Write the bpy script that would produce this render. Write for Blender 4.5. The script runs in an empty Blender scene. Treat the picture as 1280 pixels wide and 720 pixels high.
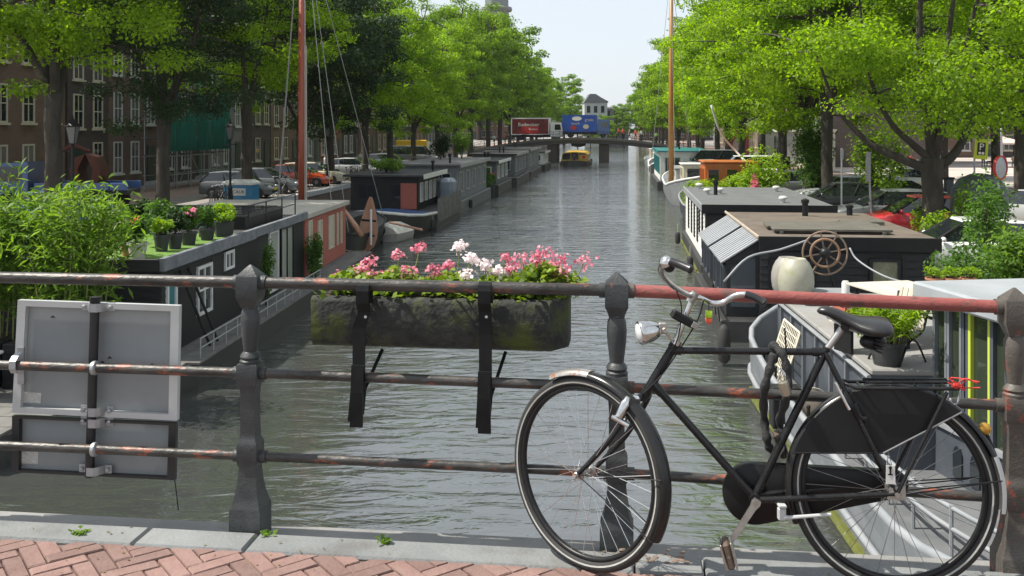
import bpy, math, random
import numpy as np
from mathutils import Vector, Matrix, Quaternion
R = math.radians
random.seed(7)
scene = bpy.context.scene
COL = scene.collection

# ---------------------------------------------------------------- camera
EYE = 1.65          # eye height above the bridge deck (z = 0)
FPX = 1200.0        # focal length in pixels of a 1280 wide frame
HOR = 160.0         # row of the horizon
cam_d = bpy.data.cameras.new('camera')
cam = bpy.data.objects.new('camera', cam_d); COL.objects.link(cam)
cam.location = (0, 0, EYE); cam.rotation_euler = (R(90), 0, 0)
cam_d.sensor_width = 36; cam_d.lens = FPX/1280*36
cam_d.shift_y = -(360-HOR)/1280
cam_d.clip_start = 0.1; cam_d.clip_end = 3000
scene.camera = cam

# ---------------------------------------------------------------- sky, sun, exposure
SUN_EL = 56.0   # high summer sun from the left
SUN_DIR = Vector((-0.999*math.cos(R(SUN_EL)), 0.02*math.cos(R(SUN_EL)), math.sin(R(SUN_EL))))
world = bpy.data.worlds.new('World'); scene.world = world; world.use_nodes = True
wn = world.node_tree
for n in list(wn.nodes): wn.nodes.remove(n)
sky = wn.nodes.new('ShaderNodeTexSky'); sky.sky_type = 'NISHITA'; sky.sun_disc = False
sky.sun_elevation = R(SUN_EL); sky.sun_rotation = math.atan2(SUN_DIR.x, SUN_DIR.y)
sky.air_density = 0.9; sky.dust_density = 1.6; sky.ozone_density = 1.0
bg = wn.nodes.new('ShaderNodeBackground'); bg.inputs['Strength'].default_value = 0.10
wo = wn.nodes.new('ShaderNodeOutputWorld')
veil = wn.nodes.new('ShaderNodeMix'); veil.data_type = 'RGBA'; veil.inputs[0].default_value = .7     # thin even veil of cloud
veil.inputs[7].default_value = (6.6, 7.0, 7.4, 1); wn.links.new(sky.outputs[0], veil.inputs[6])
wn.links.new(veil.outputs[2], bg.inputs[0]); wn.links.new(bg.outputs[0], wo.inputs[0])
sun_d = bpy.data.lights.new('sun', 'SUN'); sun_d.energy = 4.8; sun_d.angle = R(0.5); sun_d.color = (1, .95, .86)
sun = bpy.data.objects.new('sun', sun_d); COL.objects.link(sun)
sun.rotation_euler = (-SUN_DIR).to_track_quat('-Z', 'Y').to_euler(); sun.location = (-30, -40, 60)
scene.view_settings.view_transform = 'Standard'
try: scene.view_settings.look = 'None'
except Exception: pass
scene.view_settings.gamma = 1; scene.view_settings.use_curve_mapping = False
scene.view_settings.exposure = 0.58
scene.render.engine = 'CYCLES'

# ---------------------------------------------------------------- places
WATER = -3.55; QUAY = -2.15
CA = 6.2; SL = math.tan(R(CA))          # the canal runs this many degrees right of straight ahead
def C(x0, y): return (x0 + SL*y, y)     # a point on a line parallel to the canal
def at(px, py, Y): return Vector(((px-640)/FPX*Y, Y, EYE-(py-HOR)/FPX*Y))
def onz(px, py, z):
    Y = (EYE-z)*FPX/(py-HOR); return Vector(((px-640)/FPX*Y, Y, z))

# ---------------------------------------------------------------- materials
MATS = {}
def mat(name, c1, c2=None, scale=6, rough=.6, metal=0, bump=0, bscale=40, c3=None, t3=.62, s3=9, spec=.5,
        stretch=(1,1,1), trans=0, detail=6, coords='Object', rand=0, w3=.06, coat=0):
    """procedural surface: two colours mixed by noise, an optional third in patches (rust, moss, dirt), bump"""
    if name in MATS: return MATS[name]
    m = bpy.data.materials.new(name); m.use_nodes = True; MATS[name] = m
    nt = m.node_tree; N = nt.nodes; L = nt.links; b = N['Principled BSDF']
    b.inputs['Roughness'].default_value = rough; b.inputs['Metallic'].default_value = metal
    b.inputs['Specular IOR Level'].default_value = spec
    if coat: b.inputs['Coat Weight'].default_value = coat; b.inputs['Coat Roughness'].default_value = .22
    rgb = lambda c: (c[0], c[1], c[2], 1)
    b.inputs['Base Color'].default_value = rgb(c1)
    tc = N.new('ShaderNodeTexCoord'); mp = N.new('ShaderNodeMapping'); L.new(tc.outputs[coords], mp.inputs[0])
    mp.inputs['Scale'].default_value = stretch
    oi = None
    if rand:
        oi = N.new('ShaderNodeObjectInfo')
        ad = N.new('ShaderNodeVectorMath'); ad.operation = 'MULTIPLY_ADD'
        L.new(oi.outputs['Random'], ad.inputs[0]); ad.inputs[1].default_value = (37, 51, 23); L.new(mp.outputs[0], ad.inputs[2])
        vec = ad.outputs[0]
    else: vec = mp.outputs[0]
    col = None
    if c2:
        nz = N.new('ShaderNodeTexNoise'); nz.inputs['Scale'].default_value = scale; nz.inputs['Detail'].default_value = detail
        nz.inputs['Roughness'].default_value = .65; L.new(vec, nz.inputs['Vector'])
        cr = N.new('ShaderNodeValToRGB'); cr.color_ramp.elements[0].position = .32; cr.color_ramp.elements[1].position = .68
        cr.color_ramp.elements[0].color = rgb(c1); cr.color_ramp.elements[1].color = rgb(c2)
        L.new(nz.outputs[0], cr.inputs[0]); col = cr.outputs[0]
        rr = N.new('ShaderNodeMapRange'); rr.inputs[3].default_value = max(.02, rough-.1); rr.inputs[4].default_value = min(1, rough+.12)
        L.new(nz.outputs[0], rr.inputs[0]); L.new(rr.outputs[0], b.inputs['Roughness'])
    if c3:
        n3 = N.new('ShaderNodeTexNoise'); n3.inputs['Scale'].default_value = s3; n3.inputs['Detail'].default_value = 8
        n3.inputs['Roughness'].default_value = .7; L.new(vec, n3.inputs['Vector'])
        r3 = N.new('ShaderNodeMapRange'); r3.inputs[1].default_value = t3; r3.inputs[2].default_value = t3+w3
        L.new(n3.outputs[0], r3.inputs[0])
        mx = N.new('ShaderNodeMix'); mx.data_type = 'RGBA'; L.new(r3.outputs[0], mx.inputs[0])
        if col: L.new(col, mx.inputs[6])
        else: mx.inputs[6].default_value = rgb(c1)
        mx.inputs[7].default_value = rgb(c3); col = mx.outputs[2]
        if metal > .3:
            rm = N.new('ShaderNodeMapRange'); rm.inputs[3].default_value = metal; rm.inputs[4].default_value = 0
            L.new(r3.outputs[0], rm.inputs[0]); L.new(rm.outputs[0], b.inputs['Metallic'])
    if rand and rand > 0:
        hs = N.new('ShaderNodeHueSaturation'); mr = N.new('ShaderNodeMapRange')
        mr.inputs[3].default_value = 1-rand; mr.inputs[4].default_value = 1+rand
        L.new(oi.outputs['Random'], mr.inputs[0]); L.new(mr.outputs[0], hs.inputs['Value'])
        if col: L.new(col, hs.inputs['Color'])
        else: hs.inputs['Color'].default_value = rgb(c1)
        col = hs.outputs[0]
    if col: L.new(col, b.inputs['Base Color'])
    if bump:
        nb = N.new('ShaderNodeTexNoise'); nb.inputs['Scale'].default_value = bscale; nb.inputs['Detail'].default_value = 5
        L.new(vec, nb.inputs['Vector'])
        bp = N.new('ShaderNodeBump'); bp.inputs['Strength'].default_value = bump; bp.inputs['Distance'].default_value = .01
        L.new(nb.outputs[0], bp.inputs['Height']); L.new(bp.outputs[0], b.inputs['Normal'])
    if trans: b.inputs['Transmission Weight'].default_value = trans
    return m

def leafmat(name, c1, c2, scale=.55, tr=.5):
    m = bpy.data.materials.new(name); m.use_nodes = True; MATS[name] = m
    nt = m.node_tree; N = nt.nodes; L = nt.links; b = N['Principled BSDF']; out = N['Material Output']
    tc = N.new('ShaderNodeTexCoord'); nz = N.new('ShaderNodeTexNoise'); nz.inputs['Scale'].default_value = scale; nz.inputs['Detail'].default_value = 6
    L.new(tc.outputs['Object'], nz.inputs['Vector'])
    at_ = N.new('ShaderNodeAttribute'); at_.attribute_name = 'leafrand'
    ad = N.new('ShaderNodeMath'); ad.operation = 'MULTIPLY_ADD'; ad.inputs[1].default_value = .45
    L.new(at_.outputs['Fac'], ad.inputs[0]); L.new(nz.outputs[0], ad.inputs[2])
    cr = N.new('ShaderNodeValToRGB'); cr.color_ramp.elements[0].position = .42; cr.color_ramp.elements[1].position = .98
    cr.color_ramp.elements[0].color = (*c1, 1); cr.color_ramp.elements[1].color = (*c2, 1)
    L.new(ad.outputs[0], cr.inputs[0]); L.new(cr.outputs[0], b.inputs['Base Color'])
    b.inputs['Roughness'].default_value = .5; b.inputs['Specular IOR Level'].default_value = .3
    t = N.new('ShaderNodeBsdfTranslucent'); hs = N.new('ShaderNodeHueSaturation'); hs.inputs['Hue'].default_value = .497
    hs.inputs['Saturation'].default_value = 1.1; hs.inputs['Value'].default_value = 1.5
    L.new(cr.outputs[0], hs.inputs['Color']); L.new(hs.outputs[0], t.inputs[0])
    mx = N.new('ShaderNodeMixShader'); mx.inputs[0].default_value = tr
    L.new(b.outputs[0], mx.inputs[1]); L.new(t.outputs[0], mx.inputs[2]); L.new(mx.outputs[0], out.inputs[0])
    return m

def glassmat(name, tint=(.02,.025,.03), rough=.04, spec=.8):
    return mat(name, tint, rough=rough, spec=spec)

def brickmat(name, c1, c2, mortar, s=1.0):
    m = bpy.data.materials.new(name); m.use_nodes = True; MATS[name] = m
    nt = m.node_tree; N = nt.nodes; L = nt.links; b = N['Principled BSDF']
    tc = N.new('ShaderNodeTexCoord'); sx = N.new('ShaderNodeSeparateXYZ'); cx = N.new('ShaderNodeCombineXYZ')
    L.new(tc.outputs['Object'], sx.inputs[0])
    ad = N.new('ShaderNodeMath'); L.new(sx.outputs[0], ad.inputs[0]); L.new(sx.outputs[1], ad.inputs[1])
    L.new(ad.outputs[0], cx.inputs[0]); L.new(sx.outputs[2], cx.inputs[1])
    br = N.new('ShaderNodeTexBrick'); br.inputs['Color1'].default_value = (*c1,1); br.inputs['Color2'].default_value = (*c2,1)
    br.inputs['Mortar'].default_value = (*mortar,1); br.inputs['Scale'].default_value = s
    br.inputs['Brick Width'].default_value = .22; br.inputs['Row Height'].default_value = .065; br.inputs['Mortar Size'].default_value = .006
    L.new(cx.outputs[0], br.inputs['Vector'])
    nz = N.new('ShaderNodeTexNoise'); nz.inputs['Scale'].default_value = .8; nz.inputs['Detail'].default_value = 8; L.new(tc.outputs['Object'], nz.inputs[0])
    mr = N.new('ShaderNodeMapRange'); mr.inputs[3].default_value = .6; mr.inputs[4].default_value = 1.4; L.new(nz.outputs[0], mr.inputs[0])
    hs = N.new('ShaderNodeHueSaturation'); L.new(br.outputs[0], hs.inputs['Color']); L.new(mr.outputs[0], hs.inputs['Value'])
    L.new(hs.outputs[0], b.inputs['Base Color']); b.inputs['Roughness'].default_value = .85
    return m

# ---------------------------------------------------------------- mesh builder
class MB:
    def __init__(s): s.v = []; s.f = []; s.m = []; s.mi = 0
    def add(s, vs, fs):
        o = len(s.v); s.v += [tuple(v) for v in vs]; s.f += [tuple(i+o for i in f) for f in fs]; s.m += [s.mi]*len(fs); return s
    def box(s, x0, x1, y0, y1, z0, z1, M=None):
        vs = [Vector((x,y,z)) for z in (z0,z1) for y in (y0,y1) for x in (x0,x1)]
        if M is not None: vs = [M @ v for v in vs]
        return s.add(vs, [(0,2,3,1),(4,5,7,6),(0,1,5,4),(2,6,7,3),(0,4,6,2),(1,3,7,5)])
    def bbox(s, x0, x1, y0, y1, z0, z1, b=.01, M=None):
        """box with chamfered edges"""
        b = min(b, (x1-x0)*.45, (y1-y0)*.45, (z1-z0)*.45)
        vs = []; idx = {}
        X = (x0,x1); Y = (y0,y1); Z = (z0,z1)
        for i in (0,1):
            for j in (0,1):
                for k in (0,1):
                    sx = b if i == 0 else -b; sy = b if j == 0 else -b; sz = b if k == 0 else -b
                    for a in range(3):
                        p = [X[i]+sx, Y[j]+sy, Z[k]+sz]; p[a] = (X[i],Y[j],Z[k])[a]
                        idx[(i,j,k,a)] = len(vs); vs.append(Vector(p))
        g = lambda i,j,k,a: idx[(i,j,k,a)]
        fs = []
        for i in (0,1):
            fs.append((g(i,0,0,0),g(i,1,0,0),g(i,1,1,0),g(i,0,1,0)))
            fs.append((g(0,i,0,1),g(1,i,0,1),g(1,i,1,1),g(0,i,1,1)))
            fs.append((g(0,0,i,2),g(1,0,i,2),g(1,1,i,2),g(0,1,i,2)))
        for i in (0,1):
            for j in (0,1):
                fs.append((g(i,j,0,0),g(i,j,1,0),g(i,j,1,1),g(i,j,0,1)))
                fs.append((g(i,0,j,0),g(i,1,j,0),g(i,1,j,2),g(i,0,j,2)))
                fs.append((g(0,i,j,1),g(1,i,j,1),g(1,i,j,2),g(0,i,j,2)))
                for k in (0,1): fs.append((g(i,j,k,0),g(i,j,k,1),g(i,j,k,2)))
        c = Vector(((x0+x1)/2,(y0+y1)/2,(z0+z1)/2)); out = []
        for f in fs:
            n = (vs[f[1]]-vs[f[0]]).cross(vs[f[2]]-vs[f[0]]); fc = sum((vs[q] for q in f), Vector())/len(f)
            out.append(f if n.dot(fc-c) > 0 else f[::-1])
        if M is not None: vs = [M @ v for v in vs]
        return s.add(vs, out)
    def tube(s, pts, r, n=8, cap=True, closed=False, flat=None):
        pts = [Vector(p) for p in pts]; k = len(pts)
        rs = [r]*k if not hasattr(r, '__len__') else list(r)
        tang = []
        for i in range(k):
            if closed: t = pts[(i+1)%k]-pts[i-1]
            else: t = pts[min(i+1,k-1)]-pts[max(i-1,0)]
            tang.append(t.normalized() if t.length > 1e-9 else Vector((0,0,1)))
        ref = Vector((0,0,1)) if abs(tang[0].z) < .9 else Vector((1,0,0))
        u = tang[0].cross(ref).normalized(); o = len(s.v); vs = []; fs = []
        for i in range(k):
            if i: u = (u - tang[i]*u.dot(tang[i])); u = u.normalized() if u.length > 1e-6 else tang[i].orthogonal().normalized()
            w = tang[i].cross(u)
            for j in range(n):
                a = 2*math.pi*j/n
                vs.append(pts[i] + (u*math.cos(a) + w*math.sin(a)*(flat or 1))*rs[i])
        for i in range(k if closed else k-1):
            i2 = (i+1) % k
            for j in range(n):
                j2 = (j+1) % n
                fs.append((i*n+j, i*n+j2, i2*n+j2, i2*n+j))
        if cap and not closed:
            fs.append(tuple(range(n-1,-1,-1))); fs.append(tuple((k-1)*n+j for j in range(n)))
        return s.add(vs, fs)
    def lathe(s, prof, n=20, M=None, c=(0,0,0), cap=True):
        """prof: list of (r, z) from bottom to top about local z"""
        vs = []; fs = []; k = len(prof); c = Vector(c)
        for r, z in prof:
            for j in range(n):
                a = 2*math.pi*j/n; v = Vector((r*math.cos(a), r*math.sin(a), z))
                vs.append((M @ v if M is not None else v) + c)
        for i in range(k-1):
            for j in range(n):
                j2 = (j+1)%n; fs.append((i*n+j, i*n+j2, (i+1)*n+j2, (i+1)*n+j))
        if cap: fs.append(tuple(range(n-1,-1,-1))); fs.append(tuple((k-1)*n+j for j in range(n)))
        return s.add(vs, fs)
    def sqlathe(s, prof, M=None):
        """square section: list of (half width, z)"""
        vs = []; fs = []
        for r, z in prof:
            for sx, sy in ((-1,-1),(1,-1),(1,1),(-1,1)):
                v = Vector((sx*r, sy*r, z)); vs.append(M @ v if M is not None else v)
        for i in range(len(prof)-1):
            for j in range(4):
                j2 = (j+1)%4; fs.append((i*4+j, i*4+j2, (i+1)*4+j2, (i+1)*4+j))
        k = len(prof); fs.append((3,2,1,0)); fs.append(tuple((k-1)*4+j for j in range(4)))
        return s.add(vs, fs)
    def prism(s, poly, off):
        """poly: list of 3D points (planar), off: vector"""
        off = Vector(off); p = [Vector(q) for q in poly]; n = len(p)
        nor = Vector()
        for i in range(n): nor += p[i].cross(p[(i+1)%n])
        if nor.dot(off) < 0: p = p[::-1]
        vs = p + [q+off for q in p]
        fs = [tuple(range(n-1,-1,-1)), tuple(range(n,2*n))] + [(i,(i+1)%n,n+(i+1)%n,n+i) for i in range(n)]
        return s.add(vs, fs)
    def sphere(s, c, r, n=12, k=8, M=None):
        c = Vector(c); rr = r if hasattr(r,'__len__') else (r,r,r)
        vs = []; fs = []
        for i in range(k+1):
            p = math.pi*i/k
            for j in range(n):
                a = 2*math.pi*j/n; v = Vector((rr[0]*math.sin(p)*math.cos(a), rr[1]*math.sin(p)*math.sin(a), -rr[2]*math.cos(p)))
                vs.append((M @ v if M is not None else v) + c)
        for i in range(k):
            for j in range(n):
                j2 = (j+1)%n; fs.append((i*n+j, i*n+j2, (i+1)*n+j2, (i+1)*n+j))
        return s.add(vs, fs)
    def loft(s, rings, cap=True, closed=True):
        n = len(rings[0]); vs = [Vector(p) for r in rings for p in r]; fs = []
        for i in range(len(rings)-1):
            for j in range(n if closed else n-1):
                j2 = (j+1)%n; fs.append((i*n+j, i*n+j2, (i+1)*n+j2, (i+1)*n+j))
        if cap and closed: fs.append(tuple(range(n-1,-1,-1))); fs.append(tuple((len(rings)-1)*n+j for j in range(n)))
        return s.add(vs, fs)
    def mesh(s, name, mats, smooth=False, origin=None):
        me = bpy.data.meshes.new(name)
        v = s.v if origin is None else [(a-origin[0], b-origin[1], c-origin[2]) for a,b,c in s.v]
        me.from_pydata(v, [], s.f)
        if not isinstance(mats, (list,tuple)): mats = [mats]
        for q in mats: me.materials.append(q)
        if len(mats) > 1: me.polygons.foreach_set('material_index', s.m)
        if smooth:
            me.polygons.foreach_set('use_smooth', [True]*len(me.polygons))
            if smooth is not True:
                try: me.set_sharp_from_angle(angle=R(smooth))
                except Exception: pass
        me.update(); return me

def link(name, me, parent=None, loc=None, rz=0, scale=None):
    o = bpy.data.objects.new(name, me); COL.objects.link(o)
    if parent is not None: o.parent = parent
    if loc is not None: o.location = loc
    if rz: o.rotation_euler = (0,0,rz)
    if scale: o.scale = scale if hasattr(scale,'__len__') else (scale,)*3
    return o
def tag(o, label=None, cat=None, group=None, kind=None):
    if label: o['label'] = label
    if cat: o['category'] = cat
    if group: o['group'] = group
    if kind: o['kind'] = kind
    return o
def thing(name, label, cat, loc=(0,0,0), rz=0, group=None):
    return tag(link(name, None, None, loc, rz), label, cat, group)
def part(name, mb, m, parent, smooth=False):
    """mesh given in the parent's own frame"""
    return link(name, mb.mesh(name, m, smooth), parent)
def wpart(name, mb, m, parent, smooth=False):
    """mesh given in world coordinates; the parent chain is unrotated"""
    o = Vector(); p = parent
    while p is not None: o += p.location; p = p.parent
    return link(name, mb.mesh(name, m, smooth, o), parent)
def solo(name, mb, m, label, cat, base, group=None, smooth=False):
    """one-mesh thing given in world coordinates"""
    return tag(link(name, mb.mesh(name, m, smooth, base), None, base), label, cat, group)
def struct(name, mb, m, smooth=False, parent=None):
    o = link(name, mb.mesh(name, m, smooth), parent)
    if parent is None: o['kind'] = 'structure'
    return o
def clone(o, parent=None, loc=None, rz=None, label=None, scale=None, swap=None):
    c = o.copy(); COL.objects.link(c); c.parent = parent
    if loc is not None: c.location = loc
    if rz is not None: c.rotation_euler = (0,0,rz)
    if scale is not None: c.scale = scale if hasattr(scale,'__len__') else (scale,)*3
    if label: c['label'] = label
    for ch in list(o.children): clone(ch, c)
    return c
def arc(c, r, a0, a1, n, u=Vector((1,0,0)), w=Vector((0,0,1))):
    return [Vector(c) + u*(r*math.cos(a0+(a1-a0)*i/(n-1))) + w*(r*math.sin(a0+(a1-a0)*i/(n-1))) for i in range(n)]
def spline(pts, n=6):
    """Catmull-Rom through pts"""
    P = [Vector(p) for p in pts]; P = [P[0]*2-P[1]] + P + [P[-1]*2-P[-2]]; out = []
    for i in range(1, len(P)-2):
        a,b,c,d = P[i-1],P[i],P[i+1],P[i+2]
        for k in range(n):
            t = k/n
            out.append(.5*((2*b)+(c-a)*t+(2*a-5*b+4*c-d)*t*t+(3*b-a-3*c+d)*t**3))
    out.append(P[-2]); return out

# common materials
m_black = mat('black_paint', (.009,.009,.0095), (.017,.017,.018), 20, rough=.38, spec=.3)
m_blackwood = mat('black_stained_wood', (.013,.014,.015), (.034,.035,.036), 3, rough=.55, stretch=(1,1,9), bump=.3, bscale=14, c3=(.045,.042,.037), t3=.6, s3=2.2, w3=.2, spec=.25)
m_white = mat('white_paint', (.68,.68,.66), (.58,.58,.55), 2.5, rough=.5, c3=(.40,.38,.33), t3=.60, s3=1.6, w3=.2)
m_glass = glassmat('dark_window_glass')
m_greymetal = mat('galvanised_steel', (.42,.43,.44), (.32,.33,.34), 12, rough=.45, metal=.6)
m_rubber = mat('black_rubber', (.02,.02,.02), (.032,.031,.03), 40, rough=.75, bump=.2, bscale=200)
m_chrome = mat('chrome', (.75,.75,.74), (.5,.49,.47), 30, rough=.16, metal=1, c3=(.22,.10,.04), t3=.66, s3=60)
m_soil = mat('soil', (.02,.014,.01), (.05,.035,.024), 30, rough=.95, bump=.5, bscale=60)
m_bark = mat('bark', (.028,.022,.017), (.07,.06,.048), 5, rough=.95, stretch=(1,1,.25), bump=.9, bscale=16)
m_leaf_lime_lit = leafmat('lime_and_sunlit_leaves', (.072,.142,.011), (.295,.455,.036), tr=.6)  # on left quay elms this lighter green stands in for sunlit leaves
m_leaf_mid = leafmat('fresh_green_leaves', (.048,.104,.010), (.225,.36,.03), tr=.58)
m_leaf_dark_shade = leafmat('dark_and_shaded_leaves', (.012,.032,.009), (.038,.078,.016), tr=.3)  # dark plants; on left quay elms the dark green stands in for shade
m_leaf_bamboo = leafmat('bamboo_leaves', (.06,.13,.015), (.20,.32,.045), 2.0)
m_leaf_shrub = leafmat('shrub_leaves', (.032,.08,.012), (.11,.22,.03), 2.0)
m_leaf_yellow = leafmat('yellow_green_leaves', (.11,.20,.014), (.30,.44,.04), 1.5)
# ================================================================ SETTING
def watermat():
    m = bpy.data.materials.new('canal_water'); m.use_nodes = True
    nt = m.node_tree; N = nt.nodes; L = nt.links; b = N['Principled BSDF']
    b.inputs['Base Color'].default_value = (.048,.052,.047,1); b.inputs['Roughness'].default_value = .04
    b.inputs['IOR'].default_value = 3.0
    tc = N.new('ShaderNodeTexCoord')
    mp = N.new('ShaderNodeMapping'); mp.inputs['Rotation'].default_value = (0,0,R(9)); mp.inputs['Scale'].default_value = (.55,1.5,1); L.new(tc.outputs['Object'], mp.inputs[0])
    n1 = N.new('ShaderNodeTexNoise'); n1.inputs['Scale'].default_value = 1.9; n1.inputs['Detail'].default_value = 4; n1.inputs['Roughness'].default_value = .52
    n1.inputs['Distortion'].default_value = .6; L.new(mp.outputs[0], n1.inputs['Vector'])
    n2 = N.new('ShaderNodeTexNoise'); n2.inputs['Scale'].default_value = .22; n2.inputs['Detail'].default_value = 2; L.new(mp.outputs[0], n2.inputs['Vector'])
    n3 = N.new('ShaderNodeTexNoise'); n3.inputs['Scale'].default_value = .035; n3.inputs['Detail'].default_value = 3; L.new(tc.outputs['Object'], n3.inputs['Vector'])
    mr = N.new('ShaderNodeMapRange'); mr.inputs[1].default_value = .35; mr.inputs[2].default_value = .65; mr.inputs[3].default_value = .35; mr.inputs[4].default_value = 1.4
    L.new(n3.outputs[0], mr.inputs[0])
    mu = N.new('ShaderNodeMath'); mu.operation = 'MULTIPLY'; L.new(n1.outputs[0], mu.inputs[0]); L.new(mr.outputs[0], mu.inputs[1])
    ad = N.new('ShaderNodeMath'); ad.operation = 'MULTIPLY_ADD'; ad.inputs[1].default_value = 1.1; L.new(n2.outputs[0], ad.inputs[0]); L.new(mu.outputs[0], ad.inputs[2])
    bp = N.new('ShaderNodeBump'); bp.inputs['Strength'].default_value = 1; bp.inputs['Distance'].default_value = .105
    L.new(ad.outputs[0], bp.inputs['Height']); L.new(bp.outputs[0], b.inputs['Normal'])
    return m
QL, QR = -18.0, 7.9          # quay edges (offsets of lines parallel to the canal)
def strip(x0, x1, ys, z):
    vs = []; fs = []
    for y in ys: vs += [(*C(x0,y), z), (*C(x1,y), z)]
    for i in range(len(ys)-1): fs.append((2*i, 2*i+1, 2*i+3, 2*i+2))
    return vs, fs
mb = MB(); mb.add([(-400,-30,WATER-1.2),(400,-30,WATER-1.2),(900,1600,WATER-1.2),(-900,1600,WATER-1.2)], [(0,1,2,3)])
struct('ground', mb, mat('far_ground', (.10,.10,.09), (.14,.13,.11), .1, rough=.95))
mb = MB(); mb.add(*strip(QL-.3, QR+.3, [-20,20,60,150,300,520], WATER)); struct('canal_water', mb, watermat())
m_pave = mat('quay_paving', (.20,.185,.17), (.29,.265,.24), 1.4, rough=.9, bump=.3, bscale=12, c3=(.13,.12,.11), t3=.55, s3=.6, w3=.1)
m_road = mat('brick_road', (.26,.17,.135), (.34,.25,.21), 1.2, rough=.9, bump=.3, bscale=10)
m_quaywall = brickmat('quay_brick_wall', (.10,.065,.05), (.15,.10,.075), (.12,.11,.10))
m_stone = mat('granite', (.36,.365,.37), (.46,.465,.465), 9, rough=.75, bump=.25, bscale=90, c3=(.24,.245,.25), t3=.6, s3=2.2, w3=.12)
for nm, x0, x1, xe in (('quay_ground', -120, QL, QL), ('quay_ground', QR, 140, QR)):
    mb = MB(); mb.add(*strip(x0, x1, [4.8,30,60,150,300,520], QUAY)); q = struct(nm, mb, m_pave)
    mb = MB(); a, b2 = C(xe,4.8), C(xe,520)
    mb.add([(*a,WATER-1),(*b2,WATER-1),(*b2,QUAY-.2),(*a,QUAY-.2)], [(0,1,2,3)]); struct('quay_wall', mb, m_quaywall, parent=q)
    mb = MB(); s = 1 if xe > 0 else -1
    for i in range(40):
        y0 = 5+i*3.2; p, p2 = C(xe,y0), C(xe,y0+3.17)
        mb.prism([(p[0]-s*.06,p[1],QUAY-.22),(p2[0]-s*.06,p2[1],QUAY-.22),(p2[0]+s*.45,p2[1],QUAY-.22),(p[0]+s*.45,p[1],QUAY-.22)], (0,0,.26))
    o = struct('quay_coping', mb, m_stone, parent=q); o['kind'] = 'stuff'
mb = MB(); mb.add(*strip(QL-11.5, QL-6.0, [20,60,150,300], QUAY+.006)); struct('street', mb, m_road)
mb = MB(); mb.add(*strip(QR+6.3, QR+11.0, [20,60,150,300], QUAY+.006)); struct('street', mb, m_road)
# pale paving of the little square on the right
mb = MB(); mb.add([(*C(QR+11.2,60),QUAY+.05),(*C(QR+70,60),QUAY+.05),(*C(QR+70,128),QUAY+.05),(*C(QR+11.2,128),QUAY+.05)], [(0,1,2,3)])
sq = struct('square_paving', mb, mat('square_paving', (.42,.36,.32), (.52,.46,.41), .9, rough=.9, c3=(.30,.25,.22), t3=.52, s3=.35, w3=.15, stretch=(.4,2,1)))
mb = MB()
for k in range(8):
    y = 62+k*8.4
    mb.add([(*C(QR+12,y),QUAY+.056),(*C(QR+60,y),QUAY+.056),(*C(QR+60,y+.6),QUAY+.056),(*C(QR+12,y+.6),QUAY+.056)], [(0,1,2,3)])
struct('paving_band', mb, m_stone, parent=sq)

# ---------------------------------------------------------------- trees
def leaf_mesh(name, P, size, m, rng, up=.35, aspect=.62, droop=0.0, out=None):
    N_ = len(P)
    nrm = rng.normal(size=(N_,3)); nrm[:,2] = np.abs(nrm[:,2])*(1) + up
    if out is not None: nrm += out*.9
    nrm /= np.linalg.norm(nrm, axis=1)[:,None]
    d = rng.normal(size=(N_,3)); d[:,2] -= droop
    d -= nrm*np.sum(d*nrm, axis=1)[:,None]; d /= np.linalg.norm(d, axis=1)[:,None]
    w = np.cross(nrm, d); s = (size*rng.uniform(.6,1.3,size=N_))[:,None]
    V = np.empty((N_,4,3)); V[:,0] = P-d*s*.5; V[:,1] = P+w*s*.5*aspect+nrm*s*.08; V[:,2] = P+d*s*.5; V[:,3] = P-w*s*.5*aspect+nrm*s*.08
    me = bpy.data.meshes.new(name); me.vertices.add(N_*4); me.vertices.foreach_set('co', V.reshape(-1))
    me.loops.add(N_*4); me.loops.foreach_set('vertex_index', np.arange(N_*4, dtype=np.int32))
    me.polygons.add(N_); me.polygons.foreach_set('loop_start', np.arange(0, N_*4, 4, dtype=np.int32))
    me.update(calc_edges=True)
    a = me.attributes.new('leafrand', 'FLOAT', 'FACE'); a.data.foreach_set('value', rng.random(N_).astype(np.float32))
    me.materials.append(m); return me

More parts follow.
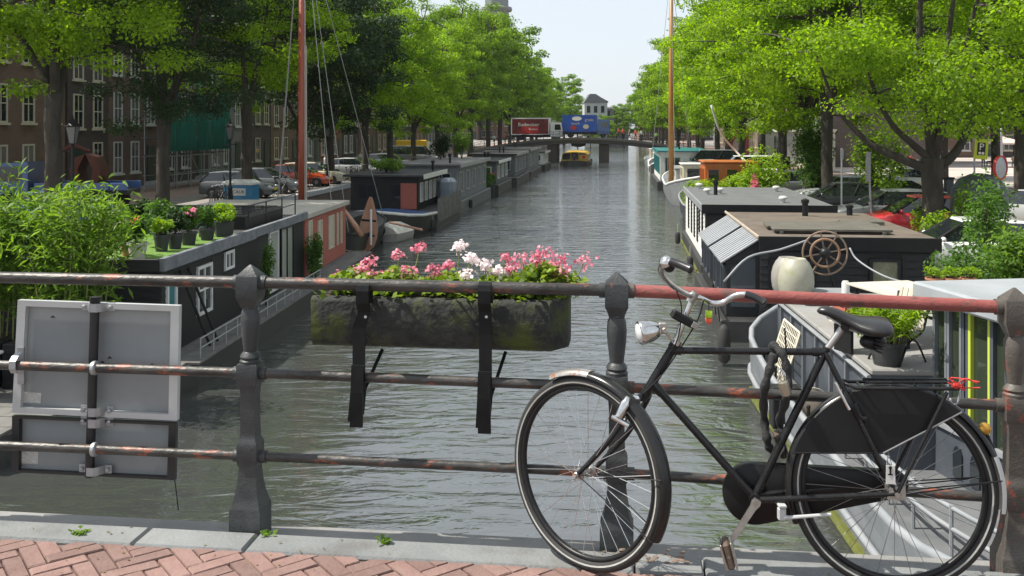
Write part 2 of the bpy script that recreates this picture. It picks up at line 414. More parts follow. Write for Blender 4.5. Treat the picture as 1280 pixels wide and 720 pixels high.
def tree_meshes(seed, H=15.5, cr=5.2, tr=.27, fork=4.6, nleaf=40000, leaf=.15, nclump=95, limbs=None, lean=(0,0), lowcut=.0):
    rng = np.random.default_rng(seed); rnd = random.Random(seed)
    mb = MB(); tx, ty = lean
    tp = [Vector((tx*t*t, ty*t*t, fork*t)) + Vector((rnd.uniform(-.05,.05), rnd.uniform(-.05,.05), 0))*(1 if t else 0) for t in (0,.1,.3,.55,.8,1)]
    mb.tube(tp, [tr*1.45, tr*1.12, tr, tr*.95, tr*.95, tr*1.08], 10)
    cz = fork+(H-fork)*.50; rz_ = (H-fork)*.54; c = np.array([tx, ty, cz]); segs = []
    L = []
    if limbs:
        for pts, r in limbs: L.append(([Vector(p) for p in pts], r))
    else:
        n = rnd.randint(5,6); a0 = rnd.uniform(0,6)
        for i in range(n):
            a = a0+i*6.283/n+rnd.uniform(-.3,.3); e = rnd.uniform(.45,1.0) if i else .05
            tip = Vector((tx+math.cos(a)*cr*.72*e, ty+math.sin(a)*cr*.72*e, cz+rz_*rnd.uniform(.25,.75)))
            b0 = tp[-1]-Vector((0,0,rnd.uniform(0,.8)))
            mid = b0.lerp(tip,.45)+Vector((math.cos(a)*.6*e, math.sin(a)*.6*e, -.4*e))
            L.append(([b0,b0.lerp(mid,.5)+Vector((0,0,.1)),mid,tip], tr*rnd.uniform(.5,.7)))
    for pts, r in L:
        q = spline(pts, 5); k = len(q)
        mb.tube(q, [r*(1-.8*i/(k-1)) for i in range(k)], 7); segs += q[2:]
    S = np.array([tuple(v) for v in segs])
    cl = []
    while len(cl) < nclump:
        d = rng.normal(size=3); d /= np.linalg.norm(d); rr = rng.uniform(.30,1.0)**.55
        wob = 1+.16*math.sin(3*math.atan2(d[1],d[0])+seed)+.12*math.sin(5*d[2]+seed*2)
        p = c+d*rr*np.array([cr,cr,rz_])*wob
        if p[2] < fork*.78+lowcut: continue
        cl.append((p, rr))
    P = []; O = []; wsum = 0; sizes = []
    for p, rr in cl:
        j = np.argmin(np.sum((S-p)**2*np.array([1,1,1.6]), axis=1)); s0 = Vector(S[j]); e = Vector(p)
        md = s0.lerp(e,.5)+Vector((rnd.uniform(-.3,.3), rnd.uniform(-.3,.3), rnd.uniform(-.1,.35)))
        if (e-s0).length > .3: mb.tube(spline([s0,md,e],3), [.055,.045,.04,.035,.025,.018,.01], 4, cap=False)
        sizes.append(rng.uniform(.55,1.15))
    tot = sum(s**2 for s in sizes)
    for (p, rr), s in zip(cl, sizes):
        k = int(nleaf*s**2/tot); R0 = s*cr/5.0
        d = rng.normal(size=(k,3)); d /= np.linalg.norm(d,axis=1)[:,None]
        rad = rng.uniform(.12,1,size=(k,1))**.5
        lump = 1+.35*np.sin(d[:,:1]*5+p[0]*3)*np.sin(d[:,1:2]*5+p[1]*2)
        q = p+d*rad*lump*np.array([1.2,1.2,.55])*R0
        P.append(q); O.append(d)
    P = np.concatenate(P); O = np.concatenate(O)
    wood = mb.mesh('trunk', m_bark, True)
    return wood, leaf_mesh('crown', P, leaf, m_leaf_mid, rng, out=O*.8)

def plant_tree(meshes, loc, label, leafm, rz=0, s=1, group=None, name='elm_tree', sz=None):
    t = thing(name, label, 'tree', loc, rz, group); t.scale = (s, s, sz or s)
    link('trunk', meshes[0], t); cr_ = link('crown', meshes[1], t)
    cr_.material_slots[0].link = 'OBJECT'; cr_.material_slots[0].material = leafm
    return t
near = [tree_meshes(11, nleaf=80000, leaf=.14, nclump=150, lowcut=-.6), tree_meshes(23, H=16, cr=5.6, nleaf=80000, leaf=.14, nclump=150, fork=4.2)]
mid = [tree_meshes(5, nleaf=46000, leaf=.20, nclump=135, fork=4.1, lowcut=-.7), tree_meshes(8, H=16.5, cr=5.5, nleaf=46000, leaf=.20, nclump=140, fork=4.2, lowcut=-.7), tree_meshes(31, H=14.5, cr=5.0, nleaf=38000, leaf=.20, nclump=120, fork=4.3, lowcut=-.6)]
farm = [tree_meshes(41, nleaf=15000, leaf=.36, nclump=95, H=16, cr=5.6), tree_meshes(43, nleaf=15000, leaf=.36, nclump=90, H=15, cr=5.2)]
# hero tree on the right quay: low fork, long arm reaching over the canal
heroR = tree_meshes(77, H=15.5, cr=5.6, tr=.33, fork=2.9, nleaf=80000, leaf=.13, nclump=140, lowcut=1.5, limbs=[
    ([(0,0,2.5),(-.9,0,2.85),(-1.9,.2,3.35),(-2.9,.3,4.5),(-3.6,.2,6.2)], .17),
    ([(0,0,2.8),(-.6,0,3.3),(-1.5,-.3,4.1),(-2.2,-.5,5.6),(-2.6,-.6,8.5)], .14),
    ([(0,0,2.8),(-.1,.1,4.2),(-.35,.1,6),(-.4,0,8),(-.2,0,11)], .20),
    ([(0,0,2.7),(.25,0,4),(.5,.2,6),(.9,.4,8.5),(1.4,.6,11)], .15),
    ([(0,0,2.5),(.75,.1,3.1),(1.3,.2,4.3),(1.55,.3,6.5),(2.2,.3,9)], .17),
    ([(0,0,2.9),(.2,1,4.5),(.6,2.3,7),(1,3,10)], .13), ([(0,0,2.9),(.2,-1,5.0),(.4,-2.3,8),(1,-3,10.5)], .11)])
TL = QL-1.5; TR = QR+2.0
g_l = 'elms along the left quay'; g_r = 'elms along the right quay'
rl = random.Random(3)  # left row: sun and shade are put into the leaf colour, tree by tree
Ly = [(33.5,near[0],m_leaf_lime_lit,'leafy elm beside brick houses, boughs coloured as sunlit hanging over the bamboo'),
      (41.5,near[1],m_leaf_dark_shade,'elm with shade in its very dark leaf colour in front of the scaffold with green netting'),
      (50.5,near[0],m_leaf_lime_lit,'elm with sunlight in its leaf colour behind the blue site cabin'),
      (60,mid[1],m_leaf_dark_shade,'elm with shade in its leaf colour directly behind the red brown mast'),
      (66,mid[2],m_leaf_dark_shade,'elm with shade in its leaf colour leaning over the red and cream cars'),
      (73.5,mid[0],m_leaf_lime_lit,'bright yellow green elm behind the dark roofed houseboat'),
      (82,mid[1],m_leaf_lime_lit,'pale lime green elm past the dark roofed houseboat'),
      (92,mid[2],m_leaf_lime_lit,'mid green elm behind the grey houseboats'),
      (104,mid[0],m_leaf_lime_lit,'tall elm below the stone church tower'),
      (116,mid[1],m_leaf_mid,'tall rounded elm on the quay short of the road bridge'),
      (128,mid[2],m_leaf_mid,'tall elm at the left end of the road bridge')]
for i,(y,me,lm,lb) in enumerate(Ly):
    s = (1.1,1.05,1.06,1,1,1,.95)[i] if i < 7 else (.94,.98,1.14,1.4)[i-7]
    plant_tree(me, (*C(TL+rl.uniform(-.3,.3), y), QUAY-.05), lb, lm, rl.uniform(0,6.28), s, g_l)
Ry = [(38.5,near[1],m_leaf_lime_lit,'lime green elm on the right quay just beyond the forked tree', 6.2),
      (44.5,near[0],m_leaf_lime_lit,'straight lime green elm beside the shrubs on the right quay',0),
      (50.5,mid[0],m_leaf_lime_lit,'lime green elm with dark straight trunk beside the round shrub',0),
      (58,mid[1],m_leaf_lime_lit,'lime green elm behind the white van',0),(66,mid[2],m_leaf_lime_lit,'lime green elm beside the red portrait banner',0),
      (75,mid[0],m_leaf_lime_lit,'lime green elm behind the ship with the ochre mast',0),(85,mid[1],m_leaf_lime_lit,'lime green elm behind the barge with teal roof edge',0),
      (96,mid[2],m_leaf_lime_lit,'lime green elm behind the white cruiser',0),(108,mid[0],m_leaf_lime_lit,'lime green elm short of the road bridge on the right',0),(120,mid[1],m_leaf_mid,'green elm near the right end of the road bridge',0),
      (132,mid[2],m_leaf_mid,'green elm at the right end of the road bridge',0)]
plant_tree(heroR, (*C(TR,30), QUAY-.05), 'forked elm with long low limbs above the red car', m_leaf_lime_lit, 0, 1, g_r)
for i,(y,me,lm,lb,dx) in enumerate(Ry):
    plant_tree(me, (*C(TR+dx+rl.uniform(-.3,.3), y), QUAY-.05), lb, lm, rl.uniform(0,6.28), 1 if i < 8 else 1.05, g_r)
for k,(x,y) in enumerate(((13,47),(15,58),(16,70),(27,104),(35,103),(43,110))):
    plant_tree(mid[k%3], (*C(QR+x,y), QUAY-.05), ['elm on the street side behind the parked cars','dark elm shading the houses across the right street','elm on the corner of the paved square','dark elm over the cafe terrace','dark elm behind the pink parasol','dark elm at the back of the square'][k], m_leaf_dark_shade if k else m_leaf_mid, k*1.3, 1, 'trees around the square')
for k in range(7):
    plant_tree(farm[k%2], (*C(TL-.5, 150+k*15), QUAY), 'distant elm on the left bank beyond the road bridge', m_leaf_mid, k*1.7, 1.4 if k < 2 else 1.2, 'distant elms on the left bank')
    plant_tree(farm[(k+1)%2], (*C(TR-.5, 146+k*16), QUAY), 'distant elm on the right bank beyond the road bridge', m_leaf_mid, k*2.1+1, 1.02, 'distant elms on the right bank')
for k,(px,Y,s) in enumerate(((690,275,1.0),(705,292,1.35),(722,330,1.0),(755,250,.55),(738,256,.5),(780,262,.75),(800,285,1.0),(822,290,1.0),(850,292,1.05),(880,280,1.1),(600,300,1.3),(665,300,1.4),(640,320,1.4))):
    plant_tree(farm[k%2], ((px-640)/FPX*Y, Y, WATER), 'faint tree closing the far end of the canal', m_leaf_mid, k*2.3, s, 'trees at the far end of the canal')

# ---------------------------------------------------------------- shrubs, bamboo, pots
def shrub(name, label, cat, loc, rx, ry, h, n, leaf, m, seed, group=None, droop=.3, aspect=.5, stems=5, blobs=9, up=.3, parent_scale=1):
    rng = np.random.default_rng(seed); rnd = random.Random(seed)
    t = thing(name, label, cat, loc, 0, group); mb = MB(); P = []; O = []
    for b in range(blobs):
        a = rnd.uniform(0,6.28); e = rnd.uniform(0,.75); z = h*rnd.uniform(.32,.82)
        c = np.array([math.cos(a)*rx*e*.8, math.sin(a)*ry*e*.8, z]); k = n//blobs
        d = rng.normal(size=(k,3)); d /= np.linalg.norm(d,axis=1)[:,None]
        rr = rng.uniform(.1,1,size=(k,1))**.5*rnd.uniform(.7,1.2)
        q = c+d*rr*np.array([rx*.5, ry*.5, h*.30]); q[:,2] = np.maximum(q[:,2], .03+rng.random(k)*.1); P.append(q); O.append(d)
        if b < stems: mb.tube(spline([(c[0]*.15,c[1]*.15,0),(c[0]*.5,c[1]*.5,z*.55),tuple(c)],3), [.022*h/2+.004]*7, 5)
    P = np.concatenate(P); O = np.concatenate(O)
    link('stems', mb.mesh('stems', m_bark), t)
    link('foliage', leaf_mesh('foliage', P, leaf, m, rng, up=up, aspect=aspect, droop=droop, out=O*.6), t)
    return t
m_cane = mat('bamboo_cane', (.16,.19,.05), (.24,.25,.08), 4, rough=.5)
def bamboo(label, loc, r, h, ncane, seed, m=None, leaf=.17, per=26, group=None, cat='bamboo', spread=.5):
    rng = np.random.default_rng(seed); rnd = random.Random(seed); mb = MB(); P = []; D = []
    t = thing('bamboo_clump', label, cat, loc, 0, group)
    for i in range(ncane):
        a = rnd.uniform(0,6.28); e = math.sqrt(rnd.random())*r*.55; hh = h*rnd.uniform(.6,1.0)
        b0 = Vector((math.cos(a)*e, math.sin(a)*e, 0)); o = Vector((math.cos(a), math.sin(a), 0))*rnd.uniform(.1,1)*r*spread
        pts = spline([b0, b0+o*.25+Vector((0,0,hh*.5)), b0+o*.65+Vector((0,0,hh*.85)), b0+o*1.15+Vector((0,0,hh*rnd.uniform(.86,1)))], 3)
        mb.tube(pts, [.009*(1-.6*j/9)*min(1.6,h) for j in range(len(pts))], 4, cap=False)
        for j in range(per):
            f = rnd.uniform(.22,1); p = pts[min(int(f*(len(pts)-1)), len(pts)-1)]
            ang = rnd.uniform(0,6.28); rr = rnd.uniform(.03,.30)*min(1,h/1.5)
            for q in range(4):
                P.append((p.x+math.cos(ang)*rr+rnd.gauss(0,.05)*h, p.y+math.sin(ang)*rr+rnd.gauss(0,.05)*h, p.z+rnd.gauss(0,.05)*h))
    P = np.array(P); P[:,2] = np.maximum(P[:,2], .05)
    link('canes', mb.mesh('canes', m_cane), t)
    link('leaves', leaf_mesh('leaves', P, leaf, m or m_leaf_bamboo, rng, up=.6, aspect=.2, droop=.9), t)
    return t

# ---------------------------------------------------------------- houses
m_br1 = brickmat('brown_brick', (.13,.075,.05), (.18,.105,.07), (.20,.18,.16)); m_br2 = brickmat('dark_brick', (.06,.045,.04), (.085,.062,.055), (.10,.09,.085))
m_br3 = brickmat('red_brick', (.22,.085,.05), (.27,.12,.075), (.25,.22,.19)); m_br4 = mat('grey_render', (.16,.16,.16), (.22,.215,.21), .8, rough=.85)
m_cream = mat('cream_paint', (.62,.57,.45), (.52,.48,.38), 2, rough=.55); m_roof = mat('roof_tiles', (.10,.05,.035), (.15,.08,.05), 6, rough=.85, bump=.6, bscale=8)
m_doorg = mat('dark_green_door', (.012,.035,.022), (.02,.05,.03), 5, rough=.3)
def window_mesh(w, h, bars, m, sill=True):
    f = MB(); b = .09
    f.box(-w/2,w/2,-.06,.02,0,b); f.box(-w/2,w/2,-.06,.02,h-b,h); f.box(-w/2,-w/2+b,-.06,.02,b,h-b); f.box(w/2-b,w/2,-.06,.02,b,h-b)
    f.box(-w/2+b,w/2-b,-.045,.01,h*.5-.03,h*.5+.03)
    for i in range(1,bars): x = -w/2+w*i/bars; f.box(x-.025,x+.025,-.04,.01,b,h*.5-.03); f.box(x-.025,x+.025,-.04,.01,h*.5+.03,h-b)
    if sill: f.box(-w/2-.1,w/2+.1,-.16,.02,-.12,-.003)
    g = MB(); g.add([(-w/2+b,-.012,b),(w/2-b,-.012,b),(w/2-b,-.012,h-b),(-w/2+b,-.012,h-b)], [(0,1,2,3)])
    return f.mesh('window', m), g.mesh('pane', m_glass)
WM = {}
m_curtain = mat('curtained_glass', (.10,.10,.095), (.20,.195,.18), 6, rough=.12, stretch=(6,6,.3), spec=.8); m_blind = mat('half_drawn_blind_glass', (.05,.055,.06), (.15,.15,.14), 1.2, rough=.08, spec=.8)
def house(label, loc, rz, W, H, floors, cols, wm, trim, D=9, group='canal houses', gable=None, shop=False, wtall=1.75, name='canal_house', ww=.95):
    t = thing(name, label, 'house', loc, rz, group)
    mb = MB(); mb.box(0,W,0,D,-.2,H)
    if gable:
        mb.prism([(0,0,H),(W,0,H),(W*.82,0,H+.9),(W*.78,0,H+1.8),(W*.62,0,H+2.4),(W*.6,0,H+3.3),(W*.4,0,H+3.3),(W*.38,0,H+2.4),(W*.22,0,H+1.8),(W*.18,0,H+.9)], (0,.4,0))
    part('wall', mb, wm, t)
    r = MB(); r.prism([(-.1,.45,H),(W+.1,.45,H),(W+.1,D*.5,H+2.6),(-.1,D*.5,H+2.6)], (0,.1,.12)); r.prism([(-.1,D,H),(W+.1,D,H),(W+.1,D*.5,H+2.6),(-.1,D*.5,H+2.6)], (0,.1,.12)); part('roof', r, m_roof, t)
    if not gable:
        c = MB(); c.box(-.02,W+.02,-.35,-.003,H-.35,H); c.box(-.02,W+.02,-.2,-.003,H-.62,H-.36); part('cornice', c, trim, t)
    key = (round(ww,2), wtall, trim.name)
    if key not in WM: WM[key] = window_mesh(ww, wtall, 2, trim)
    fh = (H-.7)/floors
    for fl in range(floors):
        z = fl*fh+.95
        for cc in range(cols):
            x = W*(cc+.5)/cols
            if fl == 0 and cc == (cols-1 if cols > 2 else 0):
                d = MB(); d.box(x-.5,x+.5,-.07,-.004,.25,2.65); d2 = part('door', d, m_doorg, t)
                k = MB(); k.sphere((x+.35,-.11,1.3),.05,8,6); part('door_knob', k, m_chrome, d2)
                st = MB(); st.box(x-.8,x+.8,-.75,-.004,-.05,.12); st.box(x-.7,x+.7,-.4,-.004,.12,.25); part('door_step', st, m_stone, t); continue
            s = 1-.10*max(0, fl-1)
            w = link('window', WM[key][0], t, (x,-.004,z)); w.scale = (1.1 if shop and fl == 0 else 1,1,s)
            pn = link('pane', WM[key][1], w); hc = (int(loc[1]*7)+cc*5+fl*3) % 5
            if hc in (1,3): pn.material_slots[0].link = 'OBJECT'; pn.material_slots[0].material = m_curtain if hc == 1 else m_blind
    return t
HLx = QL-13.2; rzL = R(90-CA); rzR = R(-90-CA)
specs = [ # start Y, width, height, floors, cols, wall, trim, gable, label
 (37,8.0,12.5,4,3,m_br3,m_cream,None,'orange brick canal house nearest the bamboo with cream sashes'),
 (45.2,9.2,13.2,4,4,m_br1,m_cream,None,'wide brown brick canal house with cream sash windows'),
 (54.6,4.2,12,4,2,m_br2,m_cream,1,'narrow near black brick canal house with stepped gable'),
 (59,6.4,13,4,3,m_br1,m_white,None,'brown brick canal house beside the scaffold'),
 (65.6,7.6,13.4,4,3,m_br2,m_white,1,'gabled house behind scaffold and green netting'),
 (73.4,6.8,12.6,4,3,m_br4,m_white,None,'grey rendered house with tall white windows'),
 (80.4,6.2,13.5,4,3,m_br2,m_cream,1,'dark stepped gable house behind the red brown mast'),
 (86.8,7.4,12.8,4,3,m_br1,m_cream,None,'brown house with flat cornice past the mast'),
 (94.4,6.4,13.2,4,3,m_br4,m_white,1,'grey gabled house behind the lime green elms'),
 (101,8.2,12.4,4,4,m_br3,m_white,None,'red brick house with white cornice near the road bridge'),
 (109.4,7,13,4,3,m_br2,m_white,1,'dark gabled house near the road bridge'),
 (116.6,8,12.6,4,3,m_br1,m_cream,None,'brown corner house at the road bridge')]
dl = ['brown brick house just past the left end of the road bridge','dark gabled house second past the road bridge on the left','red brick house third past the road bridge on the left','grey house fourth past the road bridge on the left','brown gabled house fifth past the road bridge on the left','dark house sixth past the road bridge on the left','red brick house seventh past the road bridge on the left']
for k in range(7): specs.append((125+k*11,10.8,12.5+k%3,4,4,(m_br1,m_br2,m_br3,m_br4)[k%4],(m_cream,m_white)[k%2],k%2,dl[k]))
for (y,w,h,fl,c,wm,tm,gb,lb) in specs:
    house(lb, (*C(HLx,y), QUAY), rzL, w, h, fl, c, wm, tm, gable=gb, group='canal houses on the left quay', wtall=2.0, ww=1.05)
HRx = QR+12.5
for (y,w,h,fl,c,wm,tm,gb,lb) in [
 (60,8,12.4,4,3,m_br3,m_white,None,'red brick house with white ground floor across the right street'),(68.4,7,12.8,4,3,m_br4,m_white,1,'grey gabled house across the right street'),
 (75.8,7,12.4,4,3,m_br1,m_white,None,'brown house with white sashes across the right street'),(83.2,8,12.8,4,3,m_cream,m_white,None,'cream painted house behind the portrait banner'),
 (91.6,7,12.6,4,3,m_br2,m_white,1,'dark brick gabled house on the right street'),(99,8,12.4,4,3,m_br4,m_white,None,'grey house on the right street near the far bridge'),
 (107.4,8,12.8,4,3,m_br1,m_white,None,'brown brick house at the right of the far bridge'),(116,8,12.4,4,3,m_br3,m_cream,None,'red brick corner house at the right of the far bridge')]+[(125+k*11,10.8,12.4+k%2,4,4,(m_br2,m_br1,m_br4,m_br3)[k%4],(m_white,m_cream)[k%2],k%2,dl[k].replace('left end','right end').replace('on the left','on the right')) for k in range(7)]:
    yy = y+w
    if y < 84: continue
    house(lb, (*C(HRx,yy), QUAY), rzR, w, h, fl, c, wm, tm, gable=gb, group='houses on the right street', wtall=2.0, ww=1.15)
# houses closing the square (seen under the crowns on the right), facing the camera
for k,(x,w,wm,tm,lb) in enumerate(((QR+32.2,8,m_br1,m_white,'brown cafe house with dark shopfront behind the terrace'),(QR+40.4,9,m_br2,m_cream,'dark brick house behind the cafe parasol'),
        (QR+49.6,9,m_br3,m_white,'red brick house closing the square'),(QR+23.4,8.6,m_br4,m_white,'pale grey corner house with white shopfront'))):
    house(lb, (*C(x,122), QUAY), R(-CA), w, 12.5, 4, 3, wm, tm, group='houses behind the square', wtall=2.0, ww=1.3)
# white shopfronts under the trees on the right
for k,(y,c_) in enumerate(((112,m_white),(101,m_white),(88,m_cream))):
    t = thing('shop_kiosk', ['white shopfront with dark glazing behind the white van','low white pavilion with two dark windows behind the round shrub','cream low pavilion beside the paved square'][k], 'shop', (*C(HRx-3.0,y+5), QUAY), rzR)
    mb = MB(); mb.box(0,5,0,2.6,0,3.4); mb.box(-.15,5.15,-.5,2.7,3.4,3.7); part('wall', mb, c_, t)
    for i in range(3): g = MB(); g.box(.3+i*1.6,1.5+i*1.6,-.03,-.004,.5,2.9); part('window', g, m_glass, t)

# ---------------------------------------------------------------- far end of the canal: white house, church tower
t = thing('far_house', 'white gabled house with grey roof at the far end of the canal', 'house', ((746-640)/FPX*262, 262, WATER), 0); t.scale = (.8,.8,.78)
mb = MB(); mb.box(-4.2,3.6,0,10,0,15.5); part('wall', mb, mat('pale_grey_render',(.36,.37,.37),(.42,.43,.43),.5,rough=.8), t)
mb = MB(); mb.prism([(-4.5,-.3,15.5),(3.9,-.3,15.5),(3.9,-.3,16.0),(1.4,-.3,17.4),(-.4,-.3,18.6),(-2.4,-.3,18.6),(-3.4,-.3,17)], (0,10.5,0)); part('roof', mb, mat('slate', (.10,.11,.12), (.15,.155,.16), 2, rough=.7), t)
for i in range(3):
    for j in range(4):
        g = MB(); g.box(-3.4+i*2.4,-2.2+i*2.4,-.05,-.004,1.5+j*3.5,3.9+j*3.5); part('window', g, m_glass, t)
t = thing('far_house', 'grey brick house with flat roof beside the far white house', 'house', ((766-640)/FPX*270, 270, WATER), 0); t.scale = (.8,.8,.82)
mb = MB(); mb.box(-3,5.5,0,10,0,13); part('wall', mb, m_br4, t); mb = MB(); mb.box(-3.3,5.8,-.4,10,13,13.5); part('cornice', mb, m_white, t)
for i in range(3):
    for j in range(3): g = MB(); g.box(-2.2+i*2.6,-1+i*2.6,-.05,-.004,3+j*3.5,5.2+j*3.5); part('window', g, m_glass, t)
t = thing('church_tower', 'grey stone church tower top rising above the trees', 'tower', ((621-640)/FPX*330, 330, WATER), R(20))
m_twr = mat('tower_stone', (.17,.165,.16), (.25,.245,.24), .6, rough=.9)
mb = MB(); mb.sqlathe([(5,0),(5,38),(5.3,38.1),(5.3,39)]); part('shaft', mb, m_twr, t)
mb = MB(); mb.lathe([(4.4,39),(4.4,45.2)],8); part('lantern', mb, m_twr, t)
mb = MB(); mb.lathe([(5.2,45.2),(5.6,45.8),(5.6,46.4),(4.6,46.8)],8); part('cornice', mb, m_twr, t)
for k in range(8):
    a = k*math.pi/4+math.pi/8; mb = MB(); M_ = Matrix.Rotation(a,4,'Z'); mb.box(3.95,4.12,-.7,.7,40.5,44.2,M_); part('louvre', mb, m_glass, t)
mb = MB(); mb.lathe([(4.2,46.8),(4.3,49),(3.2,51.5),(1.2,53),(.4,56),(.1,60)],8); part('dome', mb, mat('lead', (.16,.18,.18), (.2,.22,.22), 1, rough=.6), t)

for k,(px,Y,wm) in enumerate(((800,296,m_br1),(838,300,m_br3),(876,304,m_br2),(560,300,m_br1),(600,305,m_br3))):
    house(['brown house behind the far trees on the right bank','red brick house behind the far trees on the right bank','dark house behind the far trees on the right bank','brown house behind the far trees on the left bank','red brick house behind the far trees on the left bank'][k], ((px-640)/FPX*Y, Y, QUAY), 0, 9.5, 11, 3, 4, wm, m_white, group='houses at the far end of the canal', wtall=2.0, ww=1.15)
# ================================================================ PEOPLE, VEHICLES, STREET THINGS
m_skin = mat('skin', (.55,.34,.25), rough=.6)
def cloth(name, c): return mat(name, c, tuple(x*.75 for x in c), 25, rough=.85)
c_shirts = [cloth('white_cotton',(.7,.7,.68)), cloth('red_cotton',(.5,.05,.04)), cloth('navy_cotton',(.03,.04,.09)), cloth('grey_cotton',(.25,.25,.26)), cloth('green_cotton',(.25,.5,.08)), cloth('beige_cotton',(.5,.42,.32))]
c_jean = cloth('blue_jeans',(.05,.07,.13)); c_dark = cloth('dark_trousers',(.02,.02,.022)); c_hair = mat('brown_hair',(.03,.018,.01),rough=.7); m_shoe = mat('shoe_leather',(.02,.018,.016),rough=.5)
def person_mesh(pose):
    J = {'pel':(0,0,.95,.15,.11),'wai':(0,0,1.1,.13,.10),'che':(0,.01,1.33,.16,.11),'nek':(0,.01,1.5,.055,.055),'hd1':(0,-.01,1.6,.075,.09),'hd2':(0,-.005,1.7,.075,.09)}
    E = [('pel','wai'),('wai','che'),('che','nek'),('nek','hd1'),('hd1','hd2')]
    for s,n in ((-1,'l'),(1,'r')):
        J[n+'sh']=(s*.19,.01,1.42,.055,.055); J[n+'el']=(s*.25,.03,1.14,.042,.042); J[n+'wr']=(s*.24,-.08,.92,.03,.03); J[n+'ha']=(s*.24,-.12,.84,.035,.02)
        J[n+'hp']=(s*.09,0,.88,.085,.085); J[n+'kn']=(s*.11,-.03,.5,.058,.058); J[n+'an']=(s*.12,.02,.09,.04,.045); J[n+'to']=(s*.13,-.14,.035,.035,.03)
        E += [('che',n+'sh'),(n+'sh',n+'el'),(n+'el',n+'wr'),(n+'wr',n+'ha'),('pel',n+'hp'),(n+'hp',n+'kn'),(n+'kn',n+'an'),(n+'an',n+'to')]
    if pose == 'sit':
        for k in list(J):
            x,y,z,a,b = J[k]; J[k] = (x,y,z-.42,a,b)
        for s,n in ((-1,'l'),(1,'r')):
            J[n+'hp']=(s*.10,-.05,.50,.085,.085); J[n+'kn']=(s*.13,-.45,.50,.062,.062); J[n+'an']=(s*.13,-.42,.09,.04,.045); J[n+'to']=(s*.13,-.56,.035,.035,.03)
            J[n+'wr']=(s*.18,-.28,.74,.03,.03); J[n+'ha']=(s*.15,-.36,.76,.035,.02); J[n+'el']=(s*.26,-.02,.74,.042,.042)
    elif pose == 'walk':
        J['lkn']=(-.1,-.17,.52,.058,.058); J['lan']=(-.11,-.22,.1,.04,.045); J['lto']=(-.12,-.37,.05,.035,.03)
        J['rkn']=(.1,.08,.5,.058,.058); J['ran']=(.11,.34,.15,.04,.045); J['rto']=(.12,.24,.035,.035,.03)
        J['lwr']=(-.24,.12,.92,.03,.03); J['lha']=(-.24,.14,.85,.035,.02); J['rwr']=(.24,-.2,.97,.03,.03); J['rha']=(.23,-.27,.92,.035,.02)
    ks = list(J); me = bpy.data.meshes.new('sk'); me.from_pydata([J[k][:3] for k in ks], [(ks.index(a),ks.index(b)) for a,b in E], [])
    o = bpy.data.objects.new('sk', me); COL.objects.link(o)
    sm = o.modifiers.new('skin','SKIN'); ss = o.modifiers.new('sub','SUBSURF'); ss.levels = 1; ss.render_levels = 1
    for i,k in enumerate(ks): me.skin_vertices[0].data[i].radius = J[k][3:5]
    me.skin_vertices[0].data[ks.index('pel')].use_root = True
    dg = bpy.context.evaluated_depsgraph_get(); out = bpy.data.meshes.new_from_object(o.evaluated_get(dg)); bpy.data.objects.remove(o)
    zo = -.42 if pose == 'sit' else 0
    idx = []
    for p in out.polygons:
        c = p.center; z = c.z-zo
        if z > 1.50: i = 2 if (z < 1.66 and c.y < .03) else 3
        elif abs(c.x) > .2 and z < 1.0 and z > .72: i = 2
        elif z > .98: i = 0
        elif c.z < .11: i = 4
        else: i = 1
        idx.append(i)
    for q in range(5): out.materials.append(m_skin)
    out.polygons.foreach_set('material_index', idx); out.polygons.foreach_set('use_smooth', [True]*len(idx)); return out
PM = {k: person_mesh(k) for k in ('stand','sit','walk')}
def person(label, loc, rz, pose='stand', shirt=0, trouser=None, group=None, s=1.0):
    o = tag(link('person', PM[pose], None, loc, rz, s), label, 'person', group)
    for i,m in enumerate((c_shirts[shirt], trouser or c_jean, m_skin, c_hair, m_shoe)):
        o.material_slots[i].link = 'OBJECT'; o.material_slots[i].material = m
    return o

# parked city bicycles, small in the picture
def small_bike():
    t = thing('parked_bicycle', 'x', 'bicycle'); w = MB()
    w.tube(arc((0,0,0),.33,0,6.283*15/16,16), .02, 6, closed=True)
    for i in range(10): a = i*.6283; w.tube([(0,0,0),(.32*math.cos(a),0,.32*math.sin(a))], .003, 3, cap=False)
    wm = w.mesh('wheel', m_rubber)
    link('wheel', wm, t, (-.53,0,.35)); link('wheel', wm, t, (.53,0,.35))
    f = MB(); bb = (-.06,0,.3); st = (-.25,0,.85); hd = (.33,0,.88); hl = (.37,0,.72)
    for a,b in ((bb,st),(st,hd),(bb,hl),(bb,(-.53,0,.35)),(st,(-.53,0,.35)),(hd,(.53,0,.35))): f.tube([a,b], .017, 6)
    f.tube([hd,(.28,0,1.05)], .014, 6); part('frame', f, m_black, t)
    h = MB(); h.tube(spline([(.12,-.28,1.0),(.2,-.25,1.06),(.29,0,1.05),(.2,.25,1.06),(.12,.28,1.0)],4), .013, 6); part('handlebar', h, m_chrome, t)
    s = MB(); s.sphere((-.3,0,.98),(.13,.08,.045)); s.tube([st,(-.29,0,.97)], .013, 6); part('saddle', s, m_black, t)
    r = MB(); r.box(-.85,-.4,-.07,.07,.73,.75); part('carrier', r, m_black, t)
    return t
bike0 = small_bike(); bike_used = [False]
def park_bike(loc, rz, label, group):
    if not bike_used[0]: b = bike0; b.location = loc; b.rotation_euler = (0,0,rz); bike_used[0] = True; b['label'] = label
    else: b = clone(bike0, None, loc, rz, label)
    b['group'] = group; return b

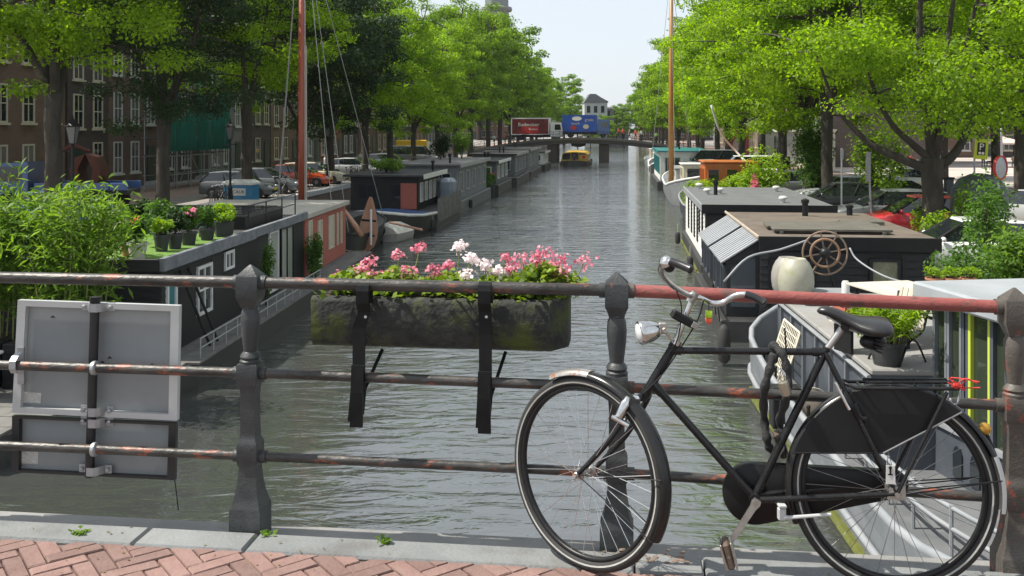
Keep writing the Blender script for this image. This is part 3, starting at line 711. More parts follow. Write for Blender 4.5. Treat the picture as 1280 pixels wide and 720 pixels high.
# cars: lofted bodies
def paint(name, c, rough=.22): return mat(name, c, rough=rough, coat=.8, spec=.5)
m_carglass = glassmat('car_glass', (.012,.016,.018), .03, .9); m_rim = mat('alloy_rim', (.5,.5,.51), (.4,.4,.41), 20, rough=.3, metal=.8)
m_lampred = mat('red_lamp_glass', (.35,.01,.01), rough=.15); m_lampw = mat('clear_lamp_glass', (.6,.6,.6), rough=.1); m_plate = mat('yellow_number_plate', (.7,.5,.03), rough=.4)
CARS = {}; m_trim = mat('black_trim', (.02,.02,.02), rough=.75, spec=.2)
def car(label, loc, rz, pm, style='hatch', group='cars parked on the quay', name='parked_car'):
    if style not in CARS:
        if style == 'van': L_, W_, belt, roof = 4.9, 1.9, 1.15, 2.0; gh = [(-2.4,.0),(-2.38,1.),(1.0,1.),(1.75,.0)]
        elif style == 'estate': L_, W_, belt, roof = 4.6, 1.78, .92, 1.48; gh = [(-2.2,.0),(-1.9,.93),(.2,1.),(1.15,.0)]
        elif style == 'sedan': L_, W_, belt, roof = 4.5, 1.78, .92, 1.43; gh = [(-1.85,.0),(-.95,.97),(.15,1.),(1.1,.0)]
        else: L_, W_, belt, roof = 4.0, 1.72, .92, 1.47; gh = [(-1.95,.0),(-1.5,.92),(.15,1.),(1.0,.0)]
        hw = W_/2; b = MB(); rings = []
        xs = [-L_/2, -L_/2+.06, -L_/2+.35, -1.0, 0, 1.0, L_/2-.75, L_/2-.25, L_/2-.04, L_/2]
        tops = [belt-.22, belt-.04, belt, belt+.02, belt, belt-.02, belt-.10, belt-.2, belt-.34, belt-.42]
        ws = [hw*.84, hw*.92, hw*.98, hw, hw, hw, hw*.98, hw*.92, hw*.8, hw*.68]
        for x,tz,w in zip(xs,tops,ws):
            rings.append([(x,-w*.9,.22),(x,-w,.42),(x,-w,tz-.2),(x,-w*.95,tz-.06),(x,-w*.84,tz),(x,w*.84,tz),(x,w*.95,tz-.06),(x,w,tz-.2),(x,w,.42),(x,w*.9,.22)])
        b.loft(rings)
        # roof panel and pillars follow the greenhouse outline
        g = MB(); (xa,_),(xb,zb),(xc,zc),(xd,_) = gh
        zr = lambda f: belt-.03+(roof-belt)*f
        lo, hi = hw*.84, hw*.66
        P = lambda x,z,w: [(x,-w,z),(x,w,z)]
        g.loft([[(xa,-lo,zr(0)),(xa,lo,zr(0)),(xb,hi,zr(zb)-.03),(xb,-hi,zr(zb)-.03)],[((xb+xa)/2+.6,-lo,zr(0)),((xb+xa)/2+.6,lo,zr(0)),((xb+xc)/2-.2,hi,zr(1)-.03),((xb+xc)/2-.2,-hi,zr(1)-.03)],[(xd,-lo,zr(0)),(xd,lo,zr(0)),(xc,hi,zr(zc)-.03),(xc,-hi,zr(zc)-.03)]])
        r = MB(); xm = (xb+xc)/2
        r.loft([[(xb-.04,-hi*.98,zr(zb)-.045),(xb-.04,hi*.98,zr(zb)-.045),(xb,hi*.9,zr(zb)),(xb,-hi*.9,zr(zb))],
                [(xm,-hi-.03,zr(1)-.03),(xm,hi+.03,zr(1)-.03),(xm,hi*.9,zr(1)+.035),(xm,-hi*.9,zr(1)+.035)],
                [(xc+.04,-hi*.98,zr(zc)-.045),(xc+.04,hi*.98,zr(zc)-.045),(xc,hi*.9,zr(zc)+.01),(xc,-hi*.9,zr(zc)+.01)]])
        pil = []
        for s in (-1,1):
            for (x0,z0,x1,z1) in ((xa,zr(0),xb,zr(zb)),(xd,zr(0),xc,zr(zc)),((xa+xd)/2-.05,zr(0),xm-.1,zr(1))):
                q_ = MB(); q_.tube([(x0,s*(lo+.002),z0-.02),(x1,s*(hi+.002),z1-.03)], .035, 6); pil.append(q_.mesh('window_pillar',m_trim,True))
        w = MB(); M_ = Matrix.Rotation(R(90),4,'X')
        w.lathe([(.2,-.11),(.30,-.11),(.315,-.08),(.315,.08),(.30,.11),(.2,.11)], 18, M_)
        rim = MB(); rim.lathe([(.02,-.1),(.05,-.115),(.19,-.105),(.205,-.09),(.205,.09),(.19,.105),(.05,.115),(.02,.1)], 12, M_)
        hl = MB(); hl.sphere((0,0,0),(.09,.17,.08),10,6)
        pl = MB(); pl.box(-.01,.01,-.26,.26,-.055,.055)
        mr = MB(); mr.sphere((0,0,0),(.07,.1,.07),8,6)
        ar = MB(); ar.lathe([(.34,-.02),(.37,-.02),(.37,.02),(.34,.02)], 20, M_)
        CARS[style] = dict(body=b.mesh('body',m_black,35), glass=g.mesh('windows',m_carglass), roof=r.mesh('roof',m_black,40), pil=pil, wheel=w.mesh('wheel',m_rubber,40), rim=rim.mesh('rim',m_rim,40), hl=hl.mesh('headlight',m_lampw,True), tl=hl.mesh('tail_light',m_lampred,True), pl=pl.mesh('number_plate',m_plate), mr=mr.mesh('mirror',m_black,True), dims=(L_,hw,belt,gh))
    K = CARS[style]; L_,hw,belt,gh = K['dims']
    t = thing(name, label, 'van' if style == 'van' else 'car', loc, rz, group)
    for n,k in (('body','body'),('roof','roof')):
        o = link(n, K[k], t); o.material_slots[0].link = 'OBJECT'; o.material_slots[0].material = pm
    link('windows', K['glass'], t); [link('window_pillar', q_, t) for q_ in K['pil']]
    for sx in (-1,1):
        for sy in (-1,1):
            w = link('wheel', K['wheel'], t, (sx*L_*.31+.03, sy*(hw-.10), .315)); link('rim', K['rim'], w)
        link('headlight', K['hl'], t, (L_/2-.14, sx*hw*.62, belt-.30)); link('tail_light', K['tl'], t, (-L_/2+.06, sx*hw*.68, belt-.2))
        o = link('mirror', K['mr'], t, (gh[3][0]-.25, sx*(hw*.98), belt+.06)); o.material_slots[0].link = 'OBJECT'; o.material_slots[0].material = pm
        link('number_plate', K['pl'], t, (sx*(L_/2+.012), 0, .5))
    return t
p_blk = paint('black_car_paint', (.012,.013,.016)); p_gry = paint('dark_grey_car_paint', (.11,.118,.125)); p_red = paint('red_car_paint', (.42,.02,.03)); p_wht = paint('white_car_paint', (.72,.72,.71))
p_sil = paint('silver_car_paint', (.38,.39,.4)); p_crm = paint('cream_car_paint', (.55,.52,.38)); p_org = paint('orange_red_car_paint', (.5,.07,.02)); p_blu = paint('blue_car_paint', (.03,.10,.30))

def text_mesh(body, size, m, depth=.004):
    c = bpy.data.curves.new('lettering', 'FONT'); c.body = body; c.size = size; c.extrude = depth; c.align_x = 'CENTER'; c.align_y = 'CENTER'; c.resolution_u = 2
    o = bpy.data.objects.new('lettering', c); COL.objects.link(o)
    dg = bpy.context.evaluated_depsgraph_get(); me = bpy.data.meshes.new_from_object(o.evaluated_get(dg)); bpy.data.objects.remove(o)
    me.materials.clear(); me.materials.append(m); return me

# ---------------------------------------------------------------- road bridge with trucks
BY = 145.0; BX = C((QL+QR)/2, BY)[0]
def bz(x): return .15 - (x/15.0)**2*1.5          # top of the deck over the canal
m_steel_dk = mat('dark_bridge_steel', (.03,.03,.03), (.055,.052,.05), 3, rough=.6)
t = thing('road_bridge', 'dark low road bridge on square piers crossing the canal', 'bridge', (BX,BY,0), R(-CA))
xs = [-17+i*2 for i in range(18)]
mb = MB(); mb.loft([[(x,-.2,bz(x)-.85),(x,7,bz(x)-.85),(x,7,bz(x)),(x,-.2,bz(x))] for x in xs]); part('deck', mb, m_steel_dk, t)
mb = MB(); mb.loft([[(x,-.34,bz(x)-.3),(x,-.203,bz(x)-.3),(x,-.203,bz(x)+.05),(x,-.34,bz(x)+.05)] for x in xs]); part('edge_beam', mb, mat('pale_bridge_paint',(.07,.068,.062),(.10,.095,.09),1,rough=.6), t)
for x in (-4.65, 3.15):
    mb = MB(); mb.bbox(x-.75,x+.75,.1,6.6,WATER-1,bz(x)-.84,.06); part('pier', mb, brickmat('bridge_pier_brick%d'%int(x),(.05,.042,.037),(.07,.055,.048),(.07,.065,.06)), t)
for x in (-14.4,14.4):
    mb = MB(); mb.box(x-2.6,x+2.6,.1,6.8,WATER-1,bz(x)-.8); part('abutment', mb, m_quaywall, t)
for i in range(23):
    x = -16.5+i*1.5; mb = MB(); mb.box(x-.03,x+.03,.02,.08,bz(x)-.05,bz(x)+1.05); part('railing_post', mb, m_black, t)
for h in (.35,.7,1.05):
    mb = MB(); mb.tube([(x,.05,bz(x)+h) for x in xs], .03, 5); part('rail', mb, m_black, t)
mb = MB(); mb.lathe([(.2,-1.25),(1.0,-1.1),(1.15,-.85),(1.1,-.7)], 12, Matrix.Diagonal((1,.4,1,1))); part('navigation_light_board', mb, m_black, t).location = (-.7,.4,0)
def truck(label, loc, rz, box_m, frame_m, cab_m, L_=6.4):
    t = thing('delivery_truck', label, 'truck', loc, rz)
    mb = MB(); mb.bbox(-L_/2,L_/2,-1.22,1.22,.95,3.45,.03); b = part('cargo_box', mb, box_m, t)
    for (x0,x1,z0,z1) in ((-L_/2-.02,L_/2+.02,3.33,3.5),(-L_/2-.02,L_/2+.02,.88,1.0),(-L_/2-.02,-L_/2+.12,1.0,3.33),(L_/2-.12,L_/2+.02,1.0,3.33)):
        f = MB(); f.box(x0,x1,-1.26,1.26,z0,z1); part('box_frame', f, frame_m, b)
    c = MB(); c.loft([[(L_/2+.15,y,.55),(L_/2+2.0,y,.55),(L_/2+2.05,y,1.6),(L_/2+1.85,y*.97,2.75),(L_/2+.2,y*.97,2.85)] for y in (-1.15,1.15)]); cb = part('cab', c, cab_m, t)
    for s in (-1,1):
        g = MB(); g.prism([(L_/2+.85,s*1.14,1.65),(L_/2+1.8,s*1.14,1.65),(L_/2+1.68,s*1.12,2.5),(L_/2+.85,s*1.12,2.5)], (0,s*.03,0)); part('side_window', g, m_carglass, cb)
    g = MB(); g.prism([(L_/2+2.04,-1,1.7),(L_/2+2.04,1,1.7),(L_/2+1.9,.95,2.6),(L_/2+1.9,-.95,2.6)], (.02,0,0)); part('windscreen', g, m_carglass, cb)
    ch = MB(); ch.box(-L_/2+.1,L_/2+1.6,-.9,.9,.5,.88); part('chassis', ch, m_black, t)
    for x in (-L_/2+1.2, L_/2+1.0):
        for s in (-1,1):
            w = MB(); w.lathe([(.25,-.14),(.46,-.14),(.48,-.1),(.48,.1),(.46,.14),(.25,.14)], 16, Matrix.Rotation(R(90),4,'X'), (x,s*1.0,.48)); part('wheel', w, m_rubber, t)
    return t, b
m_trk_dk = mat('dark_red_truck_side', (.05,.012,.012), (.28,.03,.025), .6, rough=.35); m_redp = mat('red_panel', (.45,.025,.02), rough=.4); m_bluebox = mat('blue_truck_side', (.015,.07,.36), (.02,.10,.44), .5, rough=.35)
m_trkframe = mat('white_truck_frame', (.7,.7,.69), rough=.4); m_blueframe = mat('blue_truck_frame', (.02,.09,.40), rough=.4); m_ltext = mat('white_lettering', (.78,.76,.70), rough=.5); m_ytext = mat('straw_lettering', (.55,.50,.36), rough=.5)
Ml = Matrix.Rotation(R(-CA),4,'Z')
def onbridge(x,y): v = Ml @ Vector((x,y,0)); return (BX+v.x, BY+v.y, bz(x)+.004)
t1, b1 = truck('white framed red beverage truck with script lettering on the bridge', onbridge(-8.1,3.2), R(-CA-3.0), m_trk_dk, m_trkframe, p_wht, 5.9)
p = MB(); p.box(-1.4,1.3,-1.24,-1.222,1.05,2.2); part('red_panel', p, m_redp, b1)
for tx,s_,x,z in (('Budweiser',.78,-.25,2.45),('Budvar',.5,.5,1.75)):
    o = link('lettering', text_mesh(tx, s_, m_ltext), b1, (x,-1.262,z)); o.rotation_euler = (R(90),0,0)
t2, b2 = truck('bright blue delivery truck with pale lettering on the bridge', onbridge(-.6,3.4), R(-CA), m_bluebox, m_blueframe, p_blu, 5.2)
p = MB(); p.lathe([(.75,-.01),(.75,.01)], 20, Matrix.Rotation(R(90),4,'X') @ Matrix.Diagonal((1,.45,1,1)), (-.4,-1.235,2.95)); part('oval_badge', p, m_ltext, b2)
p = MB(); p.lathe([(.45,-.01),(.45,.01)], 16, Matrix.Rotation(R(90),4,'X') @ Matrix.Diagonal((1,.8,1,1)), (1.0,-1.235,1.7)); part('round_badge', p, m_ytext, b2)
p = MB(); p.lathe([(.4,-.01),(.4,.01)], 16, Matrix.Rotation(R(90),4,'X') @ Matrix.Diagonal((1.2,.8,1,1)), (-.9,-1.235,1.55)); part('round_badge', p, m_redp, b2)
for tx,s_,x,z in (('gratis',.62,1.5,2.75),('lunch',.6,-.6,2.2)):
    o = link('lettering', text_mesh(tx, s_, m_ytext), b2, (x,-1.262,z)); o.rotation_euler = (R(90),0,0)
rnd = random.Random(5)
for k,(x,sh,ps) in enumerate(((-13.6,0,'walk'),(-11.9,1,'stand'),(5.3,1,'walk'),(6.0,1,'stand'),(7.0,3,'walk'),(7.9,1,'stand'),(8.8,0,'walk'),(11,4,'stand'),(13.5,2,'walk'))):
    person(['person in a white shirt walking at the left end of the road bridge','person in a red top standing behind the red truck','person in a red jacket walking beside the blue truck','person in a red top standing in front of the blue truck','person in grey walking on the bridge amid people in red','person in red standing at the bridge railing right of the blue truck','person in white walking over the right half of the bridge','person in a bright green top standing near the end of the bridge','person in navy walking off the right end of the bridge'][k], onbridge(x, .9), rnd.uniform(0,6), ps, sh, c_dark)
for k,x in enumerate((-15.4,-10.4,-6.2,-3.3,.4,3.9,9.7,10.6,12.3,14.6)):
    park_bike(onbridge(x,.45), R(-CA)+rnd.uniform(-.1,.1), 'bicycle leaning on the railing of the road bridge', 'bicycles along the road bridge railing')

# canal tour boat, seen from ahead
t = thing('tour_boat', 'yellow canal tour boat with glass sides coming from under the bridge', 'boat', ((718.5-640)/FPX*132, 132, WATER), R(-CA))
m_yel = mat('yellow_boat_paint', (.55,.36,.04), (.45,.28,.03), 3, rough=.4)
mb = MB()
def tring(y,w,zt): return [(-w,y,-.2),(-w*1.05,y,zt*.6),(-w,y,zt),(w,y,zt),(w*1.05,y,zt*.6),(w,y,-.2)]
mb.loft([tring(-1.2,.9,.75),tring(-.6,1.6,.65),tring(.6,2.05,.6),tring(12,2.05,.6),tring(14,1.6,.6)]); part('hull', mb, mat('boat_black_hull',(.03,.03,.03),(.05,.05,.045),2,rough=.4), t)
mb = MB(); mb.loft([[(-1.9,y,.6),(-1.75,y,1.5),(-1.35,y,1.78),(1.35,y,1.78),(1.75,y,1.5),(1.9,y,.6)] for y in (.75,12)]); part('glass_cabin', mb, m_carglass, t)
mb = MB(); mb.loft([[(-1.8,y,1.5),(-1.4,y,1.82),(0,y,1.92),(1.4,y,1.82),(1.8,y,1.5),(1.4,y,1.7),(0,y,1.8),(-1.4,y,1.7)] for y in (.5,12.2)]); part('roof', mb, m_yel, t)
for x in (-1.85,-.6,.55,1.85):
    mb = MB(); mb.tube([(x,.7,.6),(x*.93,.7,1.62 if abs(x)>1 else 1.8)], .07, 6); part('window_post', mb, m_yel, t)
mb = MB(); mb.box(-1.95,1.95,.66,.745,.6,.82); part('front_coaming', mb, m_yel, t)
mb = MB(); mb.box(.6,1.75,.64,.655,.85,1.5); pan = part('advert_panel', mb, m_yel, t); mb = MB(); mb.lathe([(.24,-.01),(.24,.01)],12,Matrix.Rotation(R(90),4,'X'),(1.2,.632,1.2)); part('red_emblem', mb, m_redp, pan)
v = Matrix.Rotation(R(-CA),4,'Z') @ Vector((-.1,.3,.0)); person('person in dark clothes steering the yellow tour boat', (t.location.x+v.x, t.location.y+v.y, WATER+.35), R(-CA), 'stand', 2, c_dark, s=.72)

# street lamps: Amsterdam lantern
m_lampgl = mat('lantern_glass', (.14,.145,.14), rough=.2)
def street_lamp(label, loc, group):
    t = thing('street_lamp', label, 'street lamp', loc, 0, group)
    mb = MB(); mb.lathe([(.16,0),(.16,.12),(.12,.2),(.11,.9),(.07,1.0),(.06,1.1),(.05,3.1),(.075,3.15),(.04,3.25)], 10); mb.tube([(-.3,0,3.0),(.3,0,3.0)], .018, 6); part('post', mb, m_black, t)
    f = MB()
    for s in range(4):
        a = s*math.pi/2+math.pi/4; f.tube([(.12*math.cos(a),.12*math.sin(a),3.25),(.24*math.cos(a),.24*math.sin(a),3.85)], .014, 4)
    f.sqlathe([(.10,3.23),(.10,3.27)]); f.sqlathe([(.19,3.83),(.21,3.87),(.08,4.02),(.09,4.06),(.03,4.12),(.015,4.25)]); ln = part('lantern', f, m_black, t)
    g = MB(); g.sqlathe([(.085,3.275),(.165,3.825)]); part('lantern_glass', g, m_lampgl, ln)
    return t
for y,x0,lb in ((33.2,QL-.8,'black cast iron lantern beside the first left elm'),(47,QL-.9,'black cast iron lantern beside the scaffold'),(62.5,QL-.8,'black cast iron lantern behind the red cabin'),(79,QL-.8,'black cast iron lantern farther along the left quay'),):
    street_lamp(lb, (*C(x0,y), QUAY), 'cast iron street lamps')
# ================================================================ LEFT SIDE OF THE CANAL
m_hull_dk = mat('tarred_hull', (.02,.02,.02), (.04,.038,.035), 2, rough=.5, c3=(.06,.07,.03), t3=.62, s3=3)
m_fascia = mat('weathered_grey_board', (.10,.11,.125), (.20,.21,.22), 3, rough=.8, stretch=(6,1,1), bump=.4, bscale=20)
m_deckwood = mat('grey_deck_boards', (.10,.097,.09), (.175,.168,.155), 4, rough=.9, stretch=(1,.3,1), bump=.4, bscale=25)
m_redwood = mat('faded_red_boards', (.34,.085,.06), (.42,.13,.10), 3, rough=.7, stretch=(1,.3,5))
m_astro = mat('artificial_grass', (.08,.17,.02), (.14,.24,.04), 12, rough=.95, bump=.8, bscale=120)
m_roofblk = mat('black_roofing_felt', (.035,.035,.035), (.06,.058,.056), 3, rough=.85)
m_potdk = mat('dark_plastic_pot', (.03,.031,.033), (.045,.046,.048), 8, rough=.55); m_potlt = mat('pale_stone_pot', (.38,.36,.33), (.48,.46,.42), 8, rough=.8); m_terra = mat('terracotta', (.36,.15,.08), (.44,.20,.11), 10, rough=.85)
m_tealp = mat('teal_paint', (.015,.14,.15), (.02,.18,.19), 5, rough=.4)
BOARD = {}
def siding(parent, p0, p1, z0, z1, pitch, m, nrm, name='board', gaps=()):
    """horizontal boards from p0 to p1 (xy of the parent's frame), each its own part sharing one mesh; gaps = [(a,b,za,zb)] along the wall"""
    p0 = Vector((p0[0],p0[1],0)); p1 = Vector((p1[0],p1[1],0)); L_ = (p1-p0).length; u = (p1-p0)/L_; n = Vector((nrm[0],nrm[1],0)).normalized()
    k = int(round((z1-z0)/pitch))
    for i in range(k):
        z = z0+i*pitch; spans = [(0,L_)]
        for (a,b,za,zb) in gaps:
            if z+pitch > za+.01 and z < zb-.01:
                ns = []
                for s in spans:
                    if b <= s[0] or a >= s[1]: ns.append(s)
                    else:
                        if a-s[0] > .05: ns.append((s[0],a))
                        if s[1]-b > .05: ns.append((b,s[1]))
                spans = ns
        for a,b in spans:
            key = (name, m.name, round(b-a,3), pitch, tuple(round(q,4) for q in (*u,*n)))
            if key not in BOARD:
                q = MB(); A = Vector((0,0,0)); B = u*(b-a)
                q.loft([[v+n*.003, v+n*.030, v+n*.012+Vector((0,0,pitch-.008)), v+n*.003+Vector((0,0,pitch-.008))] for v in (A,B)]); BOARD[key] = q.mesh(name, m)
            link(name, BOARD[key], parent, p0+u*a+Vector((0,0,z)))
def win(parent, c, u, n, w, h, m=None, bars=(1,1), fr=.07, pane=None):
    """window with centre-bottom c, along u, facing n"""
    u = Vector(u).normalized(); n = Vector(n).normalized(); c = Vector(c); f = MB(); Z = Vector((0,0,1))
    def bar(a0,a1,z0,z1,d0,d1): f.loft([[c+u*a0+n*d0+Z*z, c+u*a1+n*d0+Z*z, c+u*a1+n*d1+Z*z, c+u*a0+n*d1+Z*z] for z in (z0,z1)])
    bar(-w/2,w/2,0,fr,.004,.06); bar(-w/2,w/2,h-fr,h,.004,.06); bar(-w/2,-w/2+fr,fr,h-fr,.004,.06); bar(w/2-fr,w/2,fr,h-fr,.004,.06)
    for i in range(1,bars[0]): a = -w/2+w*i/bars[0]; bar(a-.022,a+.022,fr,h-fr,.006,.05)
    for j in range(1,bars[1]): z = h*j/bars[1]; bar(-w/2+fr,w/2-fr,z-.02,z+.02,.008,.045)
    o = part('window', f, m or m_white, parent); g = MB()
    g.add([c+u*(-w/2+fr)+n*.02+Z*fr, c+u*(w/2-fr)+n*.02+Z*fr, c+u*(w/2-fr)+n*.02+Z*(h-fr), c+u*(-w/2+fr)+n*.02+Z*(h-fr)], [(0,1,2,3)])
    part('pane', g, pane or m_glass, o); return o

# ---- nearest houseboat: black clapboards, red cabin at its far end
hb = thing('houseboat', 'black clapboard houseboat with a red cabin and potted plants on its roof', 'houseboat', (-7.07,19.3,WATER), R(-3.1))
mb = MB(); out = [(.85,17),(.78,0),(-.5,-5),(-5.2,-5),(-5.3,17)]
mb.loft([[(x,y,z) for x,y in out] for z in (-.5,.5)]); part('hull', mb, m_hull_dk, hb)
for i in range(42):
    y0 = -4.9+i*.52; q = MB(); xr = .85 if y0 > -.5 else .78+(y0*.256); q.box(-.02 if y0 >= -.55 else -5.1, min(.88,xr+.03), y0, y0+.50, .503, .545); part('deck_plank', q, m_deckwood, hb)
mb = MB(); mb.box(-5.0,0,0,9.9,.55,2.42); mb.box(-4.8,0,9.9,10.65,.55,2.42); w1 = part('cabin', mb, m_blackwood, hb)
mb = MB(); mb.box(-4.6,0,10.65,16.3,.55,2.35); w2 = part('red_cabin', mb, m_redwood, hb)
siding(w1, (0,0), (0,7.0), .56, 2.36, .15, m_blackwood, (1,0), gaps=[(1.83,2.77,1.0,2.15),(3.5,4.2,1.75,2.25),(.2,.75,.56,2.1)])
siding(w1, (-5,0), (0,0), .56, 2.40, .15, m_blackwood, (0,-1))
siding(w2, (0,10.7), (0,16.3), .56, 2.32, .11, m_redwood, (1,0), gaps=[(.35,.8,.56,2.32),(1.55,2.1,.56,2.2),(3.0,3.75,1.0,2.2),(4.2,4.4,1.0,2.2),(4.75,4.95,1.0,2.2)])
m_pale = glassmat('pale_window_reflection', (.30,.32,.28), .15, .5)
win(w1, (0,2.3,1.03), (0,1,0), (1,0,0), .88, 1.10, bars=(2,2)); win(w1, (0,.48,.75), (0,1,0), (1,0,0), .5, 1.3, pane=m_tealp)
win(w1, (.02,3.85,1.78), (0,1,0), (1,0,.35), .62, .45, bars=(2,1))
win(w1, (0,7.45,.65), (0,1,0), (1,0,0), .85, 1.70, pane=m_pale); win(w1, (0,8.75,.65), (0,1,0), (1,0,0), 1.3, 1.70, m=m_black, bars=(2,1), pane=m_pale)
for y,w,z,h in ((11.27,.44,.65,1.62),(12.52,.52,.65,1.5),(14.07,.72,1.02,1.15),(15.0,.18,1.02,1.15),(15.55,.18,1.02,1.15)): win(w2, (0,y,z), (0,1,0), (1,0,0), w, h, m=m_cream, pane=mat('cream_blind',(.50,.48,.36),rough=.5), fr=.05 if w > .3 else .03)
mb = MB(); mb.box(-5.15,.12,-.12,5.3,2.42,2.50); mb.box(-5.1,.1,5.3,10.62,2.42,2.49); rf = part('roof', mb, m_roofblk, hb)
mb = MB(); mb.bbox(.04,.16,-.15,5.6,2.33,2.60,.01); part('fascia', mb, m_fascia, rf); mb = MB(); mb.bbox(.03,.15,5.62,10.6,2.36,2.60,.01); part('fascia', mb, m_fascia, rf)
mb = MB(); mb.bbox(-5.15,.03,-.16,-.04,2.33,2.58,.01); part('fascia', mb, m_blackwood, rf)
mb = MB(); mb.box(-5.0,.03,-.03,5.0,2.503,2.525); part('grass_mat', mb, m_astro, rf)
mb = MB(); mb.bbox(-4.75,.14,10.63,16.45,2.36,2.52,.015); rf2 = part('red_cabin_roof', mb, mat('pale_roof_board',(.36,.33,.28),(.46,.43,.37),3,rough=.85), hb)
mb = MB(); mb.box(-3.5,-.35,6.2,9.6,2.493,2.85); part('skylight_box', mb, m_black, rf)
for y in (6.6,7.4,8.2,9.0):
    g = MB(); g.box(-3.3,-.5,y,y+.55,2.852,2.87); part('skylight_pane', g, m_glass, rf)
for (a,b) in (((-.2,6.0),(-.2,10.4)),((-3.7,6.0),(-.2,6.0))):
    g = MB(); g.tube([(*a,3.15),(*b,3.15)], .022, 6); part('roof_rail', g, m_black, rf)
    g = MB(); g.tube([(*a,2.85),(*b,2.85)], .016, 6); part('roof_rail', g, m_black, rf)
for p in ((-.2,6.0),(-.2,7.5),(-.2,9.0),(-.2,10.4),(-1.9,6.0),(-3.7,6.0)):
    g = MB(); g.tube([(*p,2.48),(*p,3.17)], .02, 6); part('roof_rail_post', g, m_black, rf)
for z in (.76,.95):
    g = MB(); g.tube([(.78,.1,z),(.80,9.6,z)], .016, 6); part('walkway_rail', g, m_greymetal, hb)
for i in range(14):
    g = MB(); g.tube([(.785,.1+i*.73,.50),(.785,.1+i*.73,.96)], .014, 6); part('walkway_rail_post', g, m_greymetal, hb)
for y in (.9,1.35):
    g = MB(); g.tube([(.04,y,2.2),(.55,y+.35,.55)], .03, 6); part('brace', g, m_black, hb)
for i in range(3):
    g = MB(); g.bbox(-4.9+i*1.5,-3.5+i*1.5,-2.3,-1.3,.545,1.35,.02); pbx = part('planter_box', g, m_blackwood, hb); g = MB(); g.box(-4.8+i*1.5,-3.6+i*1.5,-2.2,-1.4,1.3,1.37); part('soil', g, m_soil, pbx)
rhb = Matrix.Rotation(R(-3.1),4,'Z'); O_hb = Vector((-7.07,19.3,WATER))
def hbw(x,y,z): return O_hb + rhb @ Vector((x,y,z))
bamboo('tall dense bamboo clump rising beside the front corner of the black houseboat', hbw(-1.1,-1.7,1.3), 1.2, 3.1, 34, 1, per=30, leaf=.24)
bamboo('tall bamboo clump with upright tips behind the road sign', hbw(-2.55,-1.7,1.3), 1.1, 3.3, 30, 2, per=28, leaf=.24)
bamboo('leafy bamboo clump farthest from the houseboat corner', hbw(-3.95,-1.7,1.3), 1.15, 3.5, 30, 3, per=28, leaf=.24)
shrub('ivy_shrub', 'low dark shrub on the deck of the black houseboat below the bamboo', 'shrub', hbw(-2.9,-3.8,.54), .7,.6,1.5, 2600, .12, m_leaf_shrub, 4, droop=.4)
shrub('walkway_shrub', 'bright green shrub on the walkway before the red cabin', 'shrub', hbw(.35,10.7,.54), .35,.6,1.25, 2200, .10, m_leaf_shrub, 5)
shrub('walkway_shrub', 'small climbing shrub on the walkway by the white door', 'shrub', hbw(.3,5.9,.54), .25,.3,1.75, 1100, .09, m_leaf_shrub, 6)
def pot_mesh(r, h, m, sq=False):
    p = MB()
    if sq: p.sqlathe([(r*.85,0),(r,h),(r*1.05,h),(r*1.05,h-.03)][:3])
    else: p.lathe([(r*.72,0),(r*.95,h*.85),(r*1.05,h*.86),(r*1.05,h),(r*.93,h),(r*.9,h*.9)], 14)
    return p
def potted(label, loc, r, h, pm, ph, n, leaf, lm, seed, sq=False, flowers=None, group=None, kind='shrub'):
    t = thing('potted_plant', label, 'potted plant', loc, random.Random(seed).uniform(0,1), group)
    part('pot', pot_mesh(r,h,pm,sq), pm, t, 40); s = MB(); s.lathe([(r*.88,h*.88),(r*.88,h*.93)],12); part('soil', s, m_soil, t)
    rng = np.random.default_rng(seed); rnd = random.Random(seed); P = []; O = []; st = MB()
    for b in range(7):
        a = rnd.uniform(0,6.28); e = rnd.uniform(.1,.9); c = np.array([math.cos(a)*r*1.3*e, math.sin(a)*r*1.3*e, h+ph*rnd.uniform(.3,.85)])
        d = rng.normal(size=(n//7,3)); d /= np.linalg.norm(d,axis=1)[:,None]
        P.append(c+d*rng.uniform(.1,1,size=(n//7,1))**.5*np.array([r*.9,r*.9,ph*.3])); O.append(d); st.tube([(c[0]*.2,c[1]*.2,h*.9),tuple(c)], .008, 4)
    part('stems', st, m_bark, t); P = np.concatenate(P); P[:,2] = np.maximum(P[:,2],h*.8)
    link('foliage', leaf_mesh('foliage', P, leaf, lm, rng, out=np.concatenate(O)*.6, aspect=.55, droop=.2), t)
    if flowers:
        for k in range(6):
            f = MB(); c = (rnd.uniform(-1,1)*r*1.3, rnd.uniform(-1,1)*r*1.3, h+ph*rnd.uniform(.6,1.1))
            for q in range(7): f.sphere((c[0]+rnd.gauss(0,.03),c[1]+rnd.gauss(0,.03),c[2]+rnd.gauss(0,.025)),.03,6,4)
            part('flower_head', f, flowers, t)
    return t
m_pinkf = mat('pink_petals', (.62,.12,.22), (.75,.28,.36), 20, rough=.6); m_redf = mat('red_petals', (.55,.05,.04), rough=.6)
zr = WATER+2.525
gp = 'potted plants on the roof of the black houseboat'
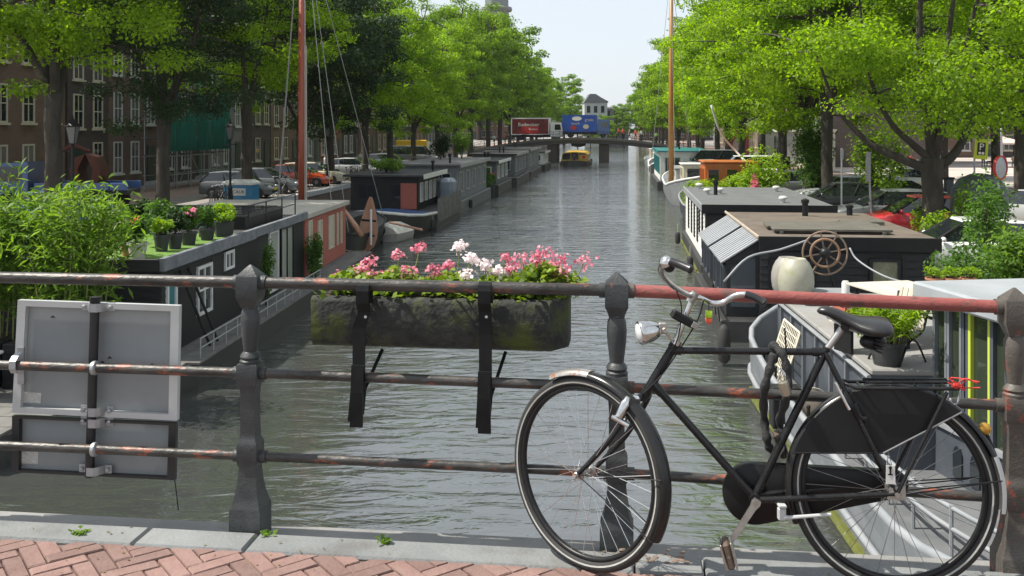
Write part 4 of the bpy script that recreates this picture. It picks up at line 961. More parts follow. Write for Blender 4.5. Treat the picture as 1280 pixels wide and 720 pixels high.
for k,(px,py,r,h,pm,ph,lm,fl,sq,lb) in enumerate((
 (172,323,.20,.33,m_potlt,.55,m_leaf_shrub,None,0,'leafy plant in a pale stone pot at the corner of the houseboat roof'),
 (202,314,.17,.36,m_potdk,.35,m_leaf_yellow,None,0,'low yellow green plant in a dark pot next to the pale stone pot'),
 (219,311,.17,.33,m_potdk,.50,m_leaf_dark_shade,None,0,'dark leaved plant in a dark pot on the houseboat roof'),
 (236,306,.19,.30,m_potdk,.55,m_leaf_shrub,m_pinkf,0,'plant with pink flowers in a dark pot on the houseboat roof'),
 (259,300,.19,.28,m_potdk,.50,m_leaf_shrub,None,0,'green bushy plant in a dark pot by the fascia of the houseboat'),
 (280,295,.22,.36,m_potdk,.42,m_leaf_yellow,None,1,'light green plant in the large square dark pot on the houseboat roof'))):
    potted(lb, onz(px,py,zr), r, h, pm, ph, 900, .085, lm, 60+k, sq, fl, gp)
shrub('roof_shrub', 'pink flowering shrub behind the pots on the houseboat roof', 'shrub', hbw(-1.6,3.6,2.52), .55,.5,1.0, 1700, .09, m_leaf_shrub, 71)
potted('grassy plant in a black trough on the houseboat roof', hbw(-2.4,2.6,2.52), .34,.42,m_black,.42,1300,.09,m_leaf_bamboo,72,True)
potted('bushy orange flowering plant beside the pale stone pot', hbw(-1.0,.75,2.52), .16,.2,m_terra,.55,1000,.08,m_leaf_shrub,73,False,mat('orange_petals',(.7,.22,.03),rough=.6))
potted('spiky yucca in a tub on the middle of the houseboat roof', hbw(-2.6,5.0,2.52), .2,.25,m_potdk,.6,800,.12,m_leaf_dark_shade,74)
g = MB(); g.bbox(-.35,.35,-.25,.25,0,.7,.03); t = thing('deck_locker','grey box with a pale lid on the deck below the bamboo','box', hbw(-2.1,-2.85,.545), R(-3)); part('body', g, m_fascia, t); g = MB(); g.bbox(-.4,.4,-.3,.3,.7,.76,.02); part('lid', g, mat('pale_plastic',(.5,.5,.48),rough=.5), t)

# ---- sailing barge with the red brown mast
def hullmesh(L_, W_, sheer, z0=-.5, n=16, bowp=.28, sternp=.18, flare=.92, keel=.75):
    rings = []
    for i in range(n+1):
        s = i/n; w = W_/2
        if s < bowp: w *= max(.04, math.sin(.5*math.pi*s/bowp))**.6
        if s > 1-sternp: w *= max(.25, math.cos(.5*math.pi*(s-1+sternp)/sternp))**.45
        y = s*L_; zt = sheer(s)
        rings.append([(-w*keel,y,z0),(-w*flare,y,z0+(zt-z0)*.5),(-w,y,zt),(w,y,zt),(w*flare,y,z0+(zt-z0)*.5),(w*keel,y,z0)])
    return rings
def gunwale(rings, r, dz=0):
    L_ = [Vector(q[2])+Vector((0,0,dz)) for q in rings]; R_ = [Vector(q[3])+Vector((0,0,dz)) for q in rings]; m = MB(); m.tube(L_[::-1]+R_, r, 6); return m
m_mast = mat('red_brown_mast', (.25,.05,.025), (.34,.085,.04), 2, rough=.4, stretch=(1,1,.2)); m_leeb = mat('varnished_oak', (.30,.13,.07), (.46,.26,.17), 3, rough=.45, stretch=(1,1,.3)); m_rope = mat('pale_rope', (.45,.42,.36), (.36,.33,.28), 30, rough=.9); m_wire = mat('rigging_wire', (.35,.35,.35), rough=.5, metal=.5)
sb = thing('sailing_barge', 'old sailing barge with tall red brown mast and wooden leeboards', 'sailing boat', (*C(-12.3,36.9),WATER), R(-CA))
rg = hullmesh(8.2, 3.7, lambda s: .75+.55*(2*s-1)**2); mb = MB(); mb.loft(rg); part('hull', mb, m_hull_dk, sb, 50); part('gunwale', gunwale(rg,.05), m_blackwood, sb)
mb = MB(); mb.bbox(-1.1,1.1,2.6,6.6,.7,1.45,.06); part('cabin_top', mb, m_blackwood, sb)
mx, my = -1.55, 2.2
mloc = at(378,240,38.6); inv = Matrix.Rotation(R(CA),4,'Z'); lm_ = inv @ (Vector((mloc.x,38.6,0))-Vector((sb.location.x,sb.location.y,0))); mx, my = lm_.x, lm_.y
mb = MB(); mb.tube([(mx,my,.6),(mx,my,5),(mx-.03,my,14)], [.17,.17,.12], 12); ms = part('mast', mb, m_mast, sb, True)
for k,(x,y,z) in enumerate(((mx-1.3,my+.6,1),(mx-1.0,my-.4,1),(mx+1.75,my+.5,1),(mx+1.5,my-.6,1.0),(mx+.5,my-1.2,1.2),(mx+2.2,my+4.5,1.3))):
    g = MB(); g.tube([(x,y,z),(mx+(.1 if x>mx else -.1),my,13.6)], .016, 4); part('stay', g, m_wire, sb)
mb = MB(); mb.tube([(mx+.25,my-.25,.9),(mx+.22,my-.2,8.5)], .03, 6); part('halyard', mb, m_rope, sb)
# leeboard hanging on the canal side (pear shaped plank)
def leeboard(nm, c, hgt, wid, tilt, rz):
    pts = [(-.05,1),(.06,.99),(.16,.86),(.30,.62),(.40,.38),(.40,.18),(.30,.0),(.12,-.11),(-.1,-.12),(-.28,0),(-.36,.2),(-.33,.45),(-.22,.7),(-.12,.9)]
    M_ = Matrix.Translation(c) @ Matrix.Rotation(rz,4,'Z') @ Matrix.Rotation(tilt,4,'Y')
    p = MB(); p.prism([M_ @ Vector((x*wid,0,z*hgt)) for x,z in pts], (M_.to_3x3() @ Vector((0,.07,0)))); q = part(nm, p, m_leeb, sb)
    for zz in (.2,.5): b = MB(); b.prism([M_ @ Vector((x*wid,-.012,(zz+d)*hgt)) for x,d in ((-.28,0),(.3,0),(.3,.04),(-.28,.04))], (M_.to_3x3() @ Vector((0,.01,0)))); part('iron_strap', b, m_black, q)
lq = inv @ (Vector(at(455,0,40.6)[:2]+(0,)) if False else Vector((at(455,300,40.6).x-sb.location.x, 40.6-sb.location.y, 0)))
leeboard('leeboard', (lq.x+.1,lq.y,.2), 2.1, 1.05, R(5), R(6))
lq = inv @ Vector((at(438,0,38.0).x-sb.location.x, 38.0-sb.location.y, 0)); 
for nm,(x,y,z),(x2,y2,z2),w_,m_ in (('furled_sail',(mx+.9,my-1.0,1.1),(mx+1.8,my-1.2,2.35),.2,mat('sail_canvas',(.5,.46,.40),(.4,.36,.31),5,rough=.9)),('rudder_blade',(mx+2.75,my-1.1,1.0),(mx+1.85,my-1.2,2.35),.22,m_leeb)):
    p = MB(); a, b = Vector((x,y,z)), Vector((x2,y2,z2)); p.tube([a, a.lerp(b,.3), a.lerp(b,.7), b], [w_*1.2,w_*1.3,w_*.8,w_*.25], 8, flat=.4); part(nm, p, m_, sb, True)
p = MB(); p.tube([(mx+3.2,my+1.5,1.3),(mx+4.7,my+1.0,1.05)], .05, 6); part('boom', p, m_leeb, sb)
p = MB(); p.tube([(mx+2.95,my-.5,.6),(mx+2.95,my-.5,2.0)], .045, 6); part('mooring_post', p, m_white, sb)

# ---- generic houseboats
def houseboat(label, y0, L_, W_, x0, wallm, roofz, seed, hull_h=.75, trim=None, frontw=2, sidew=4, over=.25, hm=None, name='houseboat', front_red=False, vents=2, side=1, inset=.3, roofm=None, boww=True, frontm=None):
    """side=1: moored on the left bank, water to its right. x0 = canal line of the water side edge"""
    t = thing(name, label, 'houseboat', (*C(x0,y0),WATER), R(-CA)); s = side; rnd = random.Random(seed)
    X = lambda a: -s*a          # a measured inwards from the water side
    def bx(m, a0,a1,y0_,y1_,z0,z1,b=0):
        x0_,x1_ = sorted((X(a0),X(a1)))
        return m.bbox(x0_,x1_,y0_,y1_,z0,z1,b) if b else m.box(x0_,x1_,y0_,y1_,z0,z1)
    mb = MB(); bx(mb,0,W_,0,L_,-.5,hull_h,.05); part('hull', mb, hm or m_hull_dk, t)
    cy0 = 1.0 if boww else .3
    mb = MB(); bx(mb,inset,W_-.2,cy0,L_-.4,hull_h,roofz-.12); cb = part('cabin', mb, wallm, t)
    mb = MB(); bx(mb,inset-over,W_-.2+over,cy0-over,L_-.4+over,roofz-.12,roofz,.02); rf = part('roof', mb, roofm or m_roofblk, t)
    mb = MB(); bx(mb,inset-over-.02,inset-over+.02,cy0-over,L_-.4+over,roofz-.22,roofz+.03); part('fascia', mb, trim or m_white, rf)
    hh = roofz-hull_h-.12
    for i in range(frontw):
        c = (X(inset+(W_-.2-inset)*(i+.5)/frontw), cy0, hull_h+hh*.3); win(cb, c, (1,0,0), (0,-1,0), (W_-.2-inset)/frontw*.6, hh*.5, m=frontm or trim, bars=(2,1))
    for i in range(sidew):
        c = (X(inset), cy0+(L_-.4-cy0)*(i+.5)/sidew, hull_h+hh*.22); win(cb, c, (0,1,0), (s,0,0), min(1.3,(L_-2)/sidew*.62), hh*.6, m=trim, bars=(2,1))
    for i in range(vents):
        p = MB(); vx = X(rnd.uniform(.9,W_-.9)); vy = rnd.uniform(cy0+.6,L_-1); p.lathe([(.07,roofz-.01),(.07,roofz+.45),(.12,roofz+.46),(.13,roofz+.55),(.05,roofz+.62)], 10, c=(vx,vy,0)); part('flue', p, m_black, rf)
    return t
h2 = houseboat('dark houseboat with felt roof and a blue tarpaulin over its bow', 49.2, 7.6, 5.0, -9.2, m_blackwood, 2.75, 1, trim=m_white, frontw=2, sidew=5, over=.35, hull_h=.9, inset=1.15, frontm=m_blackwood)
rg = [[(x*w/2-2.5,y,z) for x,z in ((-.8,-.5),(-.95,.3),(-1,zt),(1,zt),(.95,.3),(.8,-.5))] for y,w,zt in ((-4.3,.6,1.25),(-3.9,2.3,1.15),(-3.2,3.5,1.02),(-2.0,4.5,.92),(0,4.95,.86),(.02,4.95,.86))]
mb = MB(); mb.loft(rg); part('bow', mb, m_hull_dk, h2, 50); part('gunwale', gunwale(rg,.075), m_white, h2)
mb = MB(); mb.loft([[(x*w/2-2.5,y,zt+b) for x,b in ((-.93,.02),(-.5,.14),(0,.2),(.5,.14),(.93,.02),(0,-.02))] for y,w,zt in ((-3.9,2.1,1.12),(-3.2,3.3,1.0),(-2.0,4.3,.92),(-.05,4.7,.86))]); part('blue_tarpaulin', mb, mat('blue_tarpaulin',(.012,.05,.16),(.02,.08,.22),4,rough=.45,bump=.5,bscale=6), h2, 40)
mb = MB(); mb.box(-2.1,-1.25,.93,.985,.95,2.3); part('red_brown_panel', mb, m_redwood, h2)
for i in range(12):
    mb = MB(); mb.box(.005,.04,.2+i*.62,.2+i*.62+.56,.35,1.55); part('side_board', mb, m_deckwood, h2)
h3 = houseboat('grey houseboat with pale roof edge and two tall white windows', 57.6, 14.5, 4.3, -9.4, mat('blue_grey_boards',(.14,.155,.17),(.2,.21,.22),2,rough=.7), 3.0, 2, trim=m_greymetal, sidew=5, hm=mat('grey_hull',(.10,.105,.11),(.15,.15,.15),2,rough=.6), roofm=mat('grey_roofing',(.16,.155,.15),(.22,.21,.2),2,rough=.9))
houseboat('low slate grey houseboat with round number on its wall', 75, 9.5, 4.4, -9.2, mat('slate_boards',(.07,.08,.085),(.11,.12,.12),2,rough=.7), 2.6, 3, sidew=3, trim=m_white)
houseboat('charcoal houseboat with white domes on the roof', 86, 12, 4.4, -8.9, mat('charcoal_boards',(.08,.085,.09),(.12,.125,.13),2,rough=.7), 2.9, 4, sidew=4, trim=m_greymetal)
houseboat('plain grey box houseboat before the road bridge', 99.5, 14, 4.6, -8.8, mat('mid_grey_boards',(.13,.135,.14),(.19,.19,.19),2,rough=.7), 3.0, 5, sidew=3, trim=m_greymetal, boww=False)
houseboat('small houseboat with a white canopy moored at the bridge', 116, 10, 3.6, -8.6, m_white, 2.3, 6, sidew=3, trim=m_white)
t = thing('tarpaulin_cover','blue grey tarpaulin cover standing on the side deck of the grey houseboat','cover', (*C(-9.75,55.4),WATER+.86), R(-CA)); mb = MB(); mb.bbox(-.45,.45,-.8,.8,0,1.45,.2); part('cover', mb, mat('grey_tarpaulin',(.17,.20,.24),(.22,.25,.29),3,rough=.6,bump=.5,bscale=5), t)
shrub('roof_shrub','bright yellow green plant on the dark houseboat roof','shrub',(*C(-12.2,52.4),WATER+2.74),1.2,.9,.75,1500,.16,m_leaf_bamboo,81)
shrub('roof_shrub','tall bright green plant on the roof of the grey houseboat','shrub',(*C(-11.2,69.5),WATER+2.99),1.0,1,1.9,1500,.2,m_leaf_bamboo,82)
shrub('roof_shrub','dark conical shrub on the grey houseboat roof','shrub',(*C(-12.4,67.5),WATER+2.99),.9,.9,2.2,1600,.18,m_leaf_dark_shade,83)
shrub('deck_shrub','green climber at the end of the grey houseboat','shrub',(*C(-9.9,72.6),WATER),.6,.7,3.1,1700,.16,m_leaf_shrub,84)
potted('pink geranium in a pot between the grey houseboats', (*C(-9.6,74.2),WATER+.0),.25,.9,m_potdk,.8,500,.14,m_leaf_shrub,85,False,m_redf)
t = thing('dinghy','small covered dinghy with black outboard motor beside the leeboard','boat',(at(481,299,44).x,43.9,WATER),R(-20))
rg = [[(x*w/2,y,z) for x,z in ((-.7,-.15),(-.95,.15),(-1,.4),(1,.4),(.95,.15),(.7,-.15))] for y,w in ((0,1.25),(.6,1.4),(1.6,1.3),(2.3,.8),(2.6,.2))]
mb = MB(); mb.loft(rg); part('hull', mb, mat('grey_rubber_boat',(.38,.37,.34),(.30,.29,.27),3,rough=.6), t, 50)
mb = MB(); mb.loft([[(x*w/2,y,.38+h*b) for x,b in ((-1.02,0),(-.7,.6),(0,1),(.7,.6),(1.02,0),(0,-.2))] for y,w,h in ((-.03,1.3,.35),(.5,1.42,.5),(1.6,1.3,.4),(2.35,.75,.15))]); part('canvas_cover', mb, mat('pale_canvas',(.58,.56,.50),(.46,.44,.38),3,rough=.85), t, 50)
mb = MB(); mb.sphere((0,-.22,.52),(.14,.18,.2)); mb.tube([(0,-.25,.4),(0,-.27,-.3)], .06, 8); part('outboard_motor', mb, m_black, t, True)

# ---- things on the left quay
t = thing('waste_container','blue waste container with white lid and white label on the quay','container',(at(301.5,250,48.5).x,48.5,QUAY),R(-8))
mb = MB(); mb.bbox(-.75,.75,-.5,.5,.06,.95,.04); b = part('body', mb, mat('blue_grp',(.03,.16,.30),(.04,.20,.36),3,rough=.4), t); mb = MB(); mb.loft([[(-.8,-.55,.95),(.8,-.55,.95),(.8,.55,.95),(-.8,.55,.95)],[(-.8,-.55,1.05),(.8,-.55,1.05),(.8,.55,1.05),(-.8,.55,1.05)],[(-.6,-.4,1.18),(.6,-.4,1.18),(.6,.4,1.18),(-.6,.4,1.18)]]); part('lid', mb, m_white, t)
mb = MB(); mb.box(-.45,.45,-.512,-.502,.42,.78); lb = part('label_plate', mb, m_white, b); o = link('lettering', text_mesh('MCAUK',.24,m_black,.003), lb, (0,-.518,.6)); o.rotation_euler = (R(90),0,0)
m_net = mat('green_scaffold_net', (.005,.17,.13), (.01,.22,.17), 3, rough=.8, bump=.5, bscale=3)
sc = thing('scaffold','steel pole scaffold hung with green netting before the gabled house','scaffold',(*C(HLx+2.6,58.2),QUAY),rzL)
for i in range(6):
    for y in (0,-1.1):
        g = MB(); g.tube([(i*2,y,0),(i*2,y,8.2)], .035, 5); part('pole', g, m_greymetal, sc)
for k in range(7):
    for y in (0,-1.1):
        g = MB(); g.tube([(-.3,y,.9+k*1.15),(10.3,y,.9+k*1.15)], .03, 5); part('ledger', g, m_greymetal, sc)
for i in range(5):
    g = MB(); g.tube([(i*2,-1.12,.1),(i*2+2,-1.12,2.05)] if i%2 else [(i*2+2,-1.12,.1),(i*2,-1.12,2.05)], .028, 5); part('brace', g, m_greymetal, sc)
for k in range(2):
    g = MB(); g.box(-.2,10.2,-1.05,-.05,2.1+k*2.3,2.16+k*2.3); part('walk_board', g, m_deckwood, sc)
rn = random.Random(9)
for (x0,x1,zs) in ((.0,2.2,(5.6,6.4,7.6,6.2)),(2.3,4.6,(4.4,4.6,5.4,5.6)),(4.7,6.9,(7.3,6.6,5.3,5.0)),(7.0,10.2,(5.2,5.6,7.4,8.0))):
    g = MB(); n = 8; top = []
    for i in range(n+1):
        f = i/n*3; a = int(min(f,2)); zt = zs[a]+(zs[a+1]-zs[a])*(f-a); x = x0+(x1-x0)*i/n; top.append((x, zt))
    g.loft([[(x,-1.20+.05*math.sin(i*2.3),2.35),(x,-1.20+.09*math.sin(i*1.7+1),(2.35+zt)/2),(x,-1.2+.04*math.sin(i),zt),(x,-1.22+.04*math.sin(i),zt),(x,-1.22+.09*math.sin(i*1.7+1),(2.35+zt)/2),(x,-1.22+.05*math.sin(i*2.3),2.35)] for i,(x,zt) in enumerate(top)]); part('netting', g, m_net, sc, True)
# flatbed with grab
gt = thing('flatbed_truck','blue flatbed truck with a rust brown clamshell grab behind the bamboo','truck',(-20.2,44.5,QUAY+.006),R(186))
mb = MB(); mb.bbox(-2.6,1.6,-1.1,1.1,.75,.95,.02); part('bed', mb, m_black, gt)
for i in range(5): g = MB(); g.bbox(-2.6+i*.82,-1.82+i*.82,-1.12,-1.06,.96,1.3,.02); part('side_panel', g, p_blu, gt)
for i in range(5): g = MB(); g.bbox(-2.6+i*.82,-1.82+i*.82,1.06,1.12,.96,1.3,.02); part('side_panel', g, p_blu, gt)
g = MB(); g.loft([[(1.75,y,.5),(3.4,y,.5),(3.4,y,1.4),(3.15,y,2.2),(1.75,y,2.25)] for y in (-1.05,1.05)]); cbb = part('cab', g, p_blu, gt)
for s in (-1,1): g = MB(); g.box(2.0,3.0,s*1.055-.01,s*1.055+.01,1.4,2.05); part('side_window', g, m_carglass, cbb)
for x in (-1.7,2.6):
    for s in (-1,1): w = MB(); w.lathe([(.2,-.13),(.44,-.13),(.46,0),(.44,.13),(.2,.13)],16,Matrix.Rotation(R(90),4,'X'),(x,s*.95,.46)); part('wheel', w, m_rubber, gt)
m_rust = mat('rust_brown_steel', (.09,.025,.015), (.15,.04,.02), 3, rough=.7)
g = MB(); g.tube([(1.3,0,.95),(1.3,0,2.4),(.2,-.2,3.0),(-.5,-.3,2.7)], [.13,.12,.1,.08], 8); cr_ = part('crane_arm', g, m_rust, gt)
for s in (-1,1):
    g = MB(); g.loft([[(-.5+s*a*.75,y,z) for a,z in ((.0,2.6),(.55,2.45),(.9,1.9),(.8,1.35),(.15,1.0),(.35,1.5),(.45,1.9),(.2,2.3))] for y in (-.95,.35)]); part('grab_shell', g, m_rust, cr_, 40)
for y,pm,st,rz_,lb in ((36.2,p_blu,'hatch',-5,'blue hatchback on the left quay beside the bamboo'),(52.5,p_gry,'hatch',-4,'dark grey hatchback parked below the red brown mast'),(56.2,p_gry,'estate',-8,'grey estate car parked left of the red brown mast'),(62.7,p_org,'hatch',-4,'orange red hatchback behind the furled sail'),(65.6,p_crm,'estate',-6,'cream estate car behind the dark houseboat roof'),(75.5,p_sil,'hatch',-4,'silver hatchback beside the lime green elm on the left quay'),(79,p_blk,'sedan',-7,'black sedan behind the grey houseboat'),(88,p_gry,'estate',-5,'grey estate car farther along the left quay'),(98,p_gry,'van',-3,'grey van near the left end of the road bridge')):
    car(lb, (*C(QL-2.6,y),QUAY), R(rz_), pm, st, 'cars parked on the left quay')
rb = random.Random(21)
for k in range(16):
    y = (45.5,46.2,46.8,54.2,54.8,58.2,59,68.5,69.2,70,71.4,72.1,83,84,90.5,95)[k]
    park_bike((*C(QL-.9-rb.uniform(0,.3),y),QUAY), R(80)+rb.uniform(-.25,.25), 'bicycle parked at the edge of the left quay', 'bicycles parked on the left quay')
for k in range(18):
    y = 100+k*1.35 if k < 9 else 60.8+(k-9)*4.1
    park_bike((*C(QL-(.9 if k < 9 else 5.4)-rb.uniform(0,.4),y),QUAY), R(80)+rb.uniform(-.3,.3), 'bicycle parked at the edge of the left quay' if k < 9 else 'bicycle parked along the houses side of the left street', 'bicycles parked on the left quay')
for k,(y,sh,ps) in enumerate(((84.8,0,'stand'),(74.5,0,'walk'),(93,2,'walk'),(108,0,'walk'))):
    person(['person in a white shirt standing on the left quay by the elms','person in a white top walking past the silver hatchback','person in navy walking along the left quay','person in white walking toward the road bridge on the left quay'][k], (*C(QL-4.6,y),QUAY), k*1.7, ps, sh, c_dark)
t = thing('delivery_van_yellow','yellow and white delivery van near the left end of the road bridge','van',(*C(QL-5.5,112),QUAY),R(5)); t.name = 'delivery_van'
mb = MB(); mb.bbox(-2.2,1.4,-.95,.95,.45,2.4,.08); part('body', mb, mat('yellow_van_paint',(.7,.42,.02),rough=.35), t); mb = MB(); mb.loft([[(1.4,y,.45),(2.5,y,.45),(2.5,y,1.1),(2.0,y,2.1),(1.4,y,2.3)] for y in (-.93,.93)]); part('cab', mb, p_wht, t)
for x in (-1.4,1.8):
    for s in (-1,1): w = MB(); w.lathe([(.2,-.1),(.33,-.1),(.35,0),(.33,.1),(.2,.1)],14,Matrix.Rotation(R(90),4,'X'),(x,s*.85,.35)); part('wheel', w, m_rubber, t)
# ================================================================ RIGHT SIDE OF THE CANAL
m_barge = mat('grey_barge_paint', (.12,.135,.15), (.17,.182,.195), 1.5, rough=.5, c3=(.14,.13,.12), t3=.64, s3=4)
m_bargedk = mat('dark_slate_paint', (.05,.06,.075), (.075,.085,.10), 2, rough=.5)
m_bargelt = mat('pale_grey_paint', (.21,.225,.24), (.28,.29,.30), 2, rough=.45, c3=(.28,.25,.22), t3=.66, s3=5)
m_deckgrey = mat('grey_deck_paint', (.20,.195,.185), (.27,.265,.25), 1.2, rough=.8, c3=(.2,.18,.16), t3=.6, s3=1.6, w3=.12)
m_whitedeck = mat('off_white_deck', (.58,.58,.56), (.48,.48,.46), 2, rough=.6)
m_algae = mat('green_algae', (.05,.06,.012), (.12,.13,.02), 6, rough=.9, bump=.6, bscale=30)
m_ruststeel = mat('rusty_iron', (.16,.10,.065), (.26,.20,.15), 18, rough=.8, bump=.4, bscale=60)
RB = R(-3.35); OB = Vector((4.43,15.0,WATER))
bg_ = thing('barge', 'long grey canal barge with raised deck and glazed deckhouse', 'barge', OB, RB)
W_ = 4.7
def prof(y):   # left edge offset, right edge, sheer height
    a = 0.0
    if y > 3.6: a = (y-3.6)**2*.50
    if y < -4.6: a = (-4.6-y)**2*.16
    z = .80+ (max(0,y-1.2)/3.8)**2*.75 + (max(0,-3.2-y)/3.3)**2*.25
    return a, W_-a, z
ys = [-7.5,-7,-6.4,-5.8,-5.2,-4.6,-4,-3,-2,-1,0,1,2,3,3.6,4.0,4.4,4.8,5.1,5.4]
rg = []
for y in ys:
    a,b,z = prof(y); c = (a+b)/2; rg.append([(a+.12,y,-.6),(a+.02,y,.15),(a,y,.62),(b,y,.62),(b-.02,y,.15),(b-.12,y,-.6)])
mb = MB(); mb.loft(rg); part('hull', mb, m_barge, bg_, 40)
for s in (0,1):
    mb = MB(); rr = []
    for y in ys:
        p = prof(y); x = p[s]; d = .06 if s == 0 else -.06; rr.append([(x-d*.3,y,.60),(x-d*.8,y,p[2]),(x+d,y,p[2]),(x+d,y,.60)])
    mb.loft(rr); part('bulwark', mb, m_barge, bg_, 40)
    mb = MB(); mb.tube([(prof(y)[s],y,prof(y)[2]+.02) for y in ys], .055, 8); part('gunwale', mb, m_bargelt, bg_, True)
    mb = MB(); mb.tube([(prof(y)[s]-(.03 if s == 0 else -.03),y,.30+ (prof(y)[2]-.8)*.5) for y in ys], .05, 6); part('rubbing_strake', mb, m_bargelt, bg_, True)
mb = MB(); mb.tube([(prof(y)[0]-.005,y,.03) for y in ys[3:16]], .07, 6); part('waterline_algae', mb, m_algae, bg_)
mb = MB(); mb.loft([[(prof(y)[0]+.07,y,.625),(prof(y)[1]-.07,y,.625),(prof(y)[1]-.07,y,.66),(prof(y)[0]+.07,y,.66)] for y in ys]); part('side_deck', mb, mat('slate_grey_deck',(.10,.105,.11),(.15,.155,.16),2,rough=.7), bg_)
# raised hold
mb = MB(); hx0,hx1,hy0,hy1,hz = .52,4.2,-2.2,3.7,2.0
mb.box(hx0,hx1,hy0,hy1,.66,hz-.08); hd = part('hold', mb, m_bargedk, bg_)
mb = MB(); mb.bbox(hx0-.06,hx1+.06,hy0-.05,hy1+.06,hz-.08,hz,.02); part('hold_roof', mb, m_deckgrey, hd)
mb = MB(); mb.tube([(hx0-.07,hy0,hz-.12),(hx0-.07,hy1,hz-.12)], .035, 6); part('hold_rail', mb, m_bargelt, hd)
for i in range(7):
    g = MB(); y = hy0+.3+i*.85; g.prism([(hx0-.003,y,.7),(hx0-.003,y+.06,.7),(hx0-.003,y+.06,1.86),(hx0-.003,y,1.86)], (-.05,0,0)); part('hold_rib', g, m_barge, hd)
for y,a in ((3.0,.12),(2.0,.12),(1.0,.1),(-.4,.1)):
    g = MB(); g.tube([(a,y,.66),(a,y,.95)], .025, 6); g.sphere((a,y,.96),.035,8,6); part('deck_pin', g, m_black, bg_)
# fore platform beyond the hold
g = MB(); g.bbox(1.0,3.9,3.75,4.6,.66,1.5,.03); part('fore_locker', g, m_bargelt, bg_)
# deckhouse
MBg = (Matrix.Translation(OB) @ Matrix.Rotation(RB,4,'Z')).inverted() @ Matrix.Translation((5.60,12.75,WATER)) @ Matrix.Rotation(R(9),4,'Z')
g = MB(); g.box(0,2.6,-4.4,0,.6,1.35,MBg); g.box(.12,2.5,-4.3,-.08,1.35,2.9,MBg); dh = part('deckhouse', g, m_bargedk, bg_)
g = MB(); g.bbox(-.22,2.9,-4.6,.16,2.93,3.15,.03,MBg); part('deckhouse_roof', g, mat('zinc_roof',(.26,.28,.30),(.33,.345,.36),1.5,rough=.5), dh)
m_lime = mat('lime_green_frame', (.42,.50,.06), rough=.5); m_dkwin = glassmat('green_dark_glass', (.03,.04,.025), .06, .7)
yy = -.02
for i,(w,fm) in enumerate(((.30,m_barge),(.30,m_barge),(.12,m_bargedk),(.42,m_lime),(.3,m_bargedk),(.4,m_barge),(.5,m_barge),(.5,m_barge))):
    f = MB(); f.box(-.03,.10,yy-.05,yy,1.36,2.92,MBg); f.box(-.03,.10,yy-w,yy-w+.04,1.36,2.92,MBg); o = part('window_frame', f, fm, dh)
    q = MB(); q.box(.02,.10,yy-w+.042,yy-.052,1.36,2.92,MBg); part('pane', q, m_dkwin, o); yy -= w+.01
f = MB(); f.box(-.05,.1,-4.3,.0,1.30,1.36,MBg); part('window_sill', f, m_bargelt, dh)
for y in (-.45,-.8,-1.3):
    q = MB(); pts = [(0,0),(.18,0),(.18,.3),(.14,.38),(.09,.41),(.04,.38),(0,.3)]
    q.prism([MBg @ Vector((-.004,y-a,.75+b)) for a,b in pts], MBg.to_3x3() @ Vector((-.02,0,0))); part('arched_porthole', q, m_glass, dh)
for z,r in ((.98,.028),(1.2,.028)):
    g = MB(); g.tube(spline([(.25,-1.8,z-.05),(.30,-3.4,z),(.42,-4.6,z),(.75,-5.8,z+.05),(1.4,-6.9,z+.1)],4), r, 6); part('stern_rail', g, m_bargelt, bg_, True)
for (x,y) in ((.25,-1.8),(.29,-2.6),(.31,-3.4),(.36,-4.1),(.47,-4.9),(.75,-5.8)):
    g = MB(); g.tube([(x,y,.6),(x,y,1.24)], .022, 6); part('stanchion', g, m_bargelt, bg_)
RBm = Matrix.Rotation(RB,4,'Z')
def bw(x,y,z): return OB + RBm @ Vector((x,y,z))
def bl(p): return RBm.inverted() @ (Vector(p)-OB)
ZD = WATER+hz
# things on the barge
m_vase = mat('mossy_glazed_stoneware', (.27,.265,.20), (.36,.345,.28), 3, rough=.45, c3=(.24,.27,.12), t3=.52, s3=3.5, w3=.2)
for k,(px,Y,s,lb) in enumerate(((995,17.9,1.0,'pale mossy stoneware jar lying against the ship wheel on the barge'),(985,18.35,.95,'darker stoneware jar tucked behind the pale jar on the barge'))):
    p = at(px,0,Y); t = thing('stoneware_jar', lb, 'jar', (p.x,Y,ZD)); g = MB()
    g.lathe([(.20,0),(.25,.03),(.31,.17),(.33,.32),(.325,.45),(.295,.58),(.24,.69),(.185,.755),(.175,.77),(.15,.77),(.14,.74)], 24, Matrix.Scale(s,4)); part('body', g, m_vase if k == 0 else mat('brown_stoneware',(.20,.19,.17),(.27,.26,.23),3,rough=.5), t, True)
wl = at(1028,315,18.75); t = thing('ship_wheel', 'rusty spoked ship steering wheel standing at the end of the barge deck', 'ship wheel', (wl.x,18.6,ZD), R(-6)); wz = wl.z-ZD
def ringy(m, r, tr, c, n=28): m.tube(arc(c,r,0,6.2832*(n-1)/n,n), tr, 6, closed=True)
g = MB(); ringy(g,.42,.020,(0,0,wz)); part('outer_ring', g, m_ruststeel, t, True); g = MB(); ringy(g,.27,.028,(0,0,wz)); part('rim', g, mat('brown_wheel_wood',(.20,.11,.06),(.28,.17,.10),6,rough=.6), t, True)
for i in range(8):
    a = i*math.pi/4+.2; g = MB(); g.tube([(.05*math.cos(a),0,wz+.05*math.sin(a)),(.42*math.cos(a),0,wz+.42*math.sin(a))], .016, 6); part('spoke', g, m_ruststeel, t)
